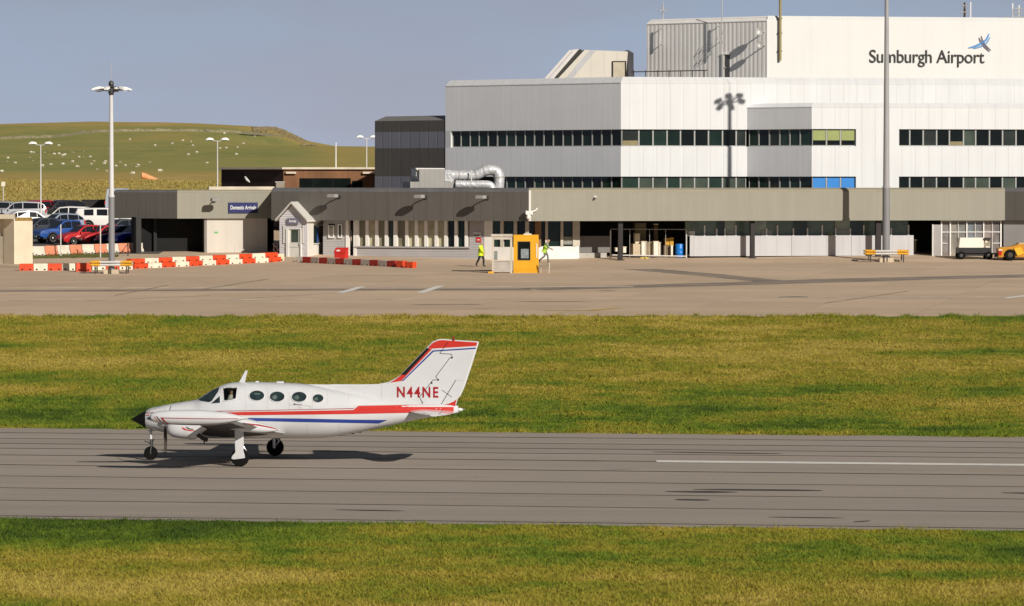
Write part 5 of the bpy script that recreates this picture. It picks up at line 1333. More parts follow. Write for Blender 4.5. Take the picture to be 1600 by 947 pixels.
# frame shelter joined left of it
p=ground(784,427); s_=F/p.y
FS=thing('frame_shelter','pale timber frame shelter with an open window, left of the yellow booth','shelter',tuple(p))
fr_m=mat('weathered_frame',(.52,.47,.39),.7,.12,2.5); fr_l=mat('weathered_panel',(.45,.41,.36),.7,.15,2.5)
xl,xr=(768.5-784)/s_,(800.5-784)/s_; hh=61/s_
mb=MB(); 
for x in (xl,xr-.14): bx(mb,x,x+.14,0,hh-.15,0,.12)
for x in (xl,xr-.14): bx(mb,x,x+.10,0,hh-.15,1.1,1.22)
mb.build('post',fr_m,FS)
mb=MB(); bx(mb,xl-.05,xr+.02,hh-.15,hh,-.06,1.28); bx(mb,xl+.14,xr-.14,hh-.34,hh-.155,.0,.1); mb.build('roof',fr_m,FS)
mb=MB(); bx(mb,xl+.14,xr-.14,.08,.76,.02,.08); bx(mb,xl+.02,xl+.08,.08,.76,.125,1.09); mb.build('panel',fr_l,FS)
mb=MB(); bx(mb,xl+.14,xr-.14,.765,.84,-.03,.12); mb.build('ledge',fr_m,FS)
mb=MB(); bx(mb,xl+.02,xl+.36,.85,1.42,.60,.64); mb.build('inner_board',mat('inner_board',(.23,.25,.23),.5),FS)
mb=MB(); mb.box(p+Vector((xl-.05,-.1,.06)),(.36,.3,.12)); mb.build('foot_weight',amber,FS)
# folding stand
p=ground(857.5,427.5); s_=F/p.y
t=thing('folding_stand','slim pale folding stand right of the yellow booth, beside the worker in grey','stand',tuple(p))
mb=MB(); mb.tube([p,p+Vector((.05,.2,17/s_))],.03,6); mb.build('leg',mat('stand_pale',(.60,.54,.42),.5),t)
mb=MB(); mb.tube([p+Vector((-.5,.9,.0)),p+Vector((-.5,.75,13/s_+.1))],.03,6); mb.build('leg',mat('stand_pale',(.60,.54,.42),.5),t)
mb=MB(); mb.tube([p+Vector((.05,.2,13/s_)),p+Vector((-.55,.8,13/s_))],.03,6); mb.tube([p+Vector((.05,.2,17/s_)),p+Vector((-.55,.8,17/s_))],.035,6); mb.build('bar',mat('stand_pale',(.60,.54,.42),.5),t)
# red grit bin
p=ground(531,406); s_=F/p.y; rb=mat('bin_red',(.58,.030,.022),.45,.06,2); 
d=(L1-L0).normalized(); ux=Vector((d.x,d.y,0)); uy=Vector((-d.y,d.x,0))
t=thing('grit_bin','red plastic grit bin with a sloping lid against the grey boarding by the porch','bin',tuple(p))
w2=9.6/s_; dp=.55
mb=MB(); sec=[(0,0),(dp,0),(dp,.78),(0,.48)]
mb.loft([[p+ux*x+uy*y+Vector((0,0,z+.0)) for y,z in sec] for x in (-w2,w2)]); mb.build('tub',rb,t,bevel=.03)
mb=MB(); sec=[(-.03,.47),(-.03,.52),(dp*.55,.80),(dp+.02,.84),(dp+.02,.78),(dp*.55,.74)]
mb.loft([[p+ux*x+uy*y+Vector((0,0,z+.01)) for y,z in sec] for x in (-w2-.03,w2+.03)]); l=mb.build('lid',rb,t)
mb=MB(); mb.prism([p+ux*x+uy*y+Vector((0,0,z)) for x,y,z in ((-w2*.7,.03,.58),(-w2*.1,.03,.58),(-w2*.1,.2,.69),(-w2*.7,.2,.69))],(0,-.012,.02)); mb.build('lid_label',whitetrim,l)
# crates, barrel and the wire cage of the open store
def sp_(px,py,D): 
    v=at(px,py,D); return v
e0=L1+nB2*2.2; e1=L2+nB2*2.2
def onE(px,o=0): 
    return on(px,e0+nB2*o,e1+nB2*o)
ZS=3.42
def crate(name,label,cat,px0,px1,yb,yt,m_,o=0.,dp=.8,lid=None,slats=False,group=None):
    q0=onE(px0,o); q1=onE(px1,o); D=(q0.y+q1.y)/2; z0=zat(yb,D); z1=zat(yt,D); n=nB2; d=(q1-q0).normalized()
    mb=MB(); mb.prism([v3(q0,z0),v3(q1,z0),v3(q1+n*dp,z0),v3(q0+n*dp,z0)],(0,0,z1-z0)); ob_=mb.build(name,m_,bevel=.015); tag(ob_,label,cat,group)
    if slats:
        mb=MB()
        for k in range(4):
            a=q0.lerp(q1,.06+k*.25); b=q0.lerp(q1,.06+k*.25+.14); mb.prism([v3(a-n*.03,z0+.02),v3(b-n*.03,z0+.02),v3(b-n*.004,z0+.02),v3(a-n*.004,z0+.02)],(0,0,z1-z0-.04))
        mb.build('slat',slats,ob_)
    if lid:
        mb=MB(); mb.prism([v3(q0-d*.02-n*.02,z1+.002),v3(q1+d*.02-n*.02,z1+.002),v3(q1+d*.02+n*(dp+.02),z1+.002),v3(q0-d*.02+n*(dp+.02),z1+.002)],(0,0,.05)); mb.build('lid',lid,ob_)
    return ob_
tan=mat('card_tan',(.40,.31,.19),.8,.12,2); ltan=mat('card_pale',(.68,.58,.42),.8,.08,2); ply=mat('plywood',(.22,.17,.10),.8,.12,2); olive=mat('panel_olive',(.16,.13,.07),.8,.15,1.5); wht=mat('box_white',(.74,.69,.58),.7,.06,2); gold=mat('crate_amber',(.50,.27,.02),.6,.1,2); drk=mat('crate_dark',(.09,.065,.04),.8,.2,2)
crate('pallet_box','tan slatted box at the left of the stack in the open store','box',989,1001,400,381,tan,.3,.8,slats=ltan)
crate('carton','small cream carton standing on the tan slatted box','carton',992.5,1000,380.8,365.5,ltan,.5,.5,lid=tan)
crate('tall_cabinet','tall white cabinet in the middle of the open store','cabinet',1002.5,1010,400.5,378,wht,.1,.6,lid=ltan)
crate('tall_carton','tall olive board box behind the white cabinet, the highest of the stack','carton',993,1009.5,378,350,olive,1.3,.4,lid=ply)
crate('pallet_box','brown board box between the two white cabinets','box',1011,1020.5,400.5,377.5,ply,.5,.7,slats=tan)
crate('tall_cabinet','white cabinet with a column of dark marks, right of the brown box','cabinet',1021.5,1029,400.5,378,wht,.1,.6,lid=ltan)
crate('tall_carton','dark narrow board propped upright behind the marked white cabinet','board',1022,1028,377.5,351,mat('board_brown',(.10,.065,.035),.8),.9,.2,lid=ltan)
crate('pallet_box','dark slatted crate under the amber crates','crate',1037,1050,400.5,383.5,drk,.4,.8,slats=ply)
crate('amber_crate','amber plastic crate on the left of the dark crate','crate',1039.5,1046,383.2,373.5,gold,.5,.5,lid=mat('crate_amber_lid',(.62,.36,.04),.6))
crate('amber_crate','amber plastic crate on the right of the dark crate, beside the blue barrel','crate',1046.6,1052.5,383.2,372.5,gold,.45,.5,lid=mat('crate_amber_lid',(.62,.36,.04),.6))
crate('white_box','white narrow box between the amber crates and the blue barrel','box',1048.5,1051.5,400.5,384.5,wht,.05,.3,lid=wht)
crate('white_box','small white box low behind the brown pillar','box',973.8,978.5,395,386.5,wht,.6,.5,lid=ltan)
crate('white_box','slim white box right of the marked cabinet','box',1029.8,1032.5,400,379.5,wht,.2,.4,lid=ltan)
crate('carton','small white carton behind the cage left of the brown pillar','carton',961.8,965.5,393,388,wht,.6,.4,lid=ltan)
q=onE(1062,.2); zb_=zat(402,q.y); r_=6.8/F*q.y; mb=MB(); H_=20.5/F*q.y; mb.lathe([(r_*.94,0),(r_,.04),(r_,H_*.32),(r_*1.03,H_*.34),(r_,H_*.36),(r_,H_*.65),(r_*1.03,H_*.67),(r_,H_*.69),(r_,H_-.03),(r_*.95,H_)],v3(q,zb_),(0,0,1),20); o=mb.build('barrel',mat('barrel_blue',(.012,.20,.66),.4,.05,2),smooth=35); tag(o,'bright blue plastic barrel at the right end of the open store','barrel')
mb=MB(); mb.lathe([(r_*.9,H_),(r_*.9,H_+.03),(r_*.3,H_+.03)],v3(q,zb_),(0,0,1),16); mb.build('lid',mat('barrel_lid',(.01,.12,.42),.5),o)
cg=thing('wire_cage','galvanised tube cage enclosing the store under the beige fascia','cage',v3(onE(1020,-.4),3.3))
cm=mat('cage_steel',(.62,.60,.57),.4,.1,2)
mb=MB()
for px in (954,1072.5): 
    q=onE(px,-.4); mb.tube([v3(q,3.3),v3(q,zat(360,q.y))],.05,6)
mb.build('post',cm,cg)
q0=onE(954,-.4); q1=onE(1072.5,-.4)
mb=MB(); mb.tube([v3(q0,zat(398.5,q0.y)),v3(q1,zat(400.5,q1.y))],.045,6); mb.build('rail',cm,cg)
mb=MB(); mb.tube([v3(q0,zat(358,q0.y)),v3(q1,zat(358.5,q1.y))],.02,6); mb.build('top_wire',galv,cg)
for px in (984,1015,1040):
    q=onE(px,-.4); mb=MB(); mb.tube([v3(q,3.32),v3(q,zat(358,q.y))],.018,5); mb.build('upright',galv,cg)
q=onE(1007,-1.0); mb=MB(); zq=height(q.x,q.y); mb.tube([v3(q,zq+.06)-Vector((.28,0,0)),v3(q,zq+.06)+Vector((.28,.05,0))],.07,6); mb.sphere(v3(q,zq+.08)+Vector((.1,-.05,0)),.09); o=mb.build('hose_end',mat('hose_yellow',(.60,.47,.12),.6)); tag(o,'yellow hose end lying on the ground before the wire cage','hose')

# ================================================================== glazed cage at right, white ground cart, yellow tug
c0_=L1+nB2*.45; c1_=L2+nB2*.45
GS=thing('glazed_enclosure','white framed glazed enclosure under the right end of the beige fascia','enclosure',v3(on(1515,c0_,c1_),3.4))
def zg(py): return zat(py,on(1515,c0_,c1_).y)
mb=MB(); seg_box(mb,c0_,c1_,1470.3,1565,0,.1,zg(345.6),zg(343.8)); seg_box(mb,c0_,c1_,1470.3,1472.2,0,.1,3.35,zg(345.7)); seg_box(mb,c0_,c1_,1563,1565,0,.1,3.35,zg(345.7)); mb.build('frame',whitetrim,GS)
for px in (1484.8,1510.6,1537): 
    mb=MB(); seg_box(mb,c0_,c1_,px-.9,px+.9,-.01,.09,3.4,zg(345.7)); mb.build('mullion',whitetrim,GS)
for px in (1497.3,1523.8,1550.5):
    mb=MB(); seg_box(mb,c0_,c1_,px-.6,px+.6,.02,.08,3.4,zg(345.7)); mb.build('mullion',mat('mullion_pale',(.55,.52,.48),.5),GS)
mb=MB(); seg_box(mb,c0_,c1_,1472.3,1562.9,.03,.07,zg(363.2),zg(362)); mb.build('rail',whitetrim,GS)
mb=MB(); seg_box(mb,c0_,c1_,1472.3,1480,.03,.07,zg(380.6),zg(379.6)); seg_box(mb,c0_,c1_,1551,1562.9,.03,.07,zg(380.6),zg(379.6)); mb.build('rail',whitetrim,GS)
gcols=[(.19,.17,.165),(.25,.23,.20),(.20,.20,.185),(.17,.19,.21),(.18,.18,.18),(.22,.19,.17),(.19,.17,.165)]
xs_=[1472.3,1484,1497,1510,1523.5,1537,1550.5,1562.9]
for i,(p_,q_) in enumerate(zip(xs_,xs_[1:])):
    mb=MB(); seg_box(mb,c0_,c1_,p_,q_,.12,.14,3.4,zg(345.8)); mb.build('pane',glass('enclosure_glass_%d'%(i%4) if False else 'enclosure_glass_'+'abcdefg'[i],gcols[i],.2,var=.35,vs=1.6),GS)
mb=MB(); seg_box(mb,c0_,c1_,1456.5,1469.5,-.1,.0,3.38,zg(351)); o=mb.build('leaf_door',mat('door_pewter',(.33,.31,.29),.5,.06,1)); tag(o,'grey door leaf standing open left of the glazed enclosure','door leaf')
mb=MB(); seg_box(mb,c0_,c1_,1456,1457.4,-.14,.02,3.38,zg(350.5)); mb.build('edge',whitetrim,o)
# ground power cart
p=ground(1528,405.5); s_=F/p.y; GC=thing('ground_power_cart','white boxed ground power cart on a black chassis, towed behind the yellow tug','ground cart',tuple(p))
X=lambda px:(px-1528)/s_
Z=lambda py:(405.5-py)/s_
def bx3(mb,px0,px1,y1,y0,d0,d1,mi=0): mb.prism([p+Vector((X(px0),d0,Z(y1))),p+Vector((X(px1),d0,Z(y1))),p+Vector((X(px1),d1,Z(y1))),p+Vector((X(px0),d1,Z(y1)))],(0,0,Z(y0)-Z(y1)),mi)
mb=MB(); mb.loft([[p+Vector((X(a),d0,Z(387.2))) for a,d0 in ((1498,0),(1537,0),(1537,1.5),(1498,1.5))],[p+Vector((X(a),d0,Z(371.5))) for a,d0 in ((1500,.05),(1537,.05),(1537,1.45),(1500,1.45))]]); mb.build('housing',mat('cart_white',(.78,.74,.64),.45,.03,1.5),GC,bevel=.03)
mb=MB(); bx3(mb,1496.5,1549,395.5,387.4,-.02,1.52); bx3(mb,1502,1546,400,395.6,.1,1.4); mb.build('chassis',trimb,GC)
mb=MB(); bx3(mb,1537.3,1547,387.2,372.5,.15,1.3); mb.build('control_panel',mat('panel_taupe',(.30,.26,.20),.6,.2,4),GC)
mb=MB(); bx3(mb,1537.2,1549,373.8,372,-.1,1.4); mb.build('awning',trimb,GC)
mb=MB(); bx3(mb,1539.5,1543,379.5,374.5,.09,.14); bx3(mb,1540,1546.5,387,384.8,.08,.14); mb.build('gauge',wht,GC)
for px,dy in ((1502,0.05),(1502,1.3),(1545,.05),(1545,1.3)):
    mb=MB(); mb.lathe([(.12,0),(.26,0),(.28,.04),(.28,.18),(.26,.22),(.1,.22)],p+Vector((X(px),dy-.1,.28)),(0,1,0),16); wl=mb.build('wheel',tyre,GC,smooth=40)
    mb=MB(); mb.lathe([(.12,-.012),(.05,-.02),(.01,-.02)],p+Vector((X(px),dy-.1,.28)),(0,1,0),12); mb.build('rim',mat('cart_rim',(.07,.07,.068),.6),wl)
mb=MB(); mb.tube([p+Vector((X(1549),.7,.4)),p+Vector((X(1566),.7,.42))],.05,6); mb.build('tow_bar',dsteel,GC)
# tug
p=ground(1586,407.5); s_=F/p.y; TG=thing('yellow_tug','low amber yellow airport tug entering at the right edge','tug',tuple(p))
X=lambda px:(px-1586)/s_
Z=lambda py:(407.5-py)/s_
tugy=mat('tug_amber',(.54,.24,.012),.4,.08,2,spec=.5)
prof=[(1560,402),(1560,388),(1567,386.5),(1576,386),(1584,384.5),(1592,381),(1640,381),(1668,383),(1668,402)]
mb=MB(); mb.prism([p+Vector((X(a),0,Z(b_))) for a,b_ in prof],(0,1.5,0)); mb.build('body',tugy,TG,bevel=.04)
mb=MB(); mb.loft([[p+Vector((X(a),d_,Z(b_))) for a,b_ in ((1584,388),(1594,386),(1600,396),(1590,400))] for d_ in (-.10,-.004)]); mb.build('wing_panel',mat('tug_yellow',(.75,.43,.03),.4,.06,2),TG)
for px in (1578,1650):
    for dy in (-.12,1.3):
        mb=MB(); mb.lathe([(.18,0),(.36,0),(.40,.05),(.40,.24),(.36,.3),(.15,.3)],p+Vector((X(px),dy,.40)),(0,1,0),18); wl=mb.build('wheel',tyre,TG,smooth=40)
        mb=MB(); mb.lathe([(.18,-.012),(.08,-.025),(.01,-.025)],p+Vector((X(px),dy,.40)),(0,1,0),12); mb.build('rim',mat('tug_rim',(.05,.04,.03),.6),wl)
mb=MB(); bx_=lambda a,b_,y1,y0,d0,d1:mb.prism([p+Vector((X(a),d0,Z(y1))),p+Vector((X(b_),d0,Z(y1))),p+Vector((X(b_),d1,Z(y1))),p+Vector((X(a),d1,Z(y1)))],(0,0,Z(y0)-Z(y1)))
bx_(1560.5,1565,399,392,-.03,-.004); mb.build('tail_light',tlamp,TG)
mb=MB(); bx_(1560,1566,391.5,390,-.05,-.004); mb.build('reflector',whitetrim,TG)
mb=MB(); bx_(1556,1560,402,396.5,.5,1.0); mb.build('hitch',dsteel,TG)
mb=MB(); bx_(1592,1640,381,379.5,.1,1.4); mb.build('seat_deck',mat('deck_pale',(.55,.44,.30),.6),TG)
mb=MB(); bx_(1560,1562,384,379,.2,.25); 

# ================================================================== roof antennas
def antenna(label,px,y0,y1,D,r,yagi=(),name='antenna',m_=None,bands=()):
    m_=m_ or galv; q=plan(px,D); t=thing(name,label,'antenna',v3(q,zat(y0,D)))
    mb=MB(); mb.tube([v3(q,zat(y0,D)),v3(q,zat(y1,D))],r,6); mb.build('mast',m_,t)
    for k,(py,w_) in enumerate(yagi):
        mb=MB(); z=zat(py,D); mb.tube([v3(q,z)-Vector((w_*.5,.3,0)),v3(q,z)+Vector((w_*.5,.05,0))],.03,5)
        for j in range(4): c=v3(q,z)+Vector((w_*(j/3-.5),.0,0)); mb.tube([c-Vector((0,.3,.25)),c+Vector((0,0,.25))],.015,4)
        mb.build('crossbar',galv,t)
    return t
antenna('mast with a small crossed aerial on the left end of the upper block',1035.5,76,3,337.5,.05,((17,.6),(55,.5)))
antenna('short bracketed mast near the middle of the ribbed grey upper wall',1127.5,75,-6,332,.04,((51,.4),(66,.4)))
antenna('stout dark aerial cluster on the roof above the bird emblem',1506,32,4,338,.09,((9,.4),(19,.7)),m_=mat('rust_dark',(.05,.03,.025),.6))
antenna('thin white whip beside the stout dark aerial cluster',1515.5,32,3,338,.045,m_=lampwhite)
antenna('thin white whip at the right end of the roof, left of a pair',1581,34,5,338,.05,m_=lampwhite)
antenna('thin white whip with cross bars at the far right of the roof',1591,34,8,338,.05,((14,.8),(20,.8),(26,.8)),m_=lampwhite)
antenna('low dark aerial lying near the right end of the roof',1573,33,24,338,.05,((29,.7),))
# dishes and bars on the ribbed flank
def flank(px,py,o): 
    q=on(px,T0,T1); d=(T1-T0).normalized(); n=Vector((d.y,-d.x)); return v3(q+n*o,zat(py,q.y))
for px,y0,y1,lab in ((1034,40,73,'stand-off bracket under the aerial mast at the left end of the ribbed wall'),(1124,36,70,'stand-off bracket under the short mast on the ribbed wall')):
    t=thing('mast_bracket',lab,'bracket',tuple(flank(px,(y0+y1)/2,0)))
    mb=MB(); mb.tube([flank(px,y0,.3),flank(px,y1,.3)],.05,6); mb.build('upright',galv,t)
    for yy in (y0+4,y1-4): mb=MB(); mb.tube([flank(px,yy,0),flank(px,yy,.33)],.04,5); mb.build('arm',galv,t)
for px,py,lab,rr in ((1194,50,'larger dish on an arm at the top of the ribbed wall edge',.32),(1195,71,'smaller dish on an arm below the larger one on the ribbed wall',.26)):
    t=thing('wall_dish',lab,'dish',tuple(flank(px,py,0)))
    mb=MB(); mb.tube([flank(px,py,0),flank(px,py,.7)],.05,6); mb.build('arm',galv,t)
    c=flank(px,py,.75); mb=MB(); mb.lathe([(.05,0),(rr*.6,.05),(rr,.16),(rr*.97,.17),(rr*.55,.07),(.04,.03)],c,(.3,-1,.15),14); mb.build('dish',galv,t,smooth=40)
fp=on(1217.5,T1,T2); t=thing('flue_pipe','tall ochre flue pipe on the cream upper wall beside its corner','pipe',v3(fp,zat(96,fp.y))+nB*.2)
mb=MB(); mb.tube([v3(fp,zat(95,fp.y))+nB*.2,v3(fp,zat(-14,fp.y))+nB*.2],.11,10); mb.build('pipe',mat('flue_ochre',(.30,.25,.12),.5,.1),t,smooth=40)
for py in (29,52,80):
    mb=MB(); c=v3(fp,zat(py,fp.y)); mb.box(c+nB*.1,(.34,.2,.1)); mb.build('bracket',dsteel,t)
# ================================================================== twin engined aeroplane
TH=math.atan(TR); EA=Vector((math.cos(TH),-math.sin(TH),0)); EB=Vector((math.sin(TH),math.cos(TH),0)); EZ=Vector((0,0,1))
po=at(403,721,6800*8.8/441); PO_=Vector((po.x,po.y,EPS))
PL=thing('twin_propeller_aeroplane','white twin propeller aeroplane with red and blue stripes taxiing on the runway','aeroplane',tuple(PO_))
def W(a,b,z): return PO_+EA*a+EB*b+EZ*z
def loc(px,py,b):                        # photo pixel -> (a,z) on the plane b = const of the aeroplane
    d=ray(px,py); o=CAM-PO_; t=(b-o.dot(EB))/d.dot(EB); q=o+d*t; return q.dot(EA),q.z
pw=mat('aeroplane_white',(.63,.635,.645),.28,.05,1.6,spec=.5,coat=.5)
pred=mat('aeroplane_red',(.56,.035,.025),.3,.04,2,spec=.5,coat=.4); pdred=mat('aeroplane_dark_red',(.30,.02,.022),.35,.04,2)
pblue=mat('aeroplane_blue',(.020,.050,.27),.3,.04,2,spec=.5,coat=.4); pblack=mat('aeroplane_black',(.012,.011,.011),.35,.1,2)
pline=mat('panel_line',(.05,.05,.05),.7); paler=mat('panel_seam',(.50,.49,.47),.6)
pglass=glass('cabin_glass',(.020,.034,.036),.06,.7,var=.5,vs=3.0); pmetal=mat('oleo_metal',(.55,.55,.54),.3,.05,3,metal=.6)
class Body:
    """fuselage-like shell: stations (a, ztop, zbot, halfwidth), superelliptic sections about the plane b0"""
    def __init__(s,st,b0=0.,n=2.3): s.st=st; s.b0=b0; s.n=n
    def get(s,a):
        st=s.st
        if a<=st[0][0]: return st[0][1:]
        for p,q in zip(st,st[1:]):
            if a<=q[0]:
                t=(a-p[0])/(q[0]-p[0]); return [p[k]+(q[k]-p[k])*t for k in (1,2,3)]
        return st[-1][1:]
    def half(s,a,z):
        zt,zb,w_=s.get(a); h=(zt-zb)/2; c=(zt+zb)/2
        k=min(1,abs((z-c)/max(h,1e-4))); return w_*(1-k**s.n)**(1/s.n)
    def hit(s,px,py,side=-1):
        b=s.b0+side*.3
        for _ in range(14):
            a,z=loc(px,py,b); b=s.b0+side*s.half(a,z)
        return a,z
    def pt(s,a,z,side=-1,push=.004): return W(a,s.b0+side*(s.half(a,z)+push),z)
    def rings(s,da=.06,nn=36,a0=None,a1=None):
        a0=s.st[0][0] if a0 is None else a0; a1=s.st[-1][0] if a1 is None else a1
        n_=max(2,int((a1-a0)/da)); out=[]
        for i in range(n_+1):
            a=a0+(a1-a0)*i/n_; zt,zb,w_=s.get(a); h=(zt-zb)/2; c=(zt+zb)/2; r=[]
            for j in range(nn):
                q=2*math.pi*j/nn; cs,sn=math.cos(q),math.sin(q); e=2/s.n
                r.append(W(a,s.b0+w_*math.copysign(abs(cs)**e,cs),c+h*math.copysign(abs(sn)**e,sn)))
            out.append(r)
        return out
def smooth_st(st,sub=5):
    out=[]
    for i in range(len(st)-1):
        p0=st[max(i-1,0)];p1=st[i];p2=st[i+1];p3=st[min(i+2,len(st)-1)]
        for k in range(sub):
            t=k/sub; a=p1[0]+(p2[0]-p1[0])*t; row=[a]
            for c in (1,2,3):
                m1=(p2[c]-p0[c])/max(p2[0]-p0[0],1e-6)*(p2[0]-p1[0]); m2=(p3[c]-p1[c])/max(p3[0]-p1[0],1e-6)*(p2[0]-p1[0])
                row.append((2*t**3-3*t*t+1)*p1[c]+(t**3-2*t*t+t)*m1+(-2*t**3+3*t*t)*p2[c]+(t**3-t*t)*m2)
            out.append(tuple(row))
    out.append(st[-1]); return out
def station(px,yt,yb,w_):
    a,zt=loc(px,yt,0); _,zb=loc(px,yb,0); return (a,zt,zb,w_)
fst=[station(230.5,640.2,669.0,.32),station(236,637.6,670.6,.38),station(245,635.5,672.5,.44),station(262,632,677,.51),station(285,628,681,.57),station(309,623.8,684,.63),
     station(322,616,684.5,.66),station(335,608,685,.68),station(350,600.8,685,.70),station(366,597.5,685,.71),station(400,597,685,.71),station(440,598,684.7,.71),
     station(480,600.5,684.7,.70),station(510,605.5,683.5,.67),station(540,611.5,679.3,.61),station(590,621,669.5,.48),station(630,627,660.5,.36),station(665,630,653,.24),station(695,631.5,648,.15),station(716,634,645.5,.06)]
FU=Body(smooth_st(fst,5),0,2.35)
# shell with the cockpit side windows cut out
def poly_az(px_pts,body=FU,side=-1): return [body.hit(x,y,side) for x,y in px_pts]
def inside(pt,poly):
    x,y=pt; c=False; n=len(poly)
    for i in range(n):
        (x1,y1),(x2,y2)=poly[i],poly[(i+1)%n]
        if (y1>y)!=(y2>y) and x<(x2-x1)*(y-y1)/(y2-y1)+x1: c=not c
    return c
cw=poly_az([(348.2,606.6),(352,605.6),(369.5,605.6),(371,607.5),(368.6,622.5),(366,624.3),(352,626.6),(349.6,625.5)])
FU_S=Body(FU.st,0,2.35)
mb=MB(); rings=FU.rings(.035,96)
ids=[[mb.av(p) for p in r] for r in rings]
a0,a1=FU.st[0][0],FU.st[-1][0]; nr=len(rings)-1
for i in range(nr):
    for j in range(96):
        k=(j+1)%96
        qd=[ids[i][j],ids[i][k],ids[i+1][k],ids[i+1][j]]
        c=sum((mb.v[v] for v in qd),Vector())/4-PO_
        if inside((c.dot(EA),c.z),cw) and c.dot(EB)<0: continue
        mb.idx(qd)
mb.idx(ids[0][::-1]); mb.idx(ids[-1])
# paint scheme of the fuselage: strips that lie 3-4 mm proud of the shell
def strip(mb,body,top,bot,mi,push=.004,both=True,n=40):
    """band between two pixel polylines (same count of points), laid on the shell"""
    def dens(P):
        seg=[0]
        for p,q in zip(P,P[1:]): seg.append(seg[-1]+math.hypot(q[0]-p[0],q[1]-p[1]))
        return P,seg
    def ev(P,t):
        k=t*(len(P)-1); i=min(int(k),len(P)-2); f=k-i; return (P[i][0]+(P[i+1][0]-P[i][0])*f,P[i][1]+(P[i+1][1]-P[i][1])*f)
    N=n*(len(top)-1); rows_=3
    g=[]
    for i in range(N+1):
        t=i/N; p=ev(top,t); q=ev(bot,t)
        g.append([body.hit(p[0]+(q[0]-p[0])*r/rows_,p[1]+(q[1]-p[1])*r/rows_) for r in range(rows_+1)])
    for side in ((-1,1) if both else (-1,)):
        for u,v in zip(g,g[1:]):
            for r in range(rows_):
                mb.face([body.pt(*u[r],side,push),body.pt(*v[r],side,push),body.pt(*v[r+1],side,push),body.pt(*u[r+1],side,push)],mi)
def pline_strip(mb,body,pts,w_,mi,push=.006,n=10,both=True):
    strip(mb,body,[(x,y-w_/2) for x,y in pts],[(x,y+w_/2) for x,y in pts],mi,push,both,n)
RED,BLU,DRD,BLK,SEAM=1,2,3,4,5
strip(mb,FU,[(228,644.8),(260,643.4),(312,642.4),(383,641.4),(470,639.6),(553,637.8)],[(228,646.2),(260,644.6),(312,643.5),(383,642.4),(470,640.5),(553,638.9)],DRD,n=8)
strip(mb,FU,[(228,648.2),(236,647.9),(256,645.2)],[(228,649.6),(236,649.4),(256,645.8)],RED,n=6)
strip(mb,FU,[(310,644.7),(334,645.0),(383,643.6),(470,642.3),(552,640.6),(560,634.2),(640,632.6),(692,632.4),(709,633.6)],[(310,645.1),(334,647.6),(383,649.0),(470,648.0),(552,647.0),(560,646.8),(640,645.2),(692,644.2),(709,642.2)],RED,n=8)
strip(mb,FU,[(551,637.6),(557,633.2),(640,631.3)],[(553,638.6),(559,634.0),(640,632.0)],SEAM,n=6)
strip(mb,FU,[(383.5,655.4),(389,653.0),(470,654.0),(556,655.8),(606,656.3)],[(383.5,656),(389,657.6),(470,659.6),(556,661.2),(592,661.8)],BLU,n=8)
# small door outline and seams
for pts,w_ in (([(452,612),(452,640)],.5),([(488,613),(488,640)],.5)):
    strip(mb,FU,[(x-.35,y) for x,y in pts],[(x+.35,y) for x,y in pts],SEAM,n=8,both=False)
strip(mb,FU,[(256.6,634),(256.6,652)],[(257.4,634),(257.4,652)],SEAM,n=8,both=False)
pline_strip(mb,FU,[(452,632.6),(472,633.2),(486,634.5)],.8,SEAM,both=False); pline_strip(mb,FU,[(458.5,631.2),(462,631.6)],1.6,BLK,both=False); pline_strip(mb,FU,[(462,631.9),(472,632.4)],.7,BLK,both=False)
strip(mb,FU,[(484,633),(484,638.5)],[(485.5,633),(485.5,638.5)],SEAM,n=4,both=False); strip(mb,FU,[(466,635),(466,638)],[(471,635),(471,638)],SEAM,n=4,both=False)
for x_,y0_,y1_ in ((384,604,640),(418,603.5,640),(512,609,632),(545,614,631),(575,663,667),(480,662,680),(530,663,676),(290,632,642)):
    strip(mb,FU,[(x_-.22,y0_),(x_-.22,y1_)],[(x_+.22,y0_),(x_+.22,y1_)],SEAM,n=8,both=False)
fus=mb.build('fuselage',[pw,pred,pblue,pdred,pblack,paler],PL,smooth=50,recalc=False)
bm=bmesh.new(); bm.from_mesh(fus.data); bm.normal_update()
fl=[f for f in bm.faces if f.normal.dot((f.calc_center_median()+PO_-(PO_+EA*3+EZ*1.7))*0+ (f.calc_center_median()-EA*f.calc_center_median().dot(EA)-EZ*1.75))<0]
bmesh.ops.reverse_faces(bm,faces=fl); bm.to_mesh(fus.data); bm.free()
# nose cone
a_,z_=loc(230.5,654,0); at_,zt_=loc(204.5,655.3,0)
zt,zb,w_=FU.get(FU.st[0][0]); c=(zt+zb)/2; h=(zt-zb)/2
mb=MB(); rings=[]
for f in (0,.15,.3,.45,.6,.75,.88,.96,1.0):
    k=(1-f)**.92 if f<1 else .02; k=max(k,.03); a=a_+.004+(at_-a_)*f; cz=c+(zt_-c)*f
    rings.append([W(a-.0,w_*k*1.012*math.cos(q),cz+h*k*1.012*math.sin(q)) for q in [2*math.pi*j/28 for j in range(28)]])
mb.loft(rings); mb.build('nose_cone',mat('radome_black',(.008,.008,.008),.55,.1,2,spec=.2),PL,smooth=50)
mb=MB(); p0=loc(215,668.2,0); mb.tube([W(p0[0]-.05,0,p0[1]),W(p0[0]+.28,0,p0[1]+.02)],.015,5); mb.build('pitot_tube',pblack,PL)
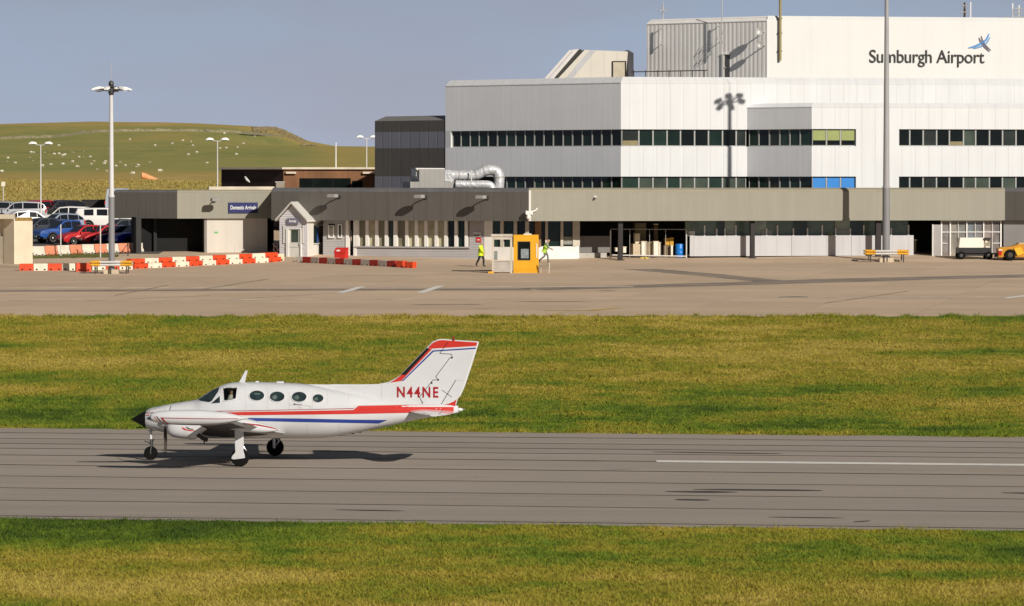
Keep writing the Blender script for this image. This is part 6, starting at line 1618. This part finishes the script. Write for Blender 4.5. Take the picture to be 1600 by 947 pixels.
# windows
def win_patch(name,pts,m_,push=.006,parent=PL,rim=None,side=-1):
    pts=[(p[0]+(q[0]-p[0])*k/6,p[1]+(q[1]-p[1])*k/6) for p,q in zip(pts,pts[1:]+pts[:1]) for k in range(6)] if len(pts)<12 else pts
    P=[FU.hit(x,y) for x,y in pts]; n=len(P); ca=sum(p[0] for p in P)/n; cz=sum(p[1] for p in P)/n
    mb=MB(); R_=[[FU.pt(ca+(a-ca)*k,cz+(z-cz)*k,side,push) for a,z in P] for k in (1,.9,.8,.7,.6,.5,.4,.3,.2,.1,.02)]
    mb.loft(R_,caps=False); o=mb.build(name,m_,parent,smooth=True)
    if rim:
        mb=MB(); mb.loft([[FU.pt(ca+(a-ca)*k,cz+(z-cz)*k,side,pp) for a,z in P] for k,pp in ((1+rim,.003),(1+rim*.8,.014),(1.005,.014),(.99,.003))],caps=False); mb.build('rim',pw,o,smooth=True)
    return o
def oval(cx,cy,rx,ry,n=28): return [(cx+rx*math.cos(2*math.pi*i/n),cy+ry*math.sin(2*math.pi*i/n)) for i in range(n)]
for cx,cy,rx,ry in ((401.2,618,11.6,7.7),(433,619.6,11.6,7.7),(467.3,620,11.6,7.7),(497,622.3,8.4,6.2)):
    for side in (-1,1): win_patch('cabin_window',oval(cx,cy,rx,ry),pglass,.007,rim=.13,side=side)
    o=win_patch('headliner',[(cx-rx*.75,cy-ry*.05),(cx-rx*.2,cy-ry*.35),(cx+rx*.05,cy+ry*.1),(cx-rx*.15,cy+ry*.5),(cx-rx*.5,cy+ry*.55)] if cx>410 else [(cx-rx*.3,cy-ry*.5),(cx+rx*.4,cy-ry*.5),(cx+rx*.5,cy-ry*.2),(cx-rx*.3,cy-ry*.2)],mat('seat_teal',(.10,.135,.125) if True else 0,.3,.3,6),.0085)
win_patch('quarter_window',[(343.6,618.6),(344,629.2),(330,630.2)],pglass,.008,rim=.06)
win_patch('quarter_window',[(343.6,618.6),(344,629.2),(330,630.2)],pglass,.008,rim=.06,side=1)
for side in (-1,1):
    win_patch('windscreen',[(343.6,604.2),(341.5,611.5),(330,627.6),(326,628.8),(312,625.6),(309,623.8)] if False else [(343.3,604.6),(341.0,611.5),(331,626.6),(326.5,628.4),(313,626.0),(309.8,623.9),(318,617.8),(333,609.0)],pglass,.012,side=side)
# pilot's window frame and pane
P=cw; n=len(P); ca=sum(p[0] for p in P)/n; cz=sum(p[1] for p in P)/n
mb=MB(); mb.loft([[FU.pt(ca+(a-ca)*k,cz+(z-cz)*k,-1,pp) for a,z in P] for k,pp in ((1.16,.004),(1.12,.014),(1.0,.014),(.97,-.03),(.88,-.03))],caps=False); fr=mb.build('pilot_window',pw,PL,smooth=True)
gt=bpy.data.materials.new('clear_pane'); gt.use_nodes=True; nn_=gt.node_tree.nodes; ll=gt.node_tree.links; nn_.clear()
o_=nn_.new('ShaderNodeOutputMaterial'); t_=nn_.new('ShaderNodeBsdfTransparent'); t_.inputs[0].default_value=(.62,.64,.60,1); g_=nn_.new('ShaderNodeBsdfGlossy'); g_.inputs['Roughness'].default_value=.03; m_=nn_.new('ShaderNodeMixShader'); f_=nn_.new('ShaderNodeFresnel'); f_.inputs[0].default_value=1.45
ll.new(f_.outputs[0],m_.inputs[0]); ll.new(t_.outputs[0],m_.inputs[1]); ll.new(g_.outputs[0],m_.inputs[2]); ll.new(m_.outputs[0],o_.inputs[0])
mb=MB(); mb.loft([[FU.pt(ca+(a-ca)*k,cz+(z-cz)*k,-1,-.012) for a,z in P] for k in (.97,.6,.3,.02)],caps=False); mb.build('pane',gt,fr,smooth=True)
# cockpit lining: seat back and dark bulkhead behind the pilot
a1_,z1_=loc(373,618,-.2); mb=MB(); ar=W(a1_+.16,-.30,z1_-.30); 
def pbox(mb,a,b,z,da,db,dz,mi=0): mb.prism([W(a-da/2,b-db/2,z-dz/2),W(a+da/2,b-db/2,z-dz/2),W(a+da/2,b+db/2,z-dz/2),W(a-da/2,b+db/2,z-dz/2)],(0,0,dz),mi)
pbox(mb,a1_+.12,-.22,z1_-.16,.12,.42,.62); pbox(mb,a1_-.12,-.22,z1_-.42,.45,.42,.12); mb.build('pilot_seat',mat('seat_brown',(.16,.115,.07),.8,.15,4),PL,bevel=.03)
# dorsal fillet, fin and rudder
def flat(mb,pts,half,mi=0,b0=0.):
    P=[loc(x,y,b0) for x,y in pts]; mb.prism([W(a,b0-half,z) for a,z in P],EB*(2*half),mi)
fin_out=[(590,601.5),(606,597.5),(616,592.5),(625,586.5),(668,541.5),(676,533.8),(684,530.3),(692,529.6),(707,531),(748,533.6),(747.4,538),(738.5,567),(727,602),(720,618),(714.5,624.5),(712.5,633),(690,640),(640,640),(600,632),(560,622),(500,608),(486,603)]
mb=MB()
def lens(mb,pts,half,mi=0,edge=.014,inset_=.10):
    """flat plate with feathered edges"""
    P=[Vector(loc(x,y,0)) for x,y in pts]; n=len(P)
    area=sum(P[i].x*P[(i+1)%n].y-P[(i+1)%n].x*P[i].y for i in range(n)); s=1 if area>0 else -1
    Q=[]
    for i in range(n):
        d1=(P[i]-P[i-1]).normalized(); d2=(P[(i+1)%n]-P[i]).normalized(); n1=Vector((-d1.y,d1.x))*s; n2=Vector((-d2.y,d2.x))*s
        m=(n1+n2); m=m.normalized() if m.length>1e-6 else n1; Q.append(P[i]+m*inset_)
    mb.loft([[W(q.x,-half,q.y) for q in Q],[W(p.x,-edge,p.y) for p in P],[W(p.x,edge,p.y) for p in P],[W(q.x,half,q.y) for q in Q]],mi)
lens(mb,[(486,603.5),(520,600.4),(570,600.6),(590,600.2),(606,597.2),(616,592.5),(625,586.5),(668,541.5),(676,533.8),(684,530.3),(692,529.6),(707,531),(748,533.6),(747.4,538),(738.5,567),(727,602),(720,618),(715,624),(712.5,633),(690,640),(640,640),(600,640),(540,640)],.055,0,inset_=.05)
lens(mb,[(452,600.5),(486,600.6),(540,601.2),(596,601),(596,640),(540,640),(470,620)],.045,0,inset_=.05,edge=.02)
def fl_poly(pts,mi,push=.0565):
    P=[loc(x,y,-push) for x,y in pts]; mb.face([W(a,-push,z) for a,z in P],mi); mb.face([W(a,push,z) for a,z in P],mi)
fl_poly([(669,544.5),(671,541),(677.5,535.2),(685,532),(692,531.3),(707,532.5),(745.5,535),(744.7,540.6),(674,544.9)],RED)
fl_poly([(667.5,544),(675.2,545.6),(627,595.4),(609,598.2),(618,593.0),(626,586.5)],RED,.0567)
fl_poly([(667.0,543.5),(671.2,545.2),(633.5,586.2),(626.5,585.5)],BLK,.0577)
fl_poly([(676,547.6),(744,543.1),(743.6,545.3),(677,549.6)],BLU)
fl_poly([(676,547.6),(677.6,549.5),(630.5,595.2),(626.8,596.2)],BLU,.0571)
fl_poly([(660,633),(688,632.6),(701,630.8),(709,627.3),(713.6,623.6),(711.6,632.5),(710.2,641),(690,641),(650,641)],RED)
fl_poly([(600,633.4),(660,632.4),(660,640),(600,640)],RED,.0563)
def zig(pts,w_,mi,push=.0585):
    for (x0,y0),(x1,y1) in zip(pts,pts[1:]):
        d=Vector((x1-x0,y1-y0)); n_=Vector((-d.y,d.x)).normalized()*w_/2
        fl_poly([(x0-n_.x,y0-n_.y),(x1-n_.x,y1-n_.y),(x1+n_.x,y1+n_.y),(x0+n_.x,y0+n_.y)],mi,push)
zig([(699.5,535),(687,552.4),(705,553.4),(707.5,559.5),(703.5,558.5),(680.8,588.6),(684.8,593.8),(676.5,593.5),(670,602),(662,612),(655.5,620.5),(660.5,630.5)],.9,BLK)
zig([(712,594.2),(688,634)],1.0,BLK,.0589); zig([(712,594.5),(724.5,594)],.7,SEAM,.0589); zig([(690.5,609.5),(706,620.5)],.7,BLK,.0592)
zig([(596,601.5),(596,629)],.6,SEAM,.0587)
for x,y in ((674.5,598.5),(706,559),(684.6,593.6),(660,630)): fl_poly(oval(x,y,1.5,1.5,8),BLK,.0594)
fin=mb.build('tail_fin',[pw,pred,pblue,pdred,pblack,paler],PL)
pl_,pr_=loc(620.5,620.3,-.06),loc(685,620.3,-.06)
text_mesh('N44NE','registration',mat('registration_red',(.36,.012,.02),.4,.05),W(pl_[0],-.066,pl_[1]),EA,(0,0,1),pr_[0]-pl_[0],(620.3-603.5)/F*135,fin,.006,bold=.020,gap=1.28)
mb=MB(); q=loc(708.5,531.5,0); mb.lathe([(.05,0),(.05,.07),(.035,.075),(.03,.14),(.01,.17)],W(q[0],0,q[1]-.03),(0,0,1),10); mb.build('beacon',mat('beacon_red',(.20,.02,.02),.3),fin)
# stabilisers
def aero(a0,a1,th,z): # airfoil outline (a,z) leading edge a0, trailing edge a1
    c=a1-a0; up=[(0,0),(.03,.35),(.12,.72),(.3,1),(.55,.82),(.8,.4),(1,.03)]; lo=[(.8,-.28),(.55,-.6),(.3,-.8),(.12,-.6),(.03,-.32)]
    return [(a0+x*c,z+y*th) for x,y in up+lo]
for side in (-1,1):
    mb=MB(); rings=[]
    for f in (0,.3,.6,.9,1.0):
        b=side*(.05+1.95*f); a0=4.72+1.02*f+(.06 if f==1 else 0); a1=6.42-.16*f-(.08 if f==1 else 0)
        rings.append([W(a,b,z) for a,z in aero(a0,a1,.075-.035*f,1.60-.02*f)])
    mb.loft(rings); st_=mb.build('stabiliser',pw,PL,smooth=40)
    mb=MB(); 
    for f0,f1 in ((.08,.95),):
        P=[(5.98+.13*f0,f0),(5.98+.13*f1,f1)]
        mb.tube([W(P[0][0]-.1,side*(.05+1.95*f0),1.645),W(P[1][0]-.05,side*(.05+1.95*f1),1.615)],.007,4)
    mb.build('hinge_line',pline,st_)
# tail cone end light
mb=MB(); q=loc(716,640,0); mb.lathe([(.055,0),(.05,.08),(.02,.15)],W(q[0]-.01,0,q[1]),EA,10); mb.build('tail_light',whitetrim,PL,smooth=True)
# ------------------------------------------------------------------ wings, nacelles, tip tanks
TIPB=5.85; NACB=2.75
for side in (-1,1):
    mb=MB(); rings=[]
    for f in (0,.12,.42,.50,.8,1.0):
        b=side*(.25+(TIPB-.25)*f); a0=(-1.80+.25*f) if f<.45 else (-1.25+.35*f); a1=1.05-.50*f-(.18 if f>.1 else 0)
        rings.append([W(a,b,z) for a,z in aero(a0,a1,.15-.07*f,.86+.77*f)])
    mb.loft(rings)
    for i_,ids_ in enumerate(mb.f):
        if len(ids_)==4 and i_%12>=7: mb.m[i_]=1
    wg=mb.build('wing',[pw,mat('wing_underside_shade',(.045,.044,.045),.6,.2,1.5)],PL,smooth=40)  # near-black lower faces paint in the shade beneath the wing
    mb=MB(); 
    for k in range(5):
        f0=.05+k*.085
    mb.tube([W(.62,side*1.0,1.03),W(.44,side*4.2,1.43)],.008,4); mb.build('flap_line',pline,wg)
def tank_st(b0):
    def s(px,yt,yb,w_):
        a,zt=loc(px,yt,-TIPB); _,zb=loc(px,yb,-TIPB); return (a,zt,zb,w_)
    return smooth_st([s(229,653.2,655.0,.02),s(233,648.6,656.8,.09),s(240,644.8,659.2,.15),s(252,642.2,661.8,.20),s(272,640.8,663.6,.235),s(300,640.4,664.6,.245),s(325,641.4,664.6,.235),s(345,643.4,663.2,.205),s(362,646.4,660.6,.15),s(376,650.0,656.8,.08),s(386.5,652.4,653.6,.015)],4)
for side in (-1,1):
    TK=Body(tank_st(TIPB),side*TIPB,2.05); mb=MB(); mb.loft(TK.rings(.06,24))
    if side<0:
        strip(mb,TK,[(251,652.2),(258,652.6),(300,653.6),(340,654.0),(372,653.7)],[(252,653.4),(258,653.8),(300,654.8),(340,655.2),(372,654.6)],DRD,.004,False,8)
        strip(mb,TK,[(250.5,652.2),(255,658),(262,663.2)],[(254,653),(259,658.5),(266,663.6)],DRD,.005,False,8)
        strip(mb,TK,[(243.5,650.5),(249,657),(256,662.3)],[(245.6,650.8),(251.2,657.2),(258.2,662.6)],BLK,.005,False,8)
        strip(mb,TK,[(240,650.5),(245.5,657),(252,661.3)],[(241.2,650.5),(246.8,657.2),(253.5,661.8)],RED,.005,False,8)
        strip(mb,TK,[(256,662.2),(300,663.4),(345,661.9),(370,657.2)],[(256,662.9),(300,664.2),(345,662.8),(370,658.0)],BLK,.004,False,8)  # last black strip paints the shadow line along the tank's lower edge
    o=mb.build('tip_tank',[pw,pred,pblue,pdred,pblack,paler],PL,smooth=50)
    mb=MB()
    g=[TK.hit(x,y) if side<0 else TK.hit(x,y) for x,y in ((229.5,652.8),(237,648.2),(238.5,655.8),(231,656.2))] if side<0 else None
    if g:
        R_=[]; ca=sum(p[0] for p in g)/4; cz=sum(p[1] for p in g)/4
        mb.loft([[TK.pt(ca+(a-ca)*k,cz+(z-cz)*k,-1,.006) for a,z in g] for k in (1,.6,.3,.02)],caps=False); mb.build('landing_light',pglass,o,smooth=True)
def nac_st():
    def s(px,yt,yb,w_):
        a,zt=loc(px,yt,-NACB); _,zb=loc(px,yb,-NACB); return (a,zt,zb,w_)
    return smooth_st([s(263,652,676.5,.24),s(267,649.5,681,.31),s(276,647.8,684,.36),s(292,647.0,686.0,.38),s(306,647.0,686.0,.38),s(315,647.2,677.0,.37),s(326,647.6,670.5,.36),s(342,648.2,668.8,.35),s(360,649.8,671.0,.33),s(385,654.0,674.8,.29),s(405,659.5,676.4,.21),s(422,665.4,675.2,.12),s(433,669.6,673.0,.05),s(438,671.2,672.0,.015)],4)
for side in (-1,1):
    NC_=Body(nac_st(),side*NACB,2.5); mb=MB(); mb.loft(NC_.rings(.06,28))
    if side<0:
        strip(mb,NC_,[(352,661.0),(380,660.6),(405,663.2),(425,667.6),(435,671)],[(352,661.8),(380,662.8),(405,665.6),(425,669.6),(435,671.8)],DRD,.004,False,8)
        strip(mb,NC_,[(283,668),(288,672),(296,673.5),(308,674)],[(286,668),(292,671),(299,672),(306,673)],RED,.004,False,6)
        strip(mb,NC_,[(290,667),(294,670.4),(302,671.5)],[(292,667),(296,669.4),(303,670.6)],BLK,.005,False,6)
    o=mb.build('engine_nacelle',[pw,pred,pblue,pdred,pblack,paler],PL,smooth=50)
    zt,zb,w_=NC_.get(NC_.st[0][0]); cz=(zt+zb)/2; an=NC_.st[0][0]
    mb=MB()
    for dy in (-.16,.16): mb.lathe([(.09,-.012),(.085,.0),(.08,.05)],W(an-.004,side*NACB+dy,cz-.02),EA,12)
    mb.build('air_intake',pblack,o)
    mb=MB(); e0_=W(an+.95,side*NACB-.18,zb-.1); mb.tube([W(an+.95,side*NACB-.2,zb-.02),W(an+1.15,side*NACB-.22,zb-.16),W(an+1.28,side*NACB-.22,zb-.20)],.06,8); mb.build('exhaust_pipe',mat('exhaust_dark',(.05,.04,.035),.5),o)
    # propeller
    hub=W(an-.03,side*NACB,cz+.02)
    mb=MB(); mb.lathe([(.13,.03),(.13,-.06),(.115,-.16),(.075,-.26),(.02,-.32)],hub,EA,14); sp=mb.build('spinner',pw if side>0 else pmetal,PL,smooth=50)
    for k in range(3):
        q=-math.pi/2+k*2*math.pi/3+(.07 if side<0 else -.16); d=EB*math.cos(q)+EZ*math.sin(q); s=EA.cross(d)
        mb=MB(); rings=[]
        for r_,wd,tw in ((.09,.035,.9),(.2,.05,.8),(.40,.075,.55),(.62,.078,.38),(.80,.068,.28),(.90,.04,.22),(.93,.012,.2)):
            e=s*math.cos(tw)+EA*math.sin(tw); f=d.cross(e); c=hub+d*r_-EA*.07
            rings.append([c+e*wd,c+f*.014,c-e*wd,c-f*.014])
        mb.loft(rings,mi=0); mb.build('propeller_blade',mat('blade_grey',(.055,.045,.04),.45,.1,4),PL,smooth=50)
# ------------------------------------------------------------------ undercarriage
def wheel(a,b,r_,w_,parent=PL,rimr=.55):
    mb=MB(); c=W(a,b,r_); mb.lathe([(r_*.55,-w_*.5),(r_*.9,-w_*.5),(r_,-w_*.25),(r_,w_*.25),(r_*.9,w_*.5),(r_*.55,w_*.5)],c,EB,24); wl=mb.build('wheel',tyre,parent,smooth=40)
    mb=MB()
    for s in (-1,1): mb.lathe([(r_*.54,w_*.36*s),(r_*.5,w_*.44*s),(r_*.25,w_*.36*s),(r_*.18,w_*.5*s),(.01,w_*.5*s)],c,EB,18)
    mb.build('rim',mat('aero_rim',(.28,.27,.25),.4,.1,5,metal=.4),wl,smooth=40); return wl
TRK=2.6
for side in (-1,1):
    wl=wheel(0,side*TRK,.275,.20)
    zw=.86+.77*(TRK-.25)/(TIPB-.25)-.06
    lg=MB(); lg.tube([W(.02,side*(TRK-.16),zw),W(.01,side*(TRK-.17),.62),W(0,side*(TRK-.17),.28)],[.06,.055,.045],10); lg.tube([W(0,side*(TRK-.18),.275),W(0,side*(TRK+.02),.275)],.035,8); lg.tube([W(.05,side*(TRK-.17),.62),W(.16,side*(TRK-.17),.48),W(.05,side*(TRK-.17),.32)],.022,6)
    L_=lg.build('main_gear_leg',pmetal,PL,smooth=50)
    mb=MB(); bo=side*(TRK+.125)
    sec=[(-.15,zw-.02),(.16,zw-.02),(.17,.62),(.155,.48),(.20,.36),(.21,.27),(.10,.25),(-.2,.22),(-.27,.24),(-.25,.32),(-.13,.44),(-.14,.62)]
    mb.prism([W(a*.88,bo-side*.0,z) for a,z in sec],EB*side*.02); mb.build('gear_door',pw,PL,bevel=.006)
an_,zn_=loc(235.7,707,0); wheel(an_,0,.215,.15)
mb=MB(); zt,zb,w_=FU.get(an_); mb.tube([W(an_+.0,0,zb+.05),W(an_+.0,0,.62)],.042,10); mb.tube([W(an_-.01,0,.98*zb),W(an_,0,.5)],.03,8); mb.build('nose_strut',pw,PL,smooth=50)
mb=MB(); 
for s in (-.095,.095): mb.tube([W(an_+.02,s*.6,.62),W(an_+.03,s,.45),W(an_,s,.215)],[.035,.03,.028],8)
mb.tube([W(an_+.02,-.08,.62),W(an_+.02,.08,.62)],.04,8); mb.tube([W(an_-.2,0,.60),W(an_-.02,0,.52)],.018,6); mb.tube([W(an_+.1,0,.66),W(an_+.02,0,.48)],.02,6); mb.build('nose_fork',mat('fork_dark',(.06,.06,.058),.45,.1,4),PL,smooth=50)
mb=MB(); pbox(mb,an_+.02,0,zb-.05,.22,.03,.02); mb.build('nose_gear_link',pblack,PL)
# aerials on the spine
a0_,z0_=loc(375,598,0); a1_2,z1_2=loc(386,579,0)
mb=MB(); mb.loft([[W(a0_-.06,-.02,z0_-.05),W(a0_+.14,-.02,z0_-.05),W(a0_+.14,.02,z0_-.05),W(a0_-.06,.02,z0_-.05)],[W(a1_2-.05,-.008,z1_2),W(a1_2+.02,-.008,z1_2),W(a1_2+.02,.008,z1_2),W(a1_2-.05,.008,z1_2)]]); mb.build('whip_aerial',pw,PL)
for px,py,wd in ((402,596.8,.10),(438,597.3,.22)):
    a_2,z_2=loc(px,py,0); mb=MB(); pbox(mb,a_2,0,z_2,wd,.10,.06); mb.build('dorsal_aerial',pw,PL,bevel=.015)
for px,py in ((551,676.2),(562,673.8)):
    a_2,z_2=loc(px,py,0); mb=MB(); pbox(mb,a_2,0,z_2-.01,.10,.03,.07); mb.build('belly_aerial',pblack,PL)

# ================================================================== people
skin_m=mat('skin',(.50,.30,.20),.6,.05,6); hair_m=mat('hair_dark',(.03,.022,.018),.8)
def grown(name,verts,edges,radii,mats,root=0,parent=None,sub=1,mfun=None):
    me=bpy.data.meshes.new(name+'_skel'); me.from_pydata([tuple(v) for v in verts],edges,[])
    o=bpy.data.objects.new(name+'_skel',me); C.objects.link(o)
    md=o.modifiers.new('s','SKIN'); md.use_smooth_shade=True
    for i,r_ in enumerate(radii): me.skin_vertices[0].data[i].radius=(r_,r_) if not isinstance(r_,tuple) else r_
    for i in range(len(verts)): me.skin_vertices[0].data[i].use_root=(i==root)
    sb=o.modifiers.new('u','SUBSURF'); sb.levels=sub; sb.render_levels=sub
    dg=bpy.context.evaluated_depsgraph_get(); nm=bpy.data.meshes.new_from_object(o.evaluated_get(dg)); bpy.data.objects.remove(o); bpy.data.meshes.remove(me)
    nm.name=name; nm.materials.clear()
    for m_ in mats: nm.materials.append(m_)
    for p_ in nm.polygons:
        p_.use_smooth=True
        if mfun: p_.material_index=mfun(p_.center)
    q=bpy.data.objects.new(name,nm); C.objects.link(q)
    if parent is not None: q.parent=parent
    return q
def person(label,base,rz,J,jacket,trousers,sleeve=None,shoe=None,scale=1.0,coat_low=.80,vest=False,hat=None):
    """J: joints in metres, x = forward, y = left, z up"""
    t=thing('person',label,'person',tuple(base),rz)
    V=[];E=[];Rr=[]
    def add(p,r_,link=None): V.append(Vector(p)); Rr.append(r_); i=len(V)-1; 
    ix={}
    def j(n,p,r_,link=None):
        V.append(Vector(p)); Rr.append(r_); ix[n]=len(V)-1
        if link is not None: E.append((ix[link],ix[n]))
    pv=J['pelvis']; ch=J['chest']; nk=J['neck']; hd=J['head']
    j('pelvis',pv,(.15,.115)); j('waist',Vector(pv).lerp(Vector(ch),.5),(.14,.105),'pelvis'); j('chest',ch,(.17,.12),'waist'); j('neck',nk,.062,'chest'); j('headlow',Vector(nk).lerp(Vector(hd),.45),.075,'neck'); j('head',hd,.10,'headlow'); j('crown',Vector(hd)+Vector((0,0,.09)),.075,'head')
    for s,n_ in ((1,'l'),(-1,'r')):
        j('sh'+n_,J['sh'+n_],.075,'chest'); j('el'+n_,J['el'+n_],.05,'sh'+n_); j('wr'+n_,J['wr'+n_],.036,'el'+n_)
        d=(Vector(J['wr'+n_])-Vector(J['el'+n_])).normalized(); j('pa'+n_,Vector(J['wr'+n_])+d*.07,(.042,.022),'wr'+n_)
        sd=Vector((0,0,1)).cross(d); sd=sd.normalized() if sd.length>.1 else Vector((1,0,0))
        for k,(o_,ln) in enumerate(((-.03,.07),(-.01,.085),(.01,.08),(.03,.06))):
            q=Vector(J['wr'+n_])+d*.11+sd*o_; j('f%d%s'%(k,n_),q,.010,'pa'+n_); j('g%d%s'%(k,n_),q+d*ln*.6+Vector((0,0,-.02)),.008,'f%d%s'%(k,n_))
        q=Vector(J['wr'+n_])+d*.05+sd*.05; j('th'+n_,q,.011,'pa'+n_); j('ti'+n_,q+d*.04+sd*.01,.009,'th'+n_)
        j('hi'+n_,J['hi'+n_],.108,'pelvis'); j('kn'+n_,J['kn'+n_],.076,'hi'+n_); j('an'+n_,J['an'+n_],.056,'kn'+n_)
        a=Vector(J['an'+n_]); tf=Vector(J.get('toe'+n_,a+Vector((.17,0,-.05)))); j('to'+n_,tf,.04,'an'+n_)
    shm=shoe or mat('shoe_black',(.015,.015,.015),.6)
    anz=[Vector(J['anl']),Vector(J['anr'])]; hips=Vector(pv).z
    def mf(c):
        for n_ in 'lr':
            a=Vector(J['an'+n_]); tf=Vector(J.get('toe'+n_,a+Vector((.17,0,-.05))))
            if min((c-a).length,(c-tf).length,(c-a.lerp(tf,.5)).length)<.10 and c.z<a.z+.06: return 2
            w=Vector(J['wr'+n_]); 
            if (c-w).length<.2 and (c-w).dot(w-Vector(J['el'+n_]))>0: return 0
        if (c-Vector(hd)).length<.19: return 0
        if (c-Vector(nk)).length<.09: return 0
        if c.z>hips+.02 or min((c-Vector(J['wr'+n_])).length for n_ in 'lr')<.12 or min((c-Vector(J['el'+n_])).length for n_ in 'lr')<.12: return 3
        return 1
    body=grown('body',V,E,Rr,[skin_m,trousers,shm,sleeve or jacket],0,t,1,mf)
    # jacket over the trunk (and arms)
    V2=[];E2=[];R2=[]
    lowp=Vector(pv)+(Vector(pv)-Vector(ch)).normalized()*.16
    V2=[Vector(pv),lowp,Vector(pv).lerp(Vector(ch),.5),Vector(ch),Vector(nk)-(Vector(nk)-Vector(ch))*.25]; R2=[(.20,.165),(.205,.17),(.19,.15),(.205,.155),.09]; E2=[(0,1),(0,2),(2,3),(3,4)]
    for n_ in 'lr':
        k=len(V2); V2+= [Vector(J['sh'+n_])]; R2+=[.095]; E2+=[(3,k)]
        if not vest: V2+=[Vector(J['el'+n_]),Vector(J['wr'+n_])]; R2+=[.072,.058]; E2+=[(k,k+1),(k+1,k+2)]
    grown('jacket',V2,E2,R2,[jacket],0,t,1)
    # head: hair, nose, ears, eyes, mouth
    H=Vector(hd); f=Vector(J.get('face',(1,0,0))).normalized(); l=Vector((0,0,1)).cross(f).normalized()
    mb=MB(); mb.sphere(H+Vector((0,0,.055))-f*.025,(.115,.108,.105),0,12,8); mb.build('hair' if hat is None else 'hood',hat or hair_m,t,smooth=True)
    mb=MB(); mb.loft([[H+f*.095+l*.012+Vector((0,0,.02)),H+f*.095-l*.012+Vector((0,0,.02)),H+f*.098+Vector((0,0,.03))],[H+f*.125+l*.016+Vector((0,0,-.025)),H+f*.125-l*.016+Vector((0,0,-.025)),H+f*.128+Vector((0,0,-.012))]])
    for s in (-1,1): mb.sphere(H+l*s*.098+Vector((0,0,-.005)),(.015,.015,.03),0,6,4)
    mb.build('nose_and_ears',skin_m,t,smooth=True)
    mb=MB()
    for s in (-1,1): mb.sphere(H+f*.092+l*s*.034+Vector((0,0,.018)),.013,0,6,4)
    mb.box(H+f*.098+Vector((0,0,-.055)),(.012,.045,.010),rz=math.atan2(f.y,f.x)); mb.build('eyes_and_mouth',mat('eye_dark',(.02,.015,.015),.4),t)
    return t
hiviz=mat('hi_vis_yellow',(.62,.78,.02),.6,.06,4); hiviz2=mat('hi_vis_lime',(.36,.56,.05),.6,.08,4); tr_b=mat('trousers_black',(.018,.018,.020),.8,.1,5); tr_g=mat('trousers_grey',(.17,.17,.17),.8,.1,5)
p=ground(751.5,417)
J1=dict(pelvis=(0,0,.92),chest=(.02,0,1.28),neck=(.03,0,1.46),head=(.06,0,1.60),face=(1,.1,-.05),
  shl=(.02,.19,1.38),ell=(-.05,.25,1.10),wrl=(.10,.22,.90),shr=(.02,-.19,1.38),elr=(.10,-.24,1.10),wrr=(.26,-.16,.98),
  hil=(0,.09,.88),knl=(.16,.10,.50),anl=(.14,.10,.09),hir=(0,-.09,.88),knr=(-.12,-.10,.50),anr=(-.32,-.10,.14),toel=(.30,.10,.04),toer=(-.20,-.10,.04))
person('person in a long yellow hi-vis coat and black trousers walking before the boarded wall',p,R(-20),J1,hiviz,tr_b)
p=ground(852,411.5)
J2=dict(pelvis=(-.04,0,.92),chest=(.10,0,1.25),neck=(.17,0,1.42),head=(.24,0,1.55),face=(1,0,-.15),
  shl=(.10,.19,1.35),ell=(.16,.24,1.08),wrl=(.40,.20,1.00),shr=(.12,-.19,1.35),elr=(.26,-.22,1.10),wrr=(.46,-.18,.96),
  hil=(-.04,.09,.88),knl=(.16,.10,.52),anl=(.18,.10,.09),hir=(-.04,-.09,.88),knr=(-.02,-.10,.50),anr=(-.40,-.10,.22),toel=(.35,.10,.04),toer=(-.33,-.10,.05))
person('person in a lime hi-vis vest and grey trousers striding right beside the yellow booth',p,R(-8),J2,hiviz2,tr_g,sleeve=mat('sleeve_grey',(.25,.25,.25),.8),vest=True)
# pilot at the side window (sits inside the aeroplane)
ap,zp=loc(359,611,-.28); bz=zp-.60
pb=W(ap+.06,-.27,bz)
J3=dict(pelvis=(-.05,0,.0),chest=(-.02,0,.34),neck=(.0,0,.50),head=(.03,0,.63),face=(1,-.3,0),
  shl=(-.02,.18,.43),ell=(.10,.20,.20),wrl=(.32,.12,.22),shr=(-.02,-.18,.43),elr=(.12,-.20,.20),wrr=(.34,-.10,.24),
  hil=(0,.09,-.02),knl=(.40,.10,.06),anl=(.46,.10,-.32),hir=(0,-.09,-.02),knr=(.40,-.10,.06),anr=(.46,-.10,-.32))
pi_=person('person in a white shirt with a dark headset at the cockpit side window',pb,math.atan2(-EA.y,-EA.x),J3,mat('shirt_white',(.7,.68,.64),.8),tr_b)
mb=MB(); H=Vector(pi_.location); hh=Vector((-EA.x,-EA.y,0)); ll_=EZ.cross(hh); hc=H+hh*.03+EZ*.63
mb.tube([hc+ll_*s*.11+EZ*.01*0+EZ*(.1*math.sqrt(max(0,1-s*s))*1.3) for s in (-1,-.8,-.4,0,.4,.8,1)],.014,6)
for s in (-1,1): mb.lathe([(.045,-.02),(.05,0),(.045,.02)],hc+ll_*s*.11,ll_,10)
mb.tube([hc-ll_*.11+EZ*(-.02),hc-ll_*.09+hh*.08+EZ*(-.07),hc-ll_*.03+hh*.12+EZ*(-.06)],.007,5); o=mb.build('headset',trimb); tag(o,'dark pilot headset worn at the cockpit side window','headset')
